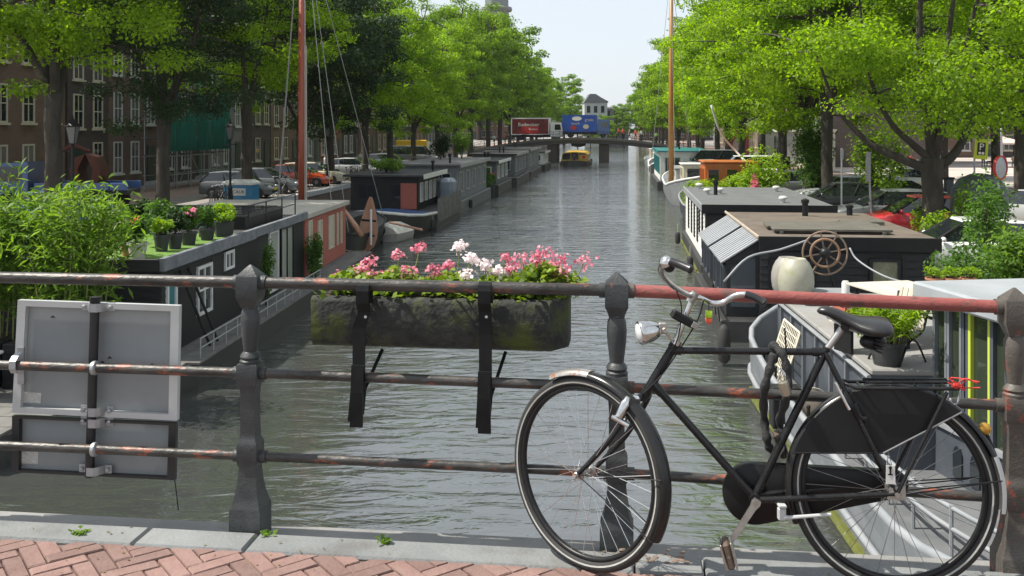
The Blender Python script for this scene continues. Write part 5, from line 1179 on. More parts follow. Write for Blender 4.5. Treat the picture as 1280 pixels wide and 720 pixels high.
g = MB(); g.lathe([(.03,-.12),(.09,-.1),(.11,0),(.09,.1),(.03,.12)],14,Matrix.Rotation(R(90),4,'X'),(0,0,wz)); part('hub', g, m_black, t, True); g = MB(); g.tube([(-.25,.25,0),(0,.1,wz-.02)], .03, 6); g.tube([(.25,.25,0),(0,.1,wz-.02)], .03, 6); g.tube([(0,.05,wz),(0,.3,wz)],.03,6); part('stand', g, m_black, t)
g = MB(); g.tube(spline([bl(at(905,352,18.8)),bl(at(935,322,18.85)),bl(at(975,312,18.9)),bl(at(1010,300,18.9))],5), .022, 6); part('curved_handrail', g, m_bargelt, bg_, True)
g = MB(); g.tube(spline([bl(at(1062,310,18.9)),bl(at(1072,325,18.7)),bl(at(1105,345,18)),bl(at(1150,358,17))],5), .018, 6); part('curved_handrail', g, m_bargelt, bg_, True)
p = at(1057,360,17.2); t = thing('deck_ventilator', 'white mushroom ventilator on the barge deck', 'ventilator', (p.x,17.2,ZD)); g = MB(); g.lathe([(.27,0),(.27,.09),(.22,.13),(.10,.14),(.09,.2)],18); part('base', g, m_whitedeck, t, 40); g = MB(); g.lathe([(.07,.19),(.07,.42),(.05,.46)],12); part('pipe', g, m_whitedeck, t, 40)
p = at(1020,355,17.6); t = thing('deck_hatch', 'low grey hatch box beside the stoneware jars', 'hatch', (p.x,17.7,ZD), R(-3)); g = MB(); g.bbox(-.28,.62,-.45,.5,0,.13,.02); part('coaming', g, m_bargedk, t); g = MB(); g.bbox(-.32,.66,-.49,.54,.13,.17,.015); part('lid', g, m_bargelt, t)
p = at(950,400,17.9); t = thing('lattice_panel', 'cream lattice panel leaning on the side deck of the barge', 'lattice', bw(.27,2.2,.66), RB)
fr = [(-.12,-.6,.02),(-.12,.6,.02),(.18,.6,1.0),(.18,-.6,1.0)]
for a,b in zip(fr,fr[1:]+fr[:1]): g = MB(); g.tube([a,b], .022, 4); part('frame_bar', g, m_cream, t)
for i in range(1,11):
    f_ = i/11; g = MB(); g.tube([(-.12,-.6+1.2*f_,.02),(.18,-.6+1.2*f_,1.0)], .011, 4); part('slat', g, m_cream, t)
for i in range(1,8):
    f_ = i/8; g = MB(); g.tube([(-.12+.3*f_,-.6,.02+.98*f_),(-.12+.3*f_,.6,.02+.98*f_)], .010, 4); part('slat', g, m_cream, t)
t = thing('box_fender', 'black steel box fender hung over the edge of the barge', 'fender', bw(-.075,.9,.25), RB); g = MB(); g.bbox(-.12,.07,-.16,.16,0,.62,.02); part('body', g, m_black, t); g = MB(); g.bbox(-.12,.35,-.15,.15,.622,.68,.01); part('hook_plate', g, m_black, t)
t = thing('canvas_bundle', 'dark canvas bundle lying on the side deck of the barge', 'bundle', bw(.29,.1,.655), RB); g = MB(); g.sphere((0,0,.2),(.18,.38,.24),12,8); part('bundle', g, mat('dark_canvas',(.06,.05,.04),(.12,.10,.08),4,rough=.9,bump=.8,bscale=8), t, True); g = MB(); g.tube(arc((0,0,.2),.26,.3,2.9,10), .012, 5); part('strap', g, m_rope, t)
m_tabletop = mat('bleached_table_planks', (.42,.38,.31), (.54,.49,.41), 3, rough=.85, stretch=(1,.25,1))
p = at(1135,368,14.6); t = thing('garden_table', 'bleached plank table standing on the barge by the deckhouse', 'table', (p.x,14.7,ZD), R(12))
for i in range(6): g = MB(); g.bbox(-.55+i*.185,-.37+i*.185,-.75,.75,.70,.735,.006); part('plank', g, m_tabletop, t)
for sx in (-.45,.45):
    for sy in (-.6,.6): g = MB(); g.bbox(sx-.03,sx+.03,sy-.03,sy+.03,0,.70,.005); part('leg', g, m_black, t)
    g = MB(); g.box(sx-.02,sx+.02,-.57,.57,.25,.29); part('stretcher', g, m_black, t)
p = at(1090,392,13.9); t = thing('garden_bench', 'low pale bench in front of the plank table on the barge', 'bench', (p.x,13.9,ZD), R(20))
for i in range(3): g = MB(); g.bbox(-.6,.6,-.2+i*.135,-.075+i*.135,.40,.43,.005); part('slat', g, m_tabletop, t)
for sx in (-.5,.5): g = MB(); g.box(sx-.025,sx+.025,-.18,.18,0,.40); part('leg', g, m_black, t)
p = at(1073,376,15.6); t = thing('wooden_crate', 'small red brown slatted crate on the barge deck', 'crate', (p.x,15.7,ZD), R(8))
for z in (.05,.15,.25,.35):
    for (x0,x1,y0,y1) in ((-.3,.3,-.2,-.18),(-.3,.3,.18,.2),(-.3,-.28,-.18,.18),(.28,.3,-.18,.18)): g = MB(); g.box(x0,x1,y0,y1,z-.03,z+.03); part('slat', g, m_redwood, t)
for sx in (-.27,.27):
    for sy in (-.17,.17): g = MB(); g.box(sx-.02,sx+.02,sy-.012,sy+.012,0,.40); part('corner_post', g, m_redwood, t)
p = at(1118,474,12.75); t0 = thing('potted_bamboo', 'yellow green bamboo in a dark pot by the deckhouse', 'potted plant', (p.x,13.0,ZD))
part('pot', pot_mesh(.24,.32,m_potdk), m_potdk, t0, 40); g = MB(); g.lathe([(.2,.27),(.2,.29)],12); part('soil', g, m_soil, t0)
bt = bamboo('x', (0,0,.28), .42, .62, 26, 41, m=m_leaf_yellow, leaf=.15, per=12, spread=.9)
for ch in list(bt.children): ch.parent = t0; ch.location = (0,0,.28)
bpy.data.objects.remove(bt)
def folding_chair(label, loc, rz):
    t = thing('folding_chair', label, 'chair', loc, rz)
    for i in range(6): g = MB(); x = -.22+i*.088; g.prism([(x-.03,.22,.42),(x+.03,.22,.42),(x+.03,.40,.95),(x-.03,.40,.95)], (0,.015,0)); part('back_slat', g, m_tabletop, t)
    for i in range(5): g = MB(); y = -.2+i*.09; g.box(-.23,.23,y,y+.07,.43,.45); part('seat_slat', g, m_tabletop, t)
    for s in (-1,1):
        g = MB(); g.tube(spline([(s*.25,-.25,0),(s*.25,-.05,.3),(s*.25,.25,.45),(s*.25,.38,.9)],4), .016, 6); part('side_frame', g, m_black, t, True)
        g = MB(); g.tube(spline([(s*.25,.3,0),(s*.25,.1,.3),(s*.25,-.2,.43)],4), .014, 6); part('rear_leg', g, m_black, t, True)
        g = MB(); g.tube(spline([(s*.26,.33,.66),(s*.28,0,.68),(s*.27,-.2,.6)],4), .016, 6); part('armrest', g, m_greymetal, t, True)
    return t
folding_chair('slatted wooden folding chair beside the potted bamboo', (bw(.95,-1.75,hz)), R(-60))
t = thing('mooring_fender', 'dark rubber fender hanging at the waterline beside the barge end', 'fender', (at(905,400,21.0).x,21.0,WATER+.05)); g = MB(); g.lathe([(.05,0),(.14,.1),(.15,.5),(.12,.75),(.04,.85)],12); part('body', g, m_rubber, t, True)

# ---- black houseboat with corrugated lean-to roofs
hb2 = thing('houseboat', 'black houseboat with brown felt roof and ribbed grey lean-to awnings', 'houseboat', (6.07,23.5,WATER), R(-CA))
mb = MB(); mb.bbox(-1.0,4.3,-.3,7.3,-.5,.55,.05); part('hull', mb, m_hull_dk, hb2)
mb = MB(); mb.box(0,4.1,0,7.0,.55,2.43); c1 = part('cabin', mb, m_blackwood, hb2)
m_brownroof = mat('brown_weathered_felt', (.095,.073,.056), (.155,.128,.105), 1.4, rough=.9, c3=(.065,.056,.047), t3=.58, s3=1.2, w3=.12)
mb = MB(); mb.box(-.02,4.2,-.06,7.08,2.43,2.53); r1 = part('roof', mb, m_brownroof, hb2)
mb = MB(); mb.bbox(-.04,4.24,-.12,-.06,2.22,2.56,.01); part('fascia', mb, m_black, r1)
mb = MB(); mb.bbox(-.07,-.02,-.06,7.08,2.5,2.57,.01); part('roof_edge_trim', mb, mat('tan_edge_board',(.34,.28,.22),(.42,.36,.29),3,rough=.8), r1)
m_oldboard = mat('weathered_black_board', (.06,.055,.045), (.15,.14,.115), 3, rough=.9, stretch=(.5,3,1), bump=.6, bscale=12)
for i in range(5): g = MB(); y = .75+i*.42; g.bbox(.45+.05*math.sin(i*2),3.35+.08*math.sin(i*3),y,y+.40,2.60,2.66,.008); part('roof_board', g, m_oldboard, r1)
for x in (.6,1.9,3.1): g = MB(); g.box(x,x+.08,.7,2.9,2.53,2.602); part('board_batten', g, m_oldboard, r1)
g = MB(); g.bbox(2.7,3.8,3.2,3.8,2.53,2.63,.01); part('roof_board', g, m_oldboard, r1)
for (x,y,h) in ((2.2,5.9,.5),(3.6,6.3,.3)): g = MB(); g.lathe([(.09,2.52),(.09,2.52+h*.8),(.12,2.52+h*.82),(.12,2.52+h),(.04,2.56+h)],12,c=(x,y,0)); part('flue', g, m_black, r1, 40)
m_corr = mat('corrugated_sheet', (.25,.26,.275), (.33,.34,.35), 2, rough=.45, c3=(.33,.33,.33), t3=.6, s3=3)
for (y0,y1) in ((.0,3.1),(3.4,6.7)):
    n = 40; a = []
    for i in range(n+1):
        y = y0+(y1-y0)*i/n; dz = .042*math.sin(i*math.pi/2); a.append([(-.03,y,2.50+dz),(-.92,y,1.92+dz),(-.92,y,1.90+dz),(-.03,y,2.48+dz)])
    g = MB(); g.prism([(-.03,y0,2.46),(-.92,y0,1.88),(-.92,y0,1.86),(-.03,y0,2.44)], (0,y1-y0,0)); aw = part('awning_groove_shade', g, m_bargedk, hb2)  # dark sheet between slats stands in for shade in the corrugation grooves
    for i in range(11):
        ya = y0+.02+i*(y1-y0-.04)/11; yb = ya+(y1-y0-.04)/11*.66
        g = MB(); g.prism([(-.02,ya,2.49),(-.94,ya,1.90),(-.94,ya,1.87),(-.02,ya,2.46)], (0,yb-ya,0)); part('awning_slat', g, m_corr, aw)
    g = MB(); g.prism([(0,y0+.08,.55),(-.80,y0+.08,.55),(-.80,y0+.08,1.90),(0,y0+.08,2.42)], (0,y1-y0-.16,0)); b2_ = part('lean_to', g, m_blackwood, hb2)
    for i in range(3):
        yc = y0+.55+i*(y1-y0-.3)/3; win(b2_, (-.80,yc,.95), (0,1,0), (-1,0,0), .62, .85, m=m_bargedk, pane=m_glass)
    if y0 == 0:
        q = MB(); q.prism([(-.10,y0+.077,.8),(-.70,y0+.077,.8),(-.70,y0+.077,1.75),(-.35,y0+.077,2.0),(-.10,y0+.077,2.0)], (0,-.02,0)); part('front_glass', q, mat('grey_reflecting_glass',(.05,.06,.07),rough=.05,spec=.9), b2_)
siding(c1, (0,0), (4.1,0), .56, 2.2, .18, m_blackwood, (0,-1), gaps=[(2.55,3.35,1.2,2.1)])
win(c1, (2.95,0,1.22), (1,0,0), (0,-1,0), .72, .82, m=m_blackwood, pane=mat('mossy_pane',(.16,.17,.10),(.24,.24,.17),5,rough=.25))
win(c1, (.75,0,.7), (1,0,0), (0,-1,0), 1.1, 1.35, m=m_black, pane=MATS['grey_reflecting_glass'])
g = MB(); g.tube([(-1.05,-.3,.9),(-1.05,1.6,.9)], .02, 6); part('step_rail', g, m_black, hb2)
for y in (-.3,.6,1.5): g = MB(); g.tube([(-1.0,y,.5),(-1.05,y,.92)], .018, 6); part('step_rail_post', g, m_black, hb2)

# ---- white houseboat behind it
hb3 = thing('houseboat', 'white sided houseboat with flat grey roof and tall slit windows', 'houseboat', (6.75,33.5,WATER), R(-6.7))
mb = MB(); mb.bbox(-.18,4.5,-.2,10.8,-.5,.5,.05); part('hull', mb, m_hull_dk, hb3)
mb = MB(); mb.tube([(-.19,-.2,.03),(-.19,10.8,.03)], .06, 5); part('waterline_algae', mb, m_algae, hb3)
mb = MB(); mb.box(0,4.3,.05,10.5,.5,2.4); c2_ = part('cabin', mb, m_blackwood, hb3)
siding(c2_, (0,.05), (0,10.5), .5, 2.36, .155, m_white, (-1,0), gaps=[(.6,1.05,.85,2.25),(2.0,2.4,1.3,2.25),(3.0,3.4,.85,2.25),(4.6,5.0,.85,2.25),(6.2,6.6,.85,2.25),(8.0,8.5,.85,2.25)])
for y,z,h in ((.87,.87,1.35),(2.25,1.31,.9),(3.25,.87,1.35),(4.85,.87,1.35),(6.45,.87,1.35),(8.3,.87,1.35)): win(c2_, (0,y,z), (0,1,0), (-1,0,0), .42, h, m=m_black, fr=.04)
mb = MB(); mb.box(-.1,4.42,-.08,10.62,2.4,2.5); r2 = part('roof', mb, mat('charcoal_felt_roof',(.10,.105,.11),(.14,.145,.15),1.2,rough=.85), hb3)
mb = MB(); mb.bbox(-.14,-.08,-.08,10.62,2.28,2.53,.01); part('fascia', mb, m_bargelt, r2); mb = MB(); mb.bbox(-.14,4.45,-.13,-.08,2.22,2.54,.01); part('fascia', mb, m_black, r2)
siding(c2_, (.02,.05), (4.3,.05), .5, 2.2, .17, m_blackwood, (0,-1))
for (x,y) in ((.55,5.8),(1.1,6.2),(2.9,1.6),(3.6,7.8),(.5,9.5)):
    g = MB(); g.lathe([(.08,2.5),(.08,2.62),(.16,2.64),(.16,2.69),(.1,2.74)],12,c=(x,y,0)); part('roof_vent', g, m_whitedeck, r2, 40)
g = MB(); g.lathe([(.08,2.5),(.08,2.95),(.11,2.96),(.11,3.1)],12,c=(.85,5.4,0)); part('flue', g, m_black, r2, 40)

# ---- ships farther on
def ship(label, y0, L_, W2, x0, hm, sheer, name='moored_ship', gw=None):
    t = thing(name, label, 'ship', (*C(x0+W2/2,y0),WATER), R(-CA))
    rg = hullmesh(L_, W2, sheer, bowp=.25, sternp=.25, flare=.97, keel=.8); mb = MB(); mb.loft(rg); part('hull', mb, hm, t, 50); part('gunwale', gunwale(rg,.07), gw or m_bargelt, t, True); return t
m_greyhull = mat('mid_grey_hull', (.13,.14,.15), (.19,.20,.21), 1.2, rough=.5); m_blackhull = mat('black_ship_hull', (.02,.022,.024), (.035,.036,.037), 1.5, rough=.4)
m_orange = mat('varnished_mahogany', (.42,.11,.03), (.50,.16,.05), 3, rough=.35, stretch=(1,1,.4)); m_ochre = mat('ochre_spar', (.33,.14,.025), (.40,.19,.045), 2, rough=.4)
def cabinbox(t, x0,x1,y0,y1,z0,z1,m,roofm,nf=2,ns=3,trim=None):
    mb = MB(); mb.bbox(x0,x1,y0,y1,z0,z1,.04); c = part('deckhouse', mb, m, t); mb = MB(); mb.bbox(x0-.1,x1+.1,y0-.12,y1+.12,z1,z1+.09,.02); part('deckhouse_roof', mb, roofm, c)
    h = z1-z0
    for i in range(nf): win(c, (x0+(x1-x0)*(i+.5)/nf, y0, z0+h*.42), (1,0,0), (0,-1,0), (x1-x0)/nf*.66, h*.46, m=trim or m, fr=.05)
    for i in range(ns):
        win(c, (x0, y0+(y1-y0)*(i+.5)/ns, z0+h*.42), (0,1,0), (-1,0,0), (y1-y0)/ns*.6, h*.46, m=trim or m, fr=.05)
    return c
s1 = ship('dark hulled ship with varnished orange brown wheelhouse', 46.5, 13, 4.4, 3.7, m_blackhull, lambda s: 1.0+.7*(2*s-1)**2)
cabinbox(s1, -1.35,1.45,2.8,5.2,1.0,3.4,m_orange,m_orange,3,3); cabinbox(s1,-1.5,1.5,5.3,10.5,.9,1.9,m_cream,m_bargelt,2,4)
g = MB(); g.tube(spline([(-.9,4,6.4),(-.4,4.2,5),(.5,4.5,3.9),(1.2,3.0,3.0)],6), .06, 6); part('pale_boom', g, m_whitedeck, s1, True)
g = MB(); g.bbox(-1.0,-.2,.9,2.0,.9,1.9,.1); part('canvas_hood', g, m_cream, s1)
s2 = ship('grey bowed ship with cream cabin and tall ochre mast', 62, 15, 4.5, 3.55, m_greyhull, lambda s: 1.15+.9*(2*s-1)**2, gw=m_white)
cabinbox(s2,-1.3,1.5,2.6,5.2,1.2,2.7,m_cream,m_whitedeck,2,2); cabinbox(s2,-1.5,1.6,7.5,13,1.2,2.2,m_whitedeck,m_bargelt,2,4)
q = Matrix.Rotation(R(CA),4,'Z') @ Vector((at(839,0,68.0).x-s2.location.x, 68.0-s2.location.y, 0)); g = MB(); g.tube([(q.x,q.y,.8),(q.x,q.y,8),(q.x,q.y,17)], [.20,.18,.13], 10); part('mast', g, m_ochre, s2, True)
for k,(dx,dy) in enumerate(((-1.5,.5),(1.6,.6),(0,-4.5),(0,5))): g = MB(); g.tube([(q.x+dx,q.y+dy,1.5),(q.x,q.y,16.6)], .015, 4); part('stay', g, m_wire, s2)
s3 = houseboat('white barge with teal roof edge behind the ochre mast', 80, 14, 4.6, 3.4, m_white, 3.3, 9, trim=m_tealp, side=-1, sidew=5, roofm=m_tealp, over=.2, vents=1, name='moored_barge')
s4 = ship('black bowed boat with white rails and green plants aboard', 97, 13, 4.0, 3.6, m_blackhull, lambda s: 1.1+.9*(2*s-1)**2, gw=m_white); cabinbox(s4,-1.2,1.3,3.5,9,1.0,2.2,m_whitedeck,m_bargelt,2,4)
shrub('deck_shrub','green plants on the black bowed boat','shrub',(*C(4.9,98.6),WATER+1.1),.8,.9,1.4,700,.25,m_leaf_bamboo,91)
s5 = ship('pale cabin cruiser moored near the far bridge', 112, 11, 3.6, 3.9, m_whitedeck, lambda s: 1.0+.6*(2*s-1)**2); cabinbox(s5,-1.1,1.1,2.8,8,.9,2.4,m_white,m_whitedeck,2,3)
s6 = ship('grey launch with cream cabin moored below the far bridge', 126, 10, 3.6, 3.9, m_greyhull, lambda s: .9+.6*(2*s-1)**2); cabinbox(s6,-1.1,1.1,2.8,7,.9,2.3,m_cream,m_whitedeck,2,2)

# ---- right quay planting
for k,(lb,px,Y,rx,h,n,lf,m_,z) in enumerate((('bright yellow green shrub behind the orange brown wheelhouse',880,47.5,1.3,1.5,2600,.15,m_leaf_yellow,WATER+1.2),('big yellow green shrub beside the grey roofed houseboat',955,45.5,1.7,2.7,4200,.16,m_leaf_yellow,QUAY),('mounded yellow green shrub with pink flowers beyond the houseboat roof',920,47,1.1,1.7,2200,.15,m_leaf_yellow,QUAY),
    ('rounded dark green shrub between two straight trunks',1020,47.3,1.3,4.4,4200,.18,m_leaf_shrub,QUAY),('leafy young tree between the parked cars and the forked elm',1098,40.5,1.5,3.9,3600,.16,m_leaf_mid,QUAY),
    ('yellow green shrub at the foot of the forked elm',1172,26.3,.5,1.4,1200,.13,m_leaf_yellow,QUAY),('open branched shrub with white flowers at the quay edge',1236,22.8,1.15,2.75,2600,.11,m_leaf_shrub,QUAY),
    ('tall leafy sapling beside the scooter',1208,27.3,.5,2.3,900,.12,m_leaf_mid,QUAY),('light green bamboo like shrub behind the deckhouse roof',1262,19.9,.8,1.7,2000,.14,m_leaf_bamboo,QUAY),('dark ivy shrub at the quay edge behind the plank table',1206,19.6,.8,1.5,2400,.10,m_leaf_shrub,QUAY),('small yellow green bush behind the black houseboat roof',1160,30.2,.6,1.5,900,.12,m_leaf_yellow,QUAY))):
    p = at(px,0,Y)
    shrub('quay_shrub', lb, 'shrub', (p.x,Y,z), rx, rx, h, n, lf, m_, 100+k, droop=.1, blobs=12 if h > 3 else 9)
m_pinkleaf = leafmat('pink_blossom', (.5,.06,.14), (.75,.2,.3), 8, tr=.3)
shrub('flowering_shrub','small shrub in full pink blossom among the yellow green shrubs','shrub',(at(943,0,44.0).x,44.0,QUAY),.38,.38,2.05,700,.11,m_pinkleaf,140,blobs=5,stems=4)
# flower pots on a slatted stand near the deckhouse
t = thing('slatted_stand','weathered slatted stand holding terracotta pots behind the plank table','stand',(at(1196,0,18.6).x-.1,18.75,WATER),R(-5))
for i in range(6): g = MB(); g.bbox(-.75,.75,-.5+i*.17,-.37+i*.17,2.0,2.04,.005); part('slat', g, m_fascia, t)
for x in (-.6,.6): g = MB(); g.box(x-.05,x+.05,-.45,.4,-.4,1.998); part('support', g, m_fascia, t)
for k,x in enumerate((-.35,0,.32)): potted(['terracotta pot of dry flowers at the left of the slatted stand','terracotta pot in the middle of the slatted stand','terracotta pot at the quay side of the slatted stand'][k], (t.location.x+x,18.6,WATER+2.04), .15,.26,m_terra,.2,260,.06,m_leaf_yellow,130+k)

# ---- cars and street furniture on the right quay
for px,Y,pm,st,rz_,lb in ((1047,41.2,p_blk,'hatch',170,'black hatchback parked nose to the canal beside the sign pole'),(1052,46.5,p_sil,'estate',172,'estate car with sky reflections as silver paint behind the black hatchback'),(1112,36.4,p_gry,'estate',172,'charcoal estate car parked beside the red car'),(1146,33.2,p_red,'hatch',174,'red hatchback parked behind the forked elm'),  # silver on this estate and the sedan below imitates reflected sky
    (1108,45.0,p_sil,'sedan',171,'sedan with sky reflections as silver paint behind the young tree'),(1135,58.5,p_wht,'hatch',80,'white hatchback driving along the right street'),(938,63,p_wht,'van',176,'white van with a square emblem parked under the elms'),(878,71,p_sil,'hatch',174,'silver hatchback near the ochre mast'),(890,80,p_gry,'van',175,'dark grey van farther along the right quay'),
    (985,52.5,p_gry,'hatch',172,'grey hatchback behind the yellow green shrub'),(1290,36.5,p_sil,'estate',120,'silver estate car beside the round traffic mirror')):
    p = at(px,0,Y); cr_ = car(lb, (p.x,Y,QUAY+.01), R(rz_), pm, st, 'cars parked on the right quay')
    if 'emblem' in lb: g = MB(); g.box(-.28,.28,.955,.962,1.25,1.75); e_ = part('emblem_plate', g, m_black, cr_); g = MB(); g.tube([(-.2,.968,1.3),(.2,.968,1.7)],.04,4); g.tube([(.2,.968,1.3),(-.2,.968,1.7)],.04,4); part('emblem_cross', g, m_white, e_)
p = at(1212,0,24.6); t = car('white hatchback half hidden by the flowering shrub', (p.x,24.9,QUAY+.01), R(172), p_wht, 'hatch', 'cars parked on the right quay')
def pole(label, px, Y, h, name='sign_pole', lean=0, plate=None):
    p = at(px,0,Y); t = thing(name, label, 'sign', (p.x,Y,QUAY)); g = MB(); g.tube([(0,0,0),(lean,0,h)], .035, 8); part('pole', g, m_greymetal, t); return t
t = pole('grey steel pole with small plate beside the black hatchback',1052,38.5,3.0); g = MB(); g.bbox(-.06,.06,-.05,-.037,2.55,2.95,.01); part('plate', g, m_greymetal, t)
t = pole('leaning grey sign pole seen edge on beside the forked elm',1091,34.0,2.9,lean=-.18); g = MB(); g.box(-.24,-.08,-.03,.03,1.9,2.95); part('sign_plate', g, m_greymetal, t)
t = pole('yellow green parking sign with white P on black',1218,33.5,3.45,name='parking_sign'); m_fluo = mat('fluorescent_yellow',(.55,.62,.02),rough=.5)
g = MB(); g.bbox(-.24,.24,-.055,-.038,2.72,3.42,.006); b = part('sign_plate', g, m_fluo, t); b.rotation_euler = (0,R(4),0); g = MB(); g.box(-.14,.14,-.062,-.057,2.86,3.30); bb = part('black_field', g, m_black, b)
o = link('lettering', text_mesh('P',.34,m_ltext,.003), bb, (0,-.07,3.14)); o.rotation_euler = (R(90),0,0); g = MB(); g.lathe([(.05,-.003),(.05,.003)],10,Matrix.Rotation(R(90),4,'X'),(-.05,-.068,2.93)); g.lathe([(.05,-.003),(.05,.003)],10,Matrix.Rotation(R(90),4,'X'),(.06,-.068,2.93)); part('pictogram', g, m_ltext, bb)
p = at(1186,0,48); t = thing('ticket_machine','dark slender ticket machine on the pale square paving','ticket machine',(p.x,48,QUAY)); g = MB(); g.bbox(-.2,.2,-.15,.15,0,1.25,.03); part('body', g, m_bargedk, t); g = MB(); g.bbox(-.24,.24,-.19,.19,1.25,1.34,.03); part('cap', g, m_black, t)
p = at(1112,0,47.5); t = thing('utility_box','grey electrical cabinet beside the young tree','cabinet',(p.x+.3,48.5,QUAY)); g = MB(); g.bbox(-.35,.35,-.2,.2,0,1.05,.02); part('body', g, m_br4, t); g = MB(); g.bbox(-.38,.38,-.23,.23,1.05,1.12,.02); part('cap', g, m_bargelt, t)
p = at(1250,0,29.0); t = thing('traffic_mirror','round red rimmed traffic mirror seen beside the dark waste container','mirror',(p.x,29,QUAY)); g = MB(); g.tube([(0,.08,0),(0,.08,2.9)],.035,8); part('pole', g, m_greymetal, t); g = MB(); Mx = Matrix.Rotation(R(90),4,'X') @ Matrix.Rotation(R(35),4,'Y'); g.lathe([(.0,.05),(.32,.03),(.34,0),(.32,-.02)],20,Mx,(0,0,2.6)); part('back', g, m_greymetal, t, 40); g = MB(); g.lathe([(.33,-.03),(.37,-.03),(.37,.05),(.33,.05),(.33,-.03)],20,Mx,(0,0,2.6),cap=False); part('rim', g, m_redf, t, 40)
p = at(1228,0,30); t = thing('waste_container','dark domed underground waste container on the right quay','container',(p.x,30.2,QUAY)); g = MB(); g.lathe([(.75,0),(.78,.9),(.74,1.9),(.55,2.2),(.25,2.35),(.05,2.38)],20,Matrix.Diagonal((1.15,.8,1,1))); part('body', g, m_bargedk, t, 40); g = MB(); g.bbox(-.3,.3,-.68,-.56,1.25,1.6,.02); part('hatch', g, m_black, t)
st = thing('scooter','black and silver scooter parked beside the round traffic mirror','scooter',(at(1268,0,27).x,27,QUAY),R(200)); g = MB(); g.lathe([(.12,-.05),(.25,-.06),(.27,0),(.25,.06),(.12,.05)],16,Matrix.Rotation(R(90),4,'X'),(-.62,0,.27)); part('wheel', g, m_rubber, st, 40); g = MB(); g.lathe([(.12,-.05),(.25,-.06),(.27,0),(.25,.06),(.12,.05)],16,Matrix.Rotation(R(90),4,'X'),(.62,0,.27)); part('wheel', g, m_rubber, st, 40)
g = MB(); g.loft([[(x,-w,z0),(x,w,z0),(x,w*.8,z1),(x,-w*.8,z1)] for x,w,z0,z1 in ((-.85,.1,.5,.72),(-.5,.17,.3,.82),(-.1,.16,.28,.74),(.05,.14,.2,.34),(.35,.14,.2,.34),(.5,.16,.25,1.0),(.6,.08,.6,1.05))]); part('body', g, p_blk, st, 50); g = MB(); g.bbox(-.8,-.1,-.15,.15,.78,.9,.05); part('seat', g, m_black, st); g = MB(); g.tube([(.4,-.35,1.12),(.52,0,1.08),(.4,.35,1.12)],.02,6); part('handlebar', g, m_chrome, st); g = MB(); g.tube([(.6,0,.3),(.5,0,1.1)],.03,6); part('fork', g, m_chrome, st); g = MB(); g.prism([(.55,-.2,1.05),(.55,.2,1.05),(.38,.16,1.5),(.38,-.16,1.5)],(.01,0,0)); part('windscreen', g, m_lampw, st); g = MB(); g.sphere((.62,0,1.0),(.07,.1,.08)); part('headlight', g, m_chrome, st, True)
lp = street_lamp('tall black lantern at the edge of the right quay', (at(1262,0,26).x+.3,25.2,QUAY), 'cast iron street lamps')
# red portrait style banner between trunks: plain stand-in
t = thing('wall_banner','tall red banner with a pale pink printed shape beside the elms','banner',(at(923,0,86).x,86,QUAY),R(-CA)); g = MB(); g.bbox(-.95,.95,0,.08,.3,4.0,.01); b = part('panel', g, mat('red_print',(.36,.05,.05),(.44,.10,.10),1.5,rough=.6), t); g = MB(); g.lathe([(.5,-.005),(.5,.005)],20,Matrix.Rotation(R(90),4,'X') @ Matrix.Diagonal((1,1.5,1,1)),(0,-.008,2.2)); part('printed_shape', g, mat('pink_print',(.55,.36,.33),(.65,.5,.46),2,rough=.6), b)
for x in (-.8,.8): g = MB(); g.box(x-.05,x+.05,.082,.16,0,3.9); part('post', g, m_black, t)

# ---- cafe terrace on the square
def cafe_table(label, loc):
    t = thing('cafe_table', label, 'table', loc, 0, 'terrace tables'); g = MB(); g.lathe([(.4,.72),(.4,.75)],14); part('top', g, m_tabletop, t); g = MB(); g.lathe([(.2,0),(.2,.03),(.03,.06),(.03,.72)],10); part('foot', g, m_black, t)
def cafe_chair(loc, rz):
    if not hasattr(cafe_chair,'p'):
        t = thing('terrace_chair','brown wooden chair on the cafe terrace','chair',loc,rz,'terrace chairs'); g = MB(); g.box(-.22,.22,-.22,.22,.42,.46); part('seat', g, m_orange, t); g = MB(); g.box(-.22,.22,.19,.23,.6,.9); part('backrest', g, m_orange, t)
        for sx in (-.2,.2):
            for sy in (-.2,.2): g = MB(); g.box(sx-.02,sx+.02,sy-.02,sy+.02,0,.42 if sy < 0 else .9); part('leg', g, m_orange, t)
        cafe_chair.p = t
    else: clone(cafe_chair.p, None, loc, rz)
tz = QUAY+.05; rt = random.Random(12)
descr = ['white shirt sitting at the terrace table nearest the elm trunk','white shirt sitting back to the street at the terrace','red top sitting at the terrace beside the doorway','beige top sitting at the terrace behind the parking sign','grey top sitting at the right hand terrace tables','white shirt sitting under the pink parasol','navy top sitting under the pink parasol','beige top sitting alone right of the parasol']
for k in range(8):
    px = (1112,1124,1138,1158,1175,1240,1254,1268)[k]; Y = 93+rt.uniform(-3,3); p = at(px,0,Y); a = rt.uniform(0,6.28)
    person('person in a '+descr[k], (p.x,Y,tz), a, 'sit', (0,0,1,5,3,0,2,5)[k], None, 'people on the cafe terrace'); v = Matrix.Rotation(a,4,'Z') @ Vector((0,.04,0)); cafe_chair((p.x+v.x,Y+v.y,tz), a)
    if k%2 == 0: v = Matrix.Rotation(a,4,'Z') @ Vector((0,-.8,0)); cafe_table('small round cafe table on the terrace', (p.x+v.x,Y+v.y,tz))
person('person in dark clothes standing beside the parking sign on the square', (at(1229,0,88).x,88,tz), 2.2, 'stand', 3, c_dark)
person('person in blue walking across the street by the white hatchback', (at(1137,0,62).x,62,QUAY+.05), 1.2, 'walk', 2, c_jean)
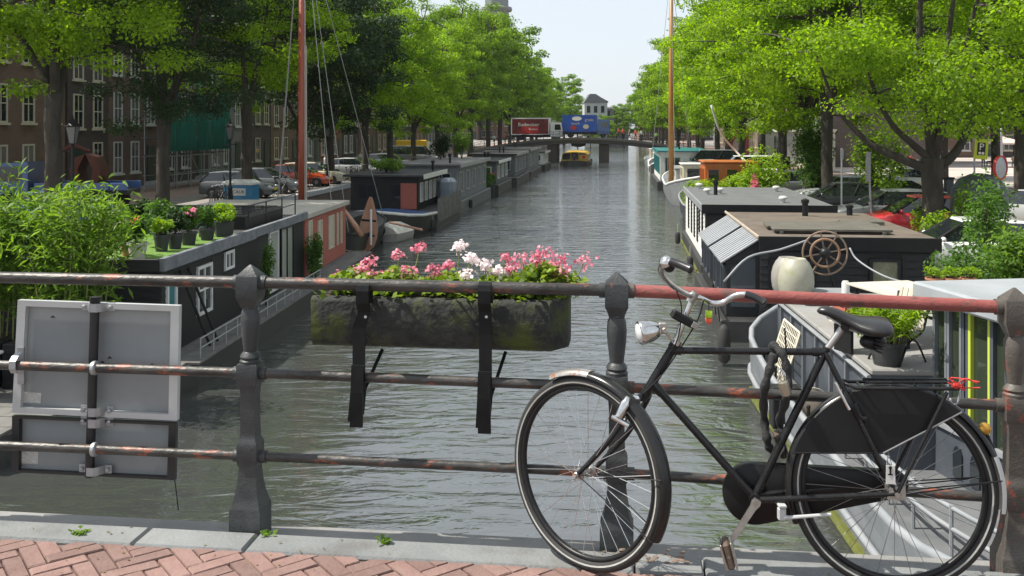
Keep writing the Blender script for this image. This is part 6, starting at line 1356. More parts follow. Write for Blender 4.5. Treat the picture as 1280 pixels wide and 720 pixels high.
for k,(px,Y,m_) in enumerate(((1252,92,mat('pale_pink_canvas',(.62,.48,.42),(.55,.42,.37),2,rough=.8)),(1290,96,MATS['pale_canvas']))):
    p = at(px,0,Y); t = thing('cafe_parasol', ['pale pink square cafe parasol over the terrace','off white cafe parasol at the edge of the terrace'][k],'parasol',(p.x,Y,tz)); g = MB(); g.tube([(0,0,0),(0,0,2.9)],.03,6); part('pole', g, m_tabletop, t); g = MB(); g.sqlathe([(1.6,2.2),(1.6,2.35),(.05,2.95)]); part('canopy', g, m_, t); g = MB(); g.bbox(-.35,.35,-.35,.35,0,.12,.03); part('base', g, m_stone, t)
p = at(1250,0,78); t = thing('lamp_column','pale grey stone column on the square beside the terrace','column',(p.x,78,tz)); g = MB(); g.lathe([(.35,0),(.35,.3),(.22,.4),(.18,3.2),(.24,3.3),(.2,3.45)],14); part('shaft', g, m_stone, t, 40); g = MB(); g.sphere((0,0,3.6),.2); part('globe', g, m_lampw, t, True)
rb = random.Random(31)
for k,(y,x) in enumerate(((52.6,.9),(54,1),(55.2,.9),(60.5,1),(61.5,.9),(68.8,.9),(69.7,1),(72.5,1),(88,1),(90,.9),(93,1),(101,1))):
    park_bike((*C(QR+x,y),QUAY), R(82)+rb.uniform(-.2,.2), 'bicycle parked at the edge of the right quay', 'bicycles parked on the right quay')

for k in range(14):
    park_bike((*C(QR+.9+rb.uniform(0,.3),102.5+k*1.5),QUAY), R(82)+rb.uniform(-.25,.25), 'bicycle parked at the edge of the right quay', 'bicycles parked on the right quay')
for k,(x,y,sh,ps) in enumerate(((4.5,70,1,'walk'),(5,82,0,'stand'),(5.5,95,2,'walk'),(4.8,108,1,'walk'),(6,118,3,'stand'))):
    person(['person in red walking behind the ships on the right quay','person in a white shirt standing under the right hand elms','person in navy walking on the right street','person in a red top walking toward the far bridge','person in grey standing near the right end of the far bridge'][k], (*C(QR+x,y),QUAY), k*2.1, ps, sh, c_dark)
# ================================================================ FOREGROUND: BRIDGE EDGE, RAILING, SIGN, PLANTER, BICYCLE
def railY(X): return 3.88-.1202*X
def rl(px, py, off=0.0):
    """point on the vertical plane of the railing, set back by off"""
    Y = (3.88+off)/(1+.1202*(px-640)/FPX); return at(px,py,Y)
ku = Vector((.9931,-.1173,0)); kv = Vector((.1173,.9931,0)); KO = Vector((0,3.627,0))
def K(u,v,z=0): return KO+ku*u+kv*v+Vector((0,0,z))
m_kerb = mat('bluestone_kerb', (.155,.163,.165), (.23,.237,.233), 3, rough=.7, bump=.35, bscale=60, c3=(.12,.113,.10), t3=.50, s3=2.0, w3=.2, rand=.06)
m_paver = mat('pink_clay_pavers', (.185,.108,.092), (.245,.155,.133), 9, rough=.85, bump=.5, bscale=50, rand=.2, c3=(.22,.15,.125), t3=.56, s3=11, w3=.14)
m_sand = mat('joint_sand', (.10,.075,.06), (.16,.12,.10), 30, rough=1)
mb = MB(); mb.prism([K(-9,-9,-.9),K(9,-9,-.9),K(9,.36,-.9),K(-9,.36,-.9)], (0,0,.64)); struct('bridge_deck', mb, m_quaywall)
mb = MB(); mb.prism([K(-9,-8.9,-.255),K(9,-8.9,-.255),K(9,0,-.255),K(-9,0,-.255)], (0,0,.237)); pv = struct('brick_pavement', mb, m_sand)
def clip(poly, a, b, c):     # keep a*x+b*y<=c
    out = []
    for i in range(len(poly)):
        p, q = poly[i], poly[(i+1)%len(poly)]; fp = a*p[0]+b*p[1]-c; fq = a*q[0]+b*q[1]-c
        if fp <= 0: out.append(p)
        if fp*fq < 0: t = fp/(fp-fq); out.append((p[0]+(q[0]-p[0])*t, p[1]+(q[1]-p[1])*t))
    return out
rb = random.Random(4); wB = .069; gB = .0032; c45 = math.cos(R(43)); s45 = math.sin(R(43)); nb = 0
PM_ = {}
for i in range(-60,61):
    for j in range(-30,31):
        for kind in (0,1):
            bx_, by_ = i+3*j, i-3*j
            cells = (bx_,bx_+3,by_,by_+1) if kind == 0 else (bx_+3,bx_+4,by_-2,by_+1)
            x0,x1,y0,y1 = [q*wB for q in cells]; x0 += gB; x1 -= gB; y0 += gB; y1 -= gB
            poly = [(x*c45-y*s45, x*s45+y*c45-.35) for x,y in ((x0,y0),(x1,y0),(x1,y1),(x0,y1))]
            cx = sum(p[0] for p in poly)/4; cy = sum(p[1] for p in poly)/4
            if not (-2.45 < cx < 1.05 and -.66 < cy < .08): continue
            pc = clip(poly, 0, 1, -.006)
            if len(pc) < 3: continue
            ar = abs(sum(pc[k][0]*pc[(k+1)%len(pc)][1]-pc[(k+1)%len(pc)][0]*pc[k][1] for k in range(len(pc))))/2
            if ar < .0012: continue
            g = MB(); n = len(pc); mx_ = sum(p[0] for p in pc)/n; my_ = sum(p[1] for p in pc)/n
            tl = (rb.uniform(-.02,.02), rb.uniform(-.02,.02)); dz = rb.uniform(-.003,.002)
            top = lambda p, s: K(mx_+(p[0]-mx_)*s, my_+(p[1]-my_)*s, dz+(p[0]-mx_)*tl[0]+(p[1]-my_)*tl[1])
            bot = [K(p[0],p[1],-.03) for p in pc]; r1_ = [top(p,1)-Vector((0,0,.005)) for p in pc]; r2_ = [top(p,.93) for p in pc]
            o = K(mx_,my_,0); g.loft([[v-o for v in r] for r in ((bot,r1_,r2_) if True else 0)])
            link('brick', g.mesh('brick', m_paver), pv, o); nb += 1
print('bricks', nb)
kb = struct('kerb', MB().prism([K(-9,.0,-.256),K(9,.0,-.256),K(9,.165,-.256),K(-9,.165,-.256)], (0,0,.20)), m_sand)
g = MB(); g.prism([K(-9,.17,-.255),K(9,.17,-.255),K(9,.375,-.255),K(-9,.375,-.255)], (0,0,.20)); struct('kerb_ledge', g, mat('dark_ledge_stone',(.17,.17,.16),(.25,.245,.235),4,rough=.85,bump=.4,bscale=40), parent=kb)
js = [-9,-5.8,-4.3,-2.9,-1.52,-1.06,.46,.72,1.75,3.0,4.4,9]
for k,(a,b) in enumerate(zip(js,js[1:])):
    g = MB(); sk = .10 if k in (3,4,5) else .0; a2, b2 = a+.004, b-.004
    bo = [(a2-sk*.0,.003),(b2,.003),(b2+.0,.168),(a2,.168)]
    g.loft([[K(*p,-.06) for p in bo],[K(*p,-.012) for p in bo],[K(p[0]+(.008 if i in (0,3) else -.008),p[1]+(.008 if i < 2 else -.012),rb.uniform(-.002,.001)) for i,p in enumerate(bo)]])
    o = K((a+b)/2,.08,0); link('kerb_stone', g.mesh('kerb_stone', m_kerb, False, o), kb, o)
# broken stone and rust crumbs at the second post
g = MB()
for k in range(34):
    p = K(rb.uniform(.40,.66), rb.uniform(.08,.2), .001); r = rb.uniform(.003,.012); M_ = Matrix.Rotation(rb.uniform(0,6),4,'Z'); g.sphere(p,(r*1.6,r,r*.35),6,4,M_)
solo('stone_crumbs', g, mat('rusty_stone',(.15,.09,.06),(.24,.18,.14),20,rough=.9), 'loose rusty stone crumbs on the kerb by the middle railing post', 'debris', K(.5,.1,0))['kind'] = 'stuff'
for k,(u,v) in enumerate(((-1.78,.07),(-1.02,.15),(-.52,.13))):
    t = thing('weed', ['small weed in the kerb joint left of the first railing post','tiny weed behind the base of the first railing post','tiny weed on the kerb between the railing posts'][k], 'weed', K(u,v,-.003)); rng = np.random.default_rng(k); P = rng.normal(size=(22,3))*np.array([.016,.014,.008]); P[:,2] = np.abs(P[:,2])+.006; link('leaves', leaf_mesh('leaves', P, .028, m_leaf_bamboo, rng, up=1.2), t); s_ = MB(); s_.tube([(0,0,0),(.004,0,.012)],.004,5); part('stem', s_, m_leaf_bamboo, t)

# ---- railing
m_rail = mat('worn_black_rail', (.026,.025,.023), (.085,.08,.074), 14, rough=.42, metal=.35, c3=(.24,.07,.035), t3=.565, s3=16, bump=.35, bscale=70, stretch=(.4,1,1))
m_redrail = mat('worn_red_rail', (.21,.048,.04), (.28,.08,.067), 12, rough=.5, c3=(.12,.06,.05), t3=.555, s3=22, bump=.3, bscale=80, stretch=(.5,1,1))
m_post = mat('cast_iron_post', (.026,.029,.030), (.060,.064,.066), 10, rough=.45, spec=.4, c3=(.25,.08,.045), t3=.69, s3=13, bump=.22, bscale=120)
m_postrust = mat('rusty_cast_iron_post', (.05,.045,.04), (.10,.085,.07), 8, rough=.5, c3=(.26,.06,.04), t3=.57, s3=13, bump=.25, bscale=110)
PS = [Vector((-2.60,4.192,0)), Vector((-1.093,4.011,0)), Vector((.418,3.83,0)), Vector((1.895,3.62,0)), Vector((3.37,3.41,0))]
ZT = [1.005,1.005,1.002,.974,.955]; ZM = [.627,.627,.616,.603,.59]; ZB = [.280,.280,.274,.253,.24]
ry = thing('bridge_railing', 'cast iron bridge railing with square posts and three worn pipe rails', 'railing', (PS[1].x,PS[1].y,0))
def oct(w): return w
for k,p in enumerate(PS):
    ang = math.atan2(-.1202,1); M_ = Matrix.Translation((p.x,p.y,ZT[k]-1.012+.004)) @ Matrix.Rotation(ang,4,'Z'); g = MB()
    g.sqlathe([(.066,-.07),(.066,.075),(.061,.085),(.049,.13),(.040,.19),(.036,.235),(.036,.25)], M_)
    g.sqlathe([(.035,.245),(.040,.255),(.043,.27),(.043,.335),(.040,.35),(.034,.36),(.033,.38)], M_)
    g.sqlathe([(.0325,.37),(.031,.45),(.031,.54),(.033,.57),(.036,.585)], M_)
    g.sqlathe([(.041,.583),(.044,.588),(.044,.668),(.041,.674)], M_)
    g.lathe([(.043,.672),(.044,.684),(.038,.69),(.043,.700),(.037,.712),(.028,.722),(.031,.75),(.037,.80),(.040,.845),(.037,.885),(.031,.90),(.033,.905),(.029,.915),(.029,.925)], 20, M_)
    g.sqlathe([(.029,.905),(.040,.935),(.045,.945),(.046,.95),(.046,1.035),(.044,1.04),(.004,1.082)], M_)
    wpart('post', g, m_post if k < 3 else m_postrust, ry, 35)
for k in range(4):
    a, b = PS[k], PS[k+1]; u = (b-a).normalized(); dz = ZT[k+1]-ZT[k]
    for zz, r, n in ((ZT,.0245,'t'),(ZM,.0205,'m'),(ZB,.0195,'b')):
        e = .042; A = a+u*e+Vector((0,0,zz[k])); B = b-u*e+Vector((0,0,zz[k+1])); g = MB()
        red = (n == 't' and k == 2)
        if k == 2 and n == 't': g.tube([A,A+(B-A)*.04,A+(B-A)*.04,A+(B-A)*.93,A+(B-A)*.93,B], [.0245,.0245,.0255,.0255,.0245,.0245], 18)
        else: g.tube([A, A.lerp(B,.25), A.lerp(B,.5), A.lerp(B,.75), B], r, 18)
        rr_ = wpart('rail', g, m_redrail if red else m_rail, ry, 40)
        for P_, s in ((A,1),(B,-1)):
            c = MB(); c.tube([P_-u*s*.004, P_+u*s*.028], r+.006, 16); wpart('collar', c, m_post if k < 2 else m_postrust, rr_, 40)
    if k == 0:
        for zz in (ZM,ZB):
            A = a.lerp(b,.545); A.z = zz[0]; c = MB(); c.lathe([(.021,-.013),(.030,-.008),(.031,.006),(.021,.013)], 12, (u.to_track_quat('Z','Y')).to_matrix().to_4x4(), A); wpart('weld_bead', c, m_greymetal, ry, 40)

# ---- back of a traffic sign hung on the railing
m_alu = mat('grey_sign_back', (.20,.215,.22), (.25,.265,.27), 2.2, rough=.55, c3=(.16,.17,.175), t3=.62, s3=6, w3=.2); m_alufr = mat('white_aluminium_frame', (.48,.49,.49), (.40,.41,.41), 5, rough=.4); m_blkfr = mat('black_sign_frame', (.02,.02,.021), rough=.4)
sg = thing('traffic_sign', 'grey back of a framed two panel traffic sign clamped behind the railing', 'sign', tuple(rl(120,600,.06)))
OFS = .085
def frame(parent, cs, fm, w, name):
    P = [rl(px,py,OFS) for px,py in cs]; nrm = Vector((-.1194,-.9929,0)); c = sum(P,Vector())/4
    for i in range(4):
        a, b = P[i], P[(i+1)%4]; ai = a+(c-a).normalized()*w*1.35; bi = b+(c-b).normalized()*w*1.35
        g = MB(); g.prism([a,b,bi,ai], nrm*.022); wpart(name, g, fm, parent)
    return P
for (cs, fm, w, nm) in ((((26,374),(227,381),(224,524),(19,514)), m_alufr, .034, 'upper'), (((19,518),(223,527),(221,598),(18,588)), m_blkfr, .026, 'lower')):
    P = [rl(px,py,OFS+.006) for px,py in cs]; g = MB(); g.prism(P, Vector((.1194,.9929,0))*.004); pn = wpart('sign_panel', g, m_alu, sg)
    frame(pn, cs, fm, w, 'frame_bar')
g = MB(); g.tube([rl(119,373,.05), rl(112,596,.05)], .0195, 14); wpart('sign_pole', g, m_blkfr, sg, 40); g = MB(); g.tube([rl(119,371,.05), rl(119,378,.05)], .0225, 14); wpart('pole_cap', g, m_black, sg, 40)
for (px,py) in ((120,384),(118,514),(118,528),(116,588)):
    g = MB(); c = rl(px,py,.05); u = Vector((.993,-.1195,0)); n = Vector((-.1194,-.9929,0))
    pts = [c+u*-.075-n*.02, c+u*-.045-n*.02, c+u*-.03+n*.008, c+u*-.015+n*.024, c+u*.015+n*.024, c+u*.03+n*.008, c+u*.045-n*.02, c+u*.075-n*.02]
    g.loft([[q-Vector((0,0,.018)), q+Vector((0,0,.018)), q-n*.006+Vector((0,0,.018)), q-n*.006-Vector((0,0,.018))] for q in pts]); cl_ = wpart('clamp', g, m_greymetal, sg)
    for s in (-.06,.06): b = MB(); b.lathe([(.009,-.004),(.009,.010),(.005,.013)], 8, n.to_track_quat('Z','Y').to_matrix().to_4x4(), c+u*s-n*.016); wpart('bolt', b, m_greymetal, cl_)
g = MB(); c = rl(20,455,0)
g.loft([[q+Vector((-.014,0,0)), q+Vector((.014,0,0)), q*1+Vector((.014,-.006,0)), q+Vector((-.014,-.006,0))] for q in (c+Vector((0,.04,.045)), c+Vector((0,.0,.036)), c+Vector((0,-.026,.018)), c+Vector((0,-.028,-.012)), c+Vector((0,-.01,-.036)), c+Vector((0,.045,-.05)))]); wpart('rail_clamp', g, m_greymetal, sg)
g = MB(); c = rl(27,455,.07); g.prism([c+Vector((-.012,0,-.085)),c+Vector((.016,0,-.085)),c+Vector((.016,0,.075)),c+Vector((-.012,0,.075))], (0,-.012,0)); wpart('rail_clamp_plate', g, m_greymetal, sg)
m_stick = mat('printed_sticker', (.55,.55,.52), (.30,.30,.29), 220, rough=.5, stretch=(.3,1,1.6), detail=2)
for cs in (((30,490),(52,491),(51,504),(30,503)), ((25,564),(48,565),(48,580),(25,579))):
    g = MB(); g.prism([rl(px,py,OFS+.0055) for px,py in cs], Vector((-.1194,-.9929,0))*.0012); wpart('sticker', g, m_stick, sg)
for (px,py) in ((137,447),(190,456),(66,396),(128,453)): g = MB(); c = rl(px,py,OFS+.0055); g.prism([c+Vector((-.011,0,-.004)),c+Vector((.013,0,-.004)),c+Vector((0,0,.007))], Vector((0,-.001,0))); wpart('dark_triangle', g, m_blkfr, sg)  # small dark triangles on the sign panel
g = MB(); g.tube(spline([rl(217,592,OFS),rl(219,604,OFS),rl(221,620,OFS),rl(223,638,OFS)],3), .0025, 5); wpart('cable_end', g, m_black, sg)

# ---- planter trough on strap hooks
m_trough = mat('mossy_dark_concrete', (.020,.022,.020), (.05,.051,.048), 9, rough=.75, spec=.3, bump=1.0, bscale=38, c3=(.06,.075,.018), t3=.50, s3=4.5, w3=.12)
pt = thing('planter_trough', 'dark mossy concrete planter trough hooked on the railing', 'planter', tuple(rl(548,440,.05)))
a = rl(388,370,.045); b = rl(686,377,.045); u = (b-a); u.z = 0; Lt = u.length; u.normalize(); n = Vector((-u.y,u.x,0)); Rm = Matrix.Rotation(R(0),4,'Z')
zt, zb = rl(388,371,.045).z, rl(388,433,.045).z
def T(x,y,z): return a*1 + u*x + n*y + Vector((0,0,z-a.z))
rg = []
N1 = 26
def trsec(x, s):
    j = lambda q: .004*math.sin(x*37+q*3)+.003*math.sin(x*91+q)
    return [T(x,.012-s+j(1),zb+.012),T(x,0-s+j(2),zb+.03),T(x,0-s+j(3)*.8,(zt+zb)/2),T(x,-.004-s+j(4)*.6,zt-.02),T(x,.006-s,zt-.004),T(x,.03,zt+.002+j(5)*.4),T(x,.045,zt-.02),T(x,.25,zt-.02),T(x,.265,zt),T(x,.285,zt-.01),T(x,.275+s,zb+.012),T(x,.25,zb),T(x,.03,zb)]
for i in range(N1+1): x = Lt*i/N1; rg.append(trsec(x, -.008 if i == 0 else 0))
for q_ in (.004,.068,.074): s_ = [T(Lt+q_,.0,0)]; rg.append([p+u*q_+n*(max(0,1-(p-T(Lt,0,p.z)).dot(n)/.285))*(.0 if q_ < .01 else .095 if q_ < .07 else .12) for p in rg[N1]])
g = MB(); g.loft(rg); wpart('trough', g, m_trough, pt, 50)
g = MB(); g.prism([T(.02,.046,zt-.019),T(Lt-.02,.046,zt-.019),T(Lt-.02,.249,zt-.019),T(.02,.249,zt-.019)], (0,0,.012)); wpart('soil', g, m_soil, pt)
# rounded end lug of the trough
m_strap = mat('black_steel_strap', (.006,.0065,.007), (.012,.0125,.013), 12, rough=.5, spec=.2)
for (px1,py1,px2,py2,pxb,pyb,pxe,pye) in ((456,349,449,470,446,533,478,437),(607,350,607,478,606,541,632,440)):
    A = rl(px1,py1,0); un = Vector((.993,-.1195,0)); nn = Vector((.1194,.9929,0)); w = .026
    # strap hooked over the top rail, down in front of the trough
    c0 = rl(px1,362,0); rr = .034; path = [c0+nn*.034+Vector((0,0,-.06)), c0+nn*.034, c0+nn*.026+Vector((0,0,.022)), c0+Vector((0,0,.033)), c0-nn*.026+Vector((0,0,.022)), c0-nn*.034, c0-nn*.034+Vector((0,0,-.05)), c0-nn*.006+Vector((0,0,-.09)), rl(px2,py2-60,-.006), rl(px2,py2+20,-.024)]
    g = MB(); g.loft([[q-un*w, q+un*w, q+un*w-nn*.008, q-un*w-nn*.008] for q in path]); s1_ = wpart('strap', g, m_strap, pt)
    path = [rl(px2-1,py2-14,-.026),rl(px2-2,py2+20,-.034), rl(pxb,pyb,-.032)]
    g = MB(); g.loft([[q-un*w, q+un*w, q+un*w-nn*.014, q-un*w-nn*.014] for q in path]); wpart('lower_strap', g, m_strap, pt)
    path = [rl(px2-6,py2+4,-.012), rl(pxb-8,pyb-6,-.02)]
    g = MB(); g.loft([[q-un*.012, q+un*.012, q+un*.012+nn*.02, q-un*.012+nn*.02] for q in path]); wpart('lower_strap', g, m_strap, pt)
    g = MB(); g.tube([rl(px2+4,py2+48,-.01), rl(px2+7,py2+16,.025), rl(pxe,pye,.16)], .008, 6); wpart('brace', g, m_strap, pt)
    g = MB(); q = rl(px1+1,396,-.012); g.lathe([(.008,-.006),(.006,.004),(.002,.006)], 10, (-nn).to_track_quat('Z','Y').to_matrix().to_4x4(), q); wpart('rivet', g, m_whitedeck, s1_)
# geraniums
m_petp = leafmat('pink_geranium_petals', (.55,.11,.19), (.85,.42,.48), 20, tr=.3); m_petw = leafmat('white_geranium_petals', (.72,.60,.60), (.9,.84,.84), 8, tr=.3); m_gerleaf = leafmat('geranium_leaves', (.08,.15,.015), (.24,.33,.05), 6, tr=.4); m_gstem = mat('geranium_stem', (.14,.20,.05), (.22,.24,.09), 10, rough=.6)
blooms = {0:[(440,342,0),(462,326,0),(428,346,0),(455,336,0)],1:[(498,318,0),(525,308,0),(488,344,0),(470,345,0),(510,340,0)],2:[(575,308,1),(588,323,1),(560,331,0),(541,336,0),(548,345,0),(583,343,1)],3:[(617,345,1),(606,331,1),(632,322,0),(640,336,0),(625,338,1)],4:[(680,316,0),(700,324,0),(672,324,0),(704,337,0),(731,326,0),(652,324,0),(690,332,0)]}
cent = {0:(440,360),1:(495,360),2:(560,362),3:(615,362),4:(680,366)}
rf_ = random.Random(17)
for k,(cx,cy) in cent.items():
    base = rl(cx,cy+6,.19); base.z = zt-.008; rng = np.random.default_rng(200+k)
    t = thing('geranium', ['pink geranium at the left end of the planter trough','tall stemmed pink geranium left of the white blooms','geranium with round white and pink blooms in the middle of the trough','pale pink and white geranium beside the second strap','large bushy pink geranium at the right end of the trough'][k], 'flower', tuple(base))
    P = []; st = MB(); nl = (430,470,380,380,900)[k]; wx = (.13,.12,.13,.12,.17)[k]; hh = (.10,.11,.09,.085,.145)[k]
    for _ in range(nl):
        q = rng.normal(size=3)*np.array([wx*.5,.06,0]); z = rng.uniform(.0,1)**.8*hh*(1-.5*abs(q[0])/wx); P.append((q[0],q[1],.006+max(0,z)))
    P = np.array(P); link('leaves', leaf_mesh('leaves', P, .032, m_gerleaf, rng, up=.8, aspect=.95), t)
    for _ in range(14):
        q = P[rng.integers(len(P))]; st.tube([(q[0]*.4,q[1]*.4,0),(q[0]*.8,q[1]*.8,q[2]*.6),tuple(q)], .0022, 4)
    part('stems', st, m_gstem, t)
    for (px,py,wh) in blooms[k]:
        c = rl(px,py,.19+rf_.uniform(-.06,.05))-base; r = .034 if wh else rf_.uniform(.026,.044); nn_ = 90 if wh else 52
        d = rng.normal(size=(nn_,3)); d /= np.linalg.norm(d,axis=1)[:,None]; q = np.array(c)+d*(rng.uniform(.3,1,size=(nn_,1))**.5*(1+.45*np.sin(d[:,:1]*6+px)*np.sin(d[:,2:3]*5+py)))*np.array([r,r,r*.72])
        bl_ = link('bloom', leaf_mesh('bloom', q, .017, m_petw if wh else m_petp, rng, up=.1, aspect=.9, out=d*.9), t)
        s = MB(); s.tube(spline([(c.x*.45,c.y*.4,0),(c.x*.8,c.y*.7,c.z*.55),tuple(c)],3), .0022, 4); part('flower_stem', s, m_gstem, t)
for k,(px,py) in enumerate(((490,312),(660,322),(593,333))):
    pass

# ================================================================ THE BICYCLE
RW = .356
RC = Vector((1.362,3.42,0)); FH = Vector((.264,3.60,RW))
bd = Vector((FH.x-RC.x, FH.y-RC.y, 0)).normalized(); away = Vector((-bd.y,bd.x,0)); away = away if away.y > 0 else -away
LEAN = R(4); up = (Vector((0,0,1))*math.cos(LEAN)+away*math.sin(LEAN)); side = bd.cross(up); side = side if side.y < 0 else -side   # side: towards the camera
RH = RC+up*RW
def bp(px, py, off=0.0):
    d = Vector(((px-640)/FPX,1,-(py-HOR)/FPX)); o = Vector((0,0,EYE)); q = RC+side*off; s = (q-o).dot(side)/d.dot(side); return o+d*s
m_frame = mat('chipped_black_enamel', (.009,.009,.0095), (.016,.016,.016), 25, rough=.26, spec=.35, c3=(.22,.22,.21), t3=.70, s3=45, w3=.03)
m_vinyl = mat('black_vinyl', (.009,.009,.0095), (.015,.015,.0155), 3, rough=.4, spec=.25, bump=.15, bscale=5); m_saddle = mat('black_saddle_leather', (.014,.014,.015), (.022,.022,.023), 12, rough=.3)
m_stripe = mat('reflective_stripe', (.42,.42,.39), (.32,.32,.30), 30, rough=.4); m_steel = mat('dull_steel', (.48,.47,.45), (.34,.32,.30), 30, rough=.32, metal=.9, c3=(.20,.11,.06), t3=.62, s3=40)
m_spoke = mat('spoke_steel', (.6,.6,.6), rough=.25, metal=.9)
bk = thing('bicycle', 'black Dutch city bicycle with full chain case leaning on the bridge railing', 'bicycle', (RC.x,RC.y,0))
def wheel(c, axis, e1, e2, name, spoke_m):
    axis = axis.normalized()
    def ring(R_, off, n=72): return [c+axis*off+e1*(R_*math.cos(a))+e2*(R_*math.sin(a)) for a in (2*math.pi*i/n for i in range(n))]
    def torus(R_, r, off=0, n=72, k=12, sq=1.0):
        m = MB(); vs = []; fs = []
        for i in range(n):
            a = 2*math.pi*i/n; er = e1*math.cos(a)+e2*math.sin(a)
            for j in range(k):
                b = 2*math.pi*j/k; vs.append(c+er*(R_+r*math.cos(b))+axis*(off+r*sq*math.sin(b)))
        for i in range(n):
            for j in range(k): fs.append((i*k+j, i*k+(j+1)%k, ((i+1)%n)*k+(j+1)%k, ((i+1)%n)*k+j))
        return m.add(vs, fs)
    ty = torus(RW-.019, .0205); w = wpart(name, ty, m_rubber, bk, True)
    for s in (-1,1):
        m = MB(); n = 72; vs = []; fs = []
        for i in range(n):
            a = 2*math.pi*i/n; er = e1*math.cos(a)+e2*math.sin(a)
            for q in (-.40,-.12): r_ = .0213; b = q; vs.append(c+er*(RW-.019+r_*math.sin(b))+axis*s*(r_*math.cos(b)))
        for i in range(n): fs.append((2*i,2*i+1,2*((i+1)%n)+1,2*((i+1)%n)))
        m.add(vs, fs); wpart('reflective_stripe', m, m_stripe, w, True)
    rm = torus(RW-.044, .011, sq=1.15); wpart('rim', rm, m_black, w, True)
    hb_ = MB(); q = axis.to_track_quat('Z','Y').to_matrix().to_4x4(); hb_.lathe([(.006,-.065),(.011,-.06),(.011,-.04),(.022,-.036),(.022,-.030),(.013,-.026),(.013,.026),(.022,.030),(.022,.036),(.011,.04),(.011,.06),(.006,.065)], 14, q, c); wpart('hub', hb_, m_steel, w, 40)
    n = 32
    for i in range(n):
        a = 2*math.pi*i/n; s = 1 if i%2 else -1; da = (.9 if (i//2)%2 else -.9)
        p0 = c+axis*s*.033+(e1*math.cos(a+da)+e2*math.sin(a+da))*.019; p1 = c+(e1*math.cos(a)+e2*math.sin(a))*(RW-.052)
        m = MB(); m.tube([p0,p1], .0012, 5, cap=False); wpart('spoke', m, spoke_m, w)
    return w
wheel(RH, side, bd, up, 'rear_wheel', mat('dull_spoke_steel',(.25,.25,.25),rough=.4,metal=.7))
TH = R(43); fh = Vector((-math.cos(TH), math.sin(TH), 0)); fn = Vector((-math.sin(TH),-math.cos(TH),0)); fl = R(3); fup = Vector((0,0,1))*math.cos(fl)-fn*math.sin(fl); fax = fh.cross(fup); fax = fax if fax.y < 0 else -fax
FC = Vector((FH.x,FH.y,0)); FHc = FC+fup*RW
wheel(FHc, fax, fh, fup, 'front_wheel', m_spoke)
def tubeP(name, pts, r, m=m_frame, n=12, smooth=True, parent=None):
    g = MB(); g.tube(pts, r, n); return wpart(name, g, m, parent or bk, 45 if smooth else False)
BBp = bp(943,622); ST = bp(1031,440); HT = bp(843,432); HB = bp(807,492); HTt = bp(838,438); HDn = bp(815,478)
tubeP('seat_tube', [BBp, bp(1034,434)], .0145); tubeP('top_tube', [HTt, ST], .0135); tubeP('down_tube', [HDn, BBp], .0150)
g = MB(); hd_ = (HB-HT).normalized(); g.tube([HT-hd_*.006,HT+hd_*.012,HT+hd_*.013,HB-hd_*.013,HB-hd_*.012,HB+hd_*.004], [.0205,.0205,.0175,.0175,.0205,.0205], 14); wpart('head_tube', g, m_frame, bk, 40)
g = MB(); g.tube([HT-hd_*.022,HT-hd_*.006], .019, 14); wpart('headset_cup', g, m_chrome, bk, 40)
g = MB(); g.tube([HDn-(BBp-HDn).normalized()*-.0, HDn+(BBp-HDn).normalized()*.055], .0185, 12); wpart('lug', g, m_frame, bk, 40); g = MB(); dq = (ST-HTt).normalized(); g.tube([HTt, HTt+dq*.04], .017, 12); wpart('lug', g, m_frame, bk, 40); g = MB(); g.tube([ST-dq*.045, ST], .0165, 12); wpart('lug', g, m_frame, bk, 40)
g = MB(); g.tube([BBp-side*.04,BBp+side*.04], .022, 16); wpart('bottom_bracket', g, m_frame, bk, 40)
for s in (-1,1):
    o = side*s*.058; tubeP('seat_stay', [ST+side*s*.016, bp(1046,470)+side*s*.036, RH+o], [.009,.009,.008])
    tubeP('chain_stay', [BBp+side*s*.03, BBp.lerp(RH,.3)+side*s*.04, RH+o], [.0115,.0115,.009])
    g = MB(); q = RH+o; g.prism([q+bd*.02+up*.02,q-bd*.03+up*.03,q-bd*.03-up*.02,q+bd*.035-up*.018], side*s*.006); wpart('dropout', g, m_steel, bk)
    g = MB(); g.tube([q+side*s*.005,q+side*s*.022], .009, 6); wpart('axle_nut', g, m_steel, bk)
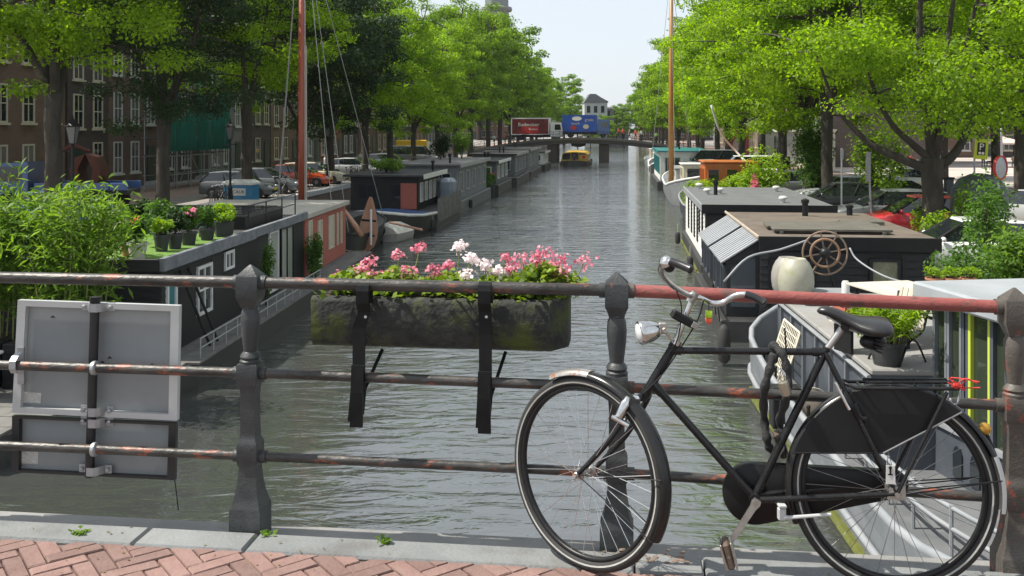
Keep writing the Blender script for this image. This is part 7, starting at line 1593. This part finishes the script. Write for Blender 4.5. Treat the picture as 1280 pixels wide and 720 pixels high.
# seat post, saddle
SPt = bp(1055,407); tubeP('seat_post', [ST-(SPt-ST)*.2, SPt], .0127, m_steel)
sw = (bp(1070,398)); 
def saddle():
    A = bp(1022,386); B = bp(1106,404); ax = (A-B); ax.normalize(); L_ = (A-B).length*1.08; B = A-ax*L_; sup = Vector((0,0,1)); lat = ax.cross(sup).normalized(); lat = lat if lat.dot(side) > 0 else -lat; sup = lat.cross(ax); sup = sup if sup.z > 0 else -sup
    rings = []
    for f,w,t_,dz in ((0,.006,.006,-.006),(.03,.018,.018,0),(.12,.026,.026,.004),(.28,.034,.032,-.001),(.42,.050,.034,-.010),(.56,.078,.040,-.016),(.70,.102,.046,-.014),(.84,.110,.048,-.008),(.94,.100,.044,-.004),(1.0,.07,.03,-.008),(1.02,.03,.012,-.018)):
        c = A-ax*(L_*f)+sup*dz; ring = []
        for j in range(18):
            a = 2*math.pi*j/18; x = math.cos(a)*w; z = math.sin(a); z = z*t_*.5 if z > 0 else z*t_*.9; z -= .18*abs(math.cos(a))**3*w*.6; ring.append(c+lat*x+sup*z)
        rings.append(ring)
    g = MB(); g.loft(rings); s_ = wpart('saddle', g, m_saddle, bk, True)
    q = A-ax*(L_*.62)-sup*.03
    for s in (-1,1):
        m = MB(); m.tube([A-ax*(L_*.12)-sup*.015+lat*s*.012, A-ax*(L_*.4)-sup*.045+lat*s*.022, q-sup*.02+lat*s*.03, A-ax*(L_*.9)-sup*.04+lat*s*.055], .004, 6); wpart('saddle_rail', m, m_steel, s_, True)
        m = MB(); c = A-ax*(L_*.86)-sup*.052+lat*s*.055; pts = [c+ax*.016*math.cos(k*.9)+lat*.016*math.sin(k*.9)-sup*(.045*k/24) for k in range(25)]; m.tube(pts, .004, 5); wpart('saddle_spring', m, m_black, s_, True)
    m = MB(); m.tube([SPt-lat*.03,SPt+lat*.03], .016, 10); wpart('saddle_clamp', m, m_black, s_, 40)
    m = MB(); c = A-ax*(L_*.82)-sup*.075; m.sphere(c,(.05,.04,.03),10,8); wpart('saddle_bag', m, m_black, s_, True)
saddle()
# chain case (far side)
c0 = BBp-side*.055; c1_ = RH-side*.06; r0_, r1_ = .112, .048; axd = (c1_-c0); dl = axd.length; axd.normalize(); axu = side.cross(axd); axu = axu if axu.z > 0 else -axu
pts = []; al = math.acos((r0_-r1_)/dl)
for i in range(25): a = al+(2*math.pi-2*al)*i/24; pts.append(c0+axd*(r0_*math.cos(a))+axu*(r0_*math.sin(a)))
for i in range(13): a = -al+2*al*i/12; pts.append(c1_+axd*(r1_*math.cos(a)+.02)+axu*(r1_*math.sin(a)))
cen = sum(pts,Vector())/len(pts); rings = [[cen+(p-cen)*s+side*o for p in pts] for s,o in ((.955,.020),(.985,.016),(1,.004),(1,-.016),(.97,-.024))]
g = MB(); g.loft(rings); wpart('chain_case', g, m_vinyl, bk, 50)
# cranks and pedals
for s,(px,py) in ((1,(909,684)),(-1,None or (977,560))):
    e = bp(px,py,.075*s); b0 = BBp+side*s*.062; g = MB(); dr = (e-b0).normalized(); w = dr.cross(side).normalized()
    g.loft([[q+w*h+side*.006, q+w*h-side*.006, q-w*h-side*.006, q-w*h+side*.006] for q,h in ((b0-dr*.014,.012),(b0,.017),(b0+dr*.02,.012),(e-dr*.012,.0085),(e,.011),(e+dr*.010,.007))]); ck = wpart('crank_arm', g, m_steel, bk)
    g = MB(); g.tube([b0-side*s*.03,b0+side*s*.011], .0115, 12); wpart('crank_axle', g, m_steel, ck, 40)
    pc = e+side*s*.055; g = MB(); M_ = Matrix((( bd.x,up.x,side.x,pc.x),(bd.y,up.y,side.y,pc.y),(bd.z,up.z,side.z,pc.z),(0,0,0,1))) @ Matrix.Rotation(R(75),4,'Z'); g.bbox(-.045,.045,-.012,.012,-.045,.045,.006,M_); pd = wpart('pedal', g, mat('brown_pedal_rubber',(.07,.05,.035),(.12,.085,.06),20,rough=.7), bk)
    for yy_ in (-.018,.018): m = MB(); m.bbox(-.046,.046,yy_-.004,yy_+.004,-.047,.047,.003,M_); wpart('pedal_block', m, m_steel, pd)
    m = MB(); m.tube([e-side*s*.004,e+side*s*.1], .006, 8); wpart('pedal_axle', m, m_steel, pd)
# mudguards
def guard(name, c, e1, e2, axis, R_, w, a0, a1, m, n=40, parent=None, thick=.002):
    rings = []
    for i in range(n+1):
        a = a0+(a1-a0)*i/n; er = e1*math.cos(a)+e2*math.sin(a); o = []; inn = []
        for q in (-1,-.8,-.4,0,.4,.8,1): dz = R_+.011*(1-q*q)-(.008 if abs(q) == 1 else 0); o.append(c+er*(dz+thick)+axis*(w*q)); inn.append(c+er*dz+axis*(w*q))
        rings.append(o+inn[::-1])
    g = MB(); g.loft(rings); return wpart(name, g, m, parent or bk, 50)
m_guard = mat('black_mudguard', (.010,.010,.0105), (.02,.02,.02), 9, rough=.22, spec=.4)
gd = guard('rear_mudguard', RH, bd, up, side, RW+.008, .029, R(-22), R(160), m_guard)
guard('white_mudguard_tip', RH, bd, up, side, RW+.0115, .0295, R(158), R(189), m_whitedeck, 14, gd)
g = MB(); q = RH+bd*(math.cos(R(172))*(RW+.03))+up*(math.sin(R(172))*(RW+.03)); q = bp(1231,536); g.sphere(q,(.022,.022,.022),12,8); lm = wpart('rear_lamp', g, mat('amber_lamp',(.45,.22,.03),(.5,.3,.06),20,rough=.2,metal=.5), gd, True); g = MB(); g.tube([q, RH+bd*(math.cos(R(168))*(RW+.02))+up*(math.sin(R(168))*(RW+.02))], .007, 8); wpart('lamp_bracket', g, m_black, lm)
fg = guard('front_mudguard', FHc, fh, fup, fax, RW+.008, .028, R(64), R(206), m_guard)
m_rustychrome = mat('rusty_chrome', (.6,.58,.55), (.4,.36,.33), 15, rough=.3, metal=.7, c3=(.26,.12,.06), t3=.55, s3=25)
guard('mudguard_nose', FHc, fh, fup, fax, RW+.0115, .0285, R(62), R(92), m_rustychrome, 14, fg)
for s in (-1,1):
    for a in (170,206):
        q = FHc+(fh*math.cos(R(a))+fup*math.sin(R(a)))*(RW+.008)+fax*s*.03; tubeP('mudguard_stay', [FHc+fax*s*.05, q], .0022, m_black, 5, parent=fg)
    q = RH+(bd*math.cos(R(171))+up*math.sin(R(171)))*(RW+.008)+side*s*.03; 
    for dz in (-.008,.008): tubeP('mudguard_stay', [RH+side*s*.055+up*dz, q], .0025, m_black, 5, parent=gd)
# coat guards
def rel(px,py): v = bp(px,py)-RH; return v.dot(bd), v.dot(up)
for s in (-1,1):
    ring = []; Ra = RW+.014
    x1_,y1_ = rel(998,566); x2_,y2_ = rel(1203,507); a1_ = math.atan2(y1_,x1_); a2_ = math.atan2(y2_,x2_); xm,ym = rel(1101,563)
    for i in range(33): a = a1_+(a2_-a1_)*i/32; ring.append((Ra*math.cos(a), Ra*math.sin(a)))
    ring.append((xm,ym)); o = side*s*.034; g = MB(); P = [RH+bd*x+up*y for x,y in ring]; cc = RH+bd*(-.01)+up*.24
    g.loft([[p+o for p in P],[cc+(p-cc)*.985+o+side*s*.004 for p in P]]); cg = wpart('coat_guard', g, m_vinyl, bk)
    e = [RH+bd*x+up*y+o+side*s*.003 for x,y in (ring[-1],ring[0])]; tubeP('guard_edge', e, .0035, m_frame, 6, parent=cg); e = [RH+bd*x+up*y+o+side*s*.003 for x,y in (ring[-1],ring[-2])]; tubeP('guard_edge', e, .0035, m_steel if s > 0 else m_frame, 6, parent=cg)
# carrier
cr0 = [bp(1066,481), bp(1192,482)]
for s in (-1,1):
    tubeP('carrier_rail', [bp(1050,476)+side*s*.02, cr0[0]+side*s*.06, cr0[1]+side*s*.06], .0065, m_frame)
    tubeP('carrier_strut', [bp(1178,486)+side*s*.06, RH+side*s*.066], .0065, m_frame)
for px in (1075,1110,1145,1180,1192): tubeP('carrier_bar', [bp(px,482)+side*.06, bp(px,482)-side*.06], .0055, m_frame)
tubeP('carrier_spring_bar', [bp(1080,476)+side*.03, bp(1185,476)+side*.03, bp(1185,476)-side*.03, bp(1080,476)-side*.03], .005, m_frame)
g = MB(); g.tube(spline([bp(1196,480),bp(1199,490),bp(1197,503),bp(1190,506),bp(1188,498)],4), .004, 6); wpart('bungee_hook', g, m_greymetal, bk, True)
g = MB(); rr_ = random.Random(2)
for k in range(9): c = bp(1195,482,.065); g.tube(spline([c, c+bd*rr_.uniform(-.05,.02)+up*rr_.uniform(-.02,.03)+side*rr_.uniform(0,.02), c+bd*rr_.uniform(-.08,.03)+up*rr_.uniform(-.03,.03)+side*rr_.uniform(0,.03)],3), .0022, 4)
g.sphere(bp(1195,482,.065),.012,8,6); wpart('red_ribbon', g, mat('red_string',(.55,.04,.03),rough=.7), bk)
g = MB(); q = bp(1113,592,.07); g.prism([q-bd*.016-up*.035,q+bd*.016-up*.035,q+bd*.014+up*.028,q-bd*.014+up*.028], side*.004); pl_ = wpart('name_plate', g, m_whitedeck, bk); g = MB(); q = bp(1113,589,.076); g.box(-.003,.003,-.001,.001,-.012,.012,Matrix.Translation(q)); g.box(-.008,.008,-.001,.001,-.014,-.010,Matrix.Translation(q)); g.sphere(q+up*.012,(.006,.002,.006),8,6); wpart('plate_mark', g, m_black, pl_)
# kickstand, ring lock
g = MB(); a = bp(977,632,.05); b = bp(1039,643,.07); g.tube([bp(977,646,.05), bp(986,647,.055), b], [.010,.007,.006], 8); ksd = wpart('kickstand', g, m_alufr, bk, 40); g = MB(); g.bbox(-.014,.014,-.012,.012,-.022,.022,.004,Matrix.Translation(bp(977,642,.05))); wpart('kickstand_bracket', g, m_alufr, ksd); g = MB(); g.bbox(-.014,.014,-.03,.06,-.005,.005,.002,Matrix.Translation(bp(976,630,.04))); wpart('kickstand_plate', g, m_alufr, ksd)
lc = bp(1058,500); la = (RH-lc).normalized(); lb_ = la.cross(side).normalized(); lb_ = lb_ if lb_.z > 0 else -lb_
g = MB(); ringp = [lc + side*(.052*math.cos(t_)) - la*(.052*math.sin(t_)) for t_ in [R(-20)+R(220)*i/14 for i in range(15)]]; g.tube(ringp, .011, 8); rk = wpart('ring_lock', g, m_black, bk, 45); g = MB(); g.tube([bp(1044,478,.05),bp(1062,512,.055)], .007, 8); wpart('lock_lever', g, m_chrome, rk, 40)
g = MB(); q = bp(1078,518,.04); g.tube([bp(1068,505,.042),bp(1074,521,.042),bp(1082,524,.042)], .013, 8); wpart('lock_body', g, m_black, rk, 45)
# fork
crown = HB+hd_*.012
g = MB(); g.tube([HB, crown+hd_*.015], .018, 12); wpart('fork_crown', g, m_frame, bk, 40)
for s in (-1,1):
    e = FHc+fax*s*.052; p0 = crown+fax*s*.036; m1 = p0.lerp(e,.5)-fh*.022+fax*s*.008; m2 = p0.lerp(e,.82)-fh*.012
    g = MB(); q = spline([crown+hd_*.004+fax*s*.01,p0+hd_*.012,m1,m2,e],5); k_ = len(q); g.tube(q, [.014-.006*i/(k_-1) for i in range(k_)], 10); wpart('fork_blade', g, m_frame, bk, True)
    g = MB(); g.tube([e-fax*s*.004,e+fax*s*.016], .009, 6); wpart('axle_nut', g, m_rustychrome, bk)
g = MB(); q = crown+fax*.055+hd_*.01; g.bbox(-.022,.022,-.016,.016,-.016,.016,.005,Matrix.Translation(q)); wpart('brake_body', g, m_chrome, bk)
g = MB(); q = bp(772,522,.06); q = FHc+fup*.26+fax*.06-fh*.07; q = at(779,510,3.47); g.lathe([(.010,-.04),(.017,-.034),(.019,.02),(.012,.03),(.009,.045)], 12, Matrix.Rotation(R(25),4,'Y'), q); dy = wpart('dynamo', g, m_chrome, bk, 40); g = MB(); g.tube([q+Vector((.01,0,.0)), q+Vector((.045,.02,.01))], .008, 8); wpart('dynamo_bracket', g, m_chrome, dy)
g = MB(); g.tube([at(765,520,3.48),at(786,532,3.46)], .010, 8); wpart('brake_shoe', g, m_chrome, bk, 40)
g = MB(); g.tube([at(779,528,3.5),at(788,515,3.52),crown+fax*.03], .007, 8); wpart('brake_arm', g, m_chrome, bk, 40)
# stem, handlebar
S = bp(866,371); tubeP('stem', [HT-hd_*.0, S-hd_*-.0], .0115, m_chrome); g = MB(); g.tube([S-hd_*.02,S+hd_*.022],.0165,12); wpart('stem_clamp', g, m_steel, bk, 40)
sY = S.y
near_ = [S, at(852,364,sY-.05), at(838,355,sY-.12), at(828,344,sY-.18), at(827,333,sY-.22), at(838,327,sY-.25), at(850,331,sY-.27), at(864,337,sY-.30)]
far_ = [S, at(876,373,sY+.02), at(890,379,sY+.045), at(904,378,sY+.04), at(918,370,sY+.025), at(932,368,sY+.005), at(944,372,sY-.01), at(956,379,sY-.03)]
hp = spline(near_[::-1]+far_[1:],5); g = MB(); g.tube(hp, .0112, 12); hbv = wpart('handlebar', g, m_chrome, bk, True)
for L_ in (near_, far_):
    q = spline(L_[-3:],5); g = MB(); g.tube(q+[q[-1]+(q[-1]-q[-2]).normalized()*.004], [.015]*(len(q)-1)+[.0165,.010], 12); wpart('grip', g, m_saddle, hbv, 50)
g = MB(); q = at(833,329,sY-.23); g.lathe([(.0,.024),(.012,.023),(.021,.017),(.026,.006),(.026,0),(.022,-.002)], 16, Vector((-.5,-.4,.75)).to_track_quat('Z','Y').to_matrix().to_4x4(), q); wpart('bell', g, m_chrome, hbv, True); g = MB(); g.sphere(q-Vector((-.01,0,.012)),.021,10,8); wpart('bell_base', g, m_black, hbv, True)
g = MB(); q = at(855,399,S.y-.03); M_ = Matrix.Translation(q) @ Matrix.Rotation(R(28),4,'Y'); g.bbox(-.052,.052,-.02,.02,-.016,.016,.006,M_); cl2 = wpart('lamp_clamp', g, m_black, bk); g = MB(); g.bbox(.030,.054,-.024,-.02,-.012,.012,.002,M_); wpart('clamp_face', g, m_steel, cl2)
# headlamp
hl = at(807,415,S.y-.03); ax_ = Vector((-.93,-.05,-.28)).normalized(); q = ax_.to_track_quat('Z','Y').to_matrix().to_4x4(); g = MB()
q = Vector((-.22,-.12,-.97)).normalized(); hx = Vector((-.97,-.1,.22))
qz = Vector((-.97,-.18,-.15)).normalized().to_track_quat('Z','Y').to_matrix().to_4x4()
g.lathe([(.004,-.062),(.018,-.058),(.031,-.045),(.040,-.02),(.044,.010),(.045,.022),(.041,.026)], 20, qz, hl); hlo = wpart('headlamp', g, m_chrome, bk, True); g = MB(); g.lathe([(.0405,.018),(.034,.030),(.015,.036),(.002,.037)], 18, qz, hl); wpart('lamp_lens', g, m_lampw, hlo, True)
g = MB(); g.tube([hl+Vector((.05,0,.0)), at(829,411,S.y-.03), at(836,420,S.y-.01), HT+Vector((-.0,0,.01))], .006, 8); wpart('lamp_bracket', g, m_rustychrome, hlo, 40); g = MB(); g.bbox(-.014,.014,-.012,.012,-.02,.02,.003,Matrix.Translation(at(828,410,S.y-.02))); wpart('bracket_block', g, m_rustychrome, hlo)
# brake rod and cables
for pts in ([at(880,374,S.y),at(872,400,S.y+.005),at(850,436,S.y),at(826,470,S.y-.02),crown+fax*.03], [at(845,362,S.y-.08),at(852,385,S.y-.05),at(848,420,S.y-.03),at(838,444,S.y-.02)]):
    g = MB(); g.tube(spline(pts,4), .0026, 6); wpart('cable', g, m_black, bk, True)
# chain lock round top tube and rail, padlock
def chainlock():
    Yb = railY(.99); tt = bp(967,440)
    pts = [tt+side*.03+Vector((0,0,.0)), bp(962,462,.035), bp(955,490,.01), at(955,520,Yb-.035), at(958,545,Yb-.05), at(962,560,Yb-.045), at(972,566,Yb-.03), at(977,550,Yb-.04), at(975,525,Yb-.04), at(982,500,3.50), bp(985,470,.035), bp(979,445,.035), tt+Vector((.0,0,.024)), tt-side*.028+Vector((0,0,.008)), tt-side*.026-Vector((0,0,.018)), tt+side*.0-Vector((0,0,.030))]
    t = thing('chain_lock','black sleeved chain lock hanging from the bicycle top tube','lock', tuple(pts[0]))
    q = spline(pts,5); g = MB(); g.tube(q, [.0155+.003*math.sin(i*1.6) for i in range(len(q))], 9); wpart('sleeved_chain', g, mat('black_nylon',(.016,.016,.017),(.03,.03,.031),30,rough=.85,bump=.6,bscale=90), t, True)
    c = at(981,486,3.46); g = MB(); qq = Vector((.3,0,-1)).to_track_quat('Z','Y').to_matrix().to_4x4(); g.lathe([(.008,-.030),(.019,-.026),(.020,.018),(.016,.024),(.004,.026)], 14, qq, c); pk = wpart('padlock', g, mat('brass_steel',(.40,.38,.30),(.5,.48,.4),12,rough=.35,metal=.8), t, 40)
    g = MB(); g.tube([c+Vector((-.012,0,.02)), c+Vector((-.02,.0,.055)), c+Vector((-.012,.01,.07)), c+Vector((0,.005,.055)), c+Vector((.004,0,.025))], .004, 6); wpart('shackle', g, m_chrome, pk, True)
    g = MB(); g.tube(spline([bp(983,442,.03),bp(982,425,.03),bp(981,410,.02)],3), .0035, 5); wpart('strap_end', g, m_black, t)
chainlock()
t = thing('fishing_float','small green and orange float dangling from the handlebar','float', tuple(at(886,394,S.y+.02))); g = MB(); g.lathe([(.002,.0),(.013,.004),(.0135,.028)],12); part('green_body', g, mat('fluo_green_plastic',(.45,.68,.03),rough=.4), t, True).location = (0,0,-.012)
g = MB(); g.lathe([(.0135,-.014),(.011,-.028),(.004,-.036)],12); part('orange_tip', g, mat('fluo_orange_plastic',(.8,.13,.05),rough=.4), t, True).location = (0,0,.002); g = MB(); g.tube([(0,0,.015),(0,0,.05)],.0015,4); part('string', g, m_black, t)

# fallen leaf bits and grit on the pavement
rng = np.random.default_rng(99); P = np.array([tuple(K(rng.uniform(-2.7,1.2), rng.uniform(-.5,.15), .004)) for _ in range(70)]) - np.array(tuple(K(-.7,-.1,0)))
tag(link('fallen_leaf_bits', leaf_mesh('fallen_leaf_bits', P, .014, leafmat('dry_leaf_bits',(.10,.07,.03),(.22,.2,.06),30,tr=.1), rng, up=6), None, K(-.7,-.1,0)), 'scattered dry leaf bits on the brick pavement and kerb', 'leaf litter', kind='stuff')
# mooring ropes, fenders and lifebuoy of the near boats
def fender(label, loc, r=.12, h=.55):
    t = thing('fender', label, 'fender', loc, 0, 'fenders on the boats'); g = MB(); g.lathe([(.03,0),(r*.8,.05),(r,.12),(r,h-.1),(r*.8,h-.03),(.03,h)], 12); part('body', g, m_rubber, t, True); g = MB(); g.tube([(0,0,h-.02),(0,0,h+.35)], .012, 5); part('lanyard', g, m_rope, t)
fender('black fender on the dark houseboat bow beside the blue tarpaulin', (*C(-9.05,47.4),WATER+.15)); fender('black fender hanging on the grey houseboat hull', (*C(-9.25,61),WATER+.1)); fender('black fender hanging by the white houseboat near its front corner', (6.42,34.6,WATER+.05)); fender('black fender hanging by the white houseboat near its far end', (7.35,42.6,WATER+.05))
t = thing('lifebuoy', 'orange and white lifebuoy leaning on the hold wall of the barge', 'lifebuoy', bw(.40,-.9,.66), RB); g = MB(); g.tube(arc((0,0,.33),.27,0,6.2832*27/28,28,Vector((0,1,0)),Vector((.18,0,.98))), .055, 10, closed=True); part('ring', g, mat('orange_lifebuoy',(.6,.12,.03),(.68,.2,.08),4,rough=.5), t, True)
for k in range(4): a = k*math.pi/2+.4; c = Vector((.18*.27*math.sin(a),.27*math.cos(a),.33+.98*.27*math.sin(a))); g = MB(); d_ = Vector((-.18*math.cos(a)*-1, -math.sin(a), .98*math.cos(a))).normalized(); g.tube([c-d_*.04,c+d_*.04], .058, 10); part('white_band', g, m_white, t, True)
t = thing('rope_coil', 'coil of pale rope lying on the raised deck of the barge', 'rope', bw(1.0,1.2,hz)); g = MB(); g.tube([Vector((math.cos(i*.5)*(.2-.0006*i),math.sin(i*.5)*(.2-.0006*i),.018+.0022*i)) for i in range(80)], .016, 6); part('coil', g, m_rope, t, True)
t = thing('watering_can', 'green watering can standing by the pots on the black houseboat roof', 'watering can', hbw(-.75,4.3,2.525)); g = MB(); g.lathe([(.11,0),(.12,.02),(.12,.22),(.10,.25)],14); part('body', g, m_doorg, t, 40); g = MB(); g.tube([(.1,0,.06),(.24,0,.22),(.3,0,.3)], [.025,.018,.022], 8); part('spout', g, m_doorg, t); g = MB(); g.tube(arc((-.05,0,.22),.12,.4,3.4,10), .01, 6); part('handle', g, m_doorg, t)
for k,(a_,b_) in enumerate(((hbw(.7,16.6,.6),(*C(-11.5,38.2),WATER+.9)),)):
    a_, b_ = Vector(a_), Vector(b_); m_ = a_.lerp(b_,.5)-Vector((0,0,.25)); g = MB(); g.tube(spline([a_,m_,b_],8), .018, 6); solo('mooring_rope', g, m_rope, 'slack rope between the red cabin and the sailing barge', 'rope', a_, smooth=True)
# thin summer haze over the canal
HZ = 0.00012
if HZ:
    hm = bpy.data.materials.new('summer_haze'); hm.use_nodes = True; nt = hm.node_tree; nt.nodes.remove(nt.nodes['Principled BSDF']); pv_ = nt.nodes.new('ShaderNodeVolumePrincipled'); pv_.inputs['Color'].default_value = (.88,.93,1,1); pv_.inputs['Density'].default_value = HZ; pv_.inputs['Anisotropy'].default_value = .3
    nt.links.new(pv_.outputs[0], nt.nodes['Material Output'].inputs['Volume'])
    g = MB(); g.box(-500,560,-45,700,WATER-2.4,62); o = link('haze', g.mesh('haze', hm)); o['kind'] = 'stuff'; o['label'] = 'thin pale summer haze over the whole canal'; o['category'] = 'haze'
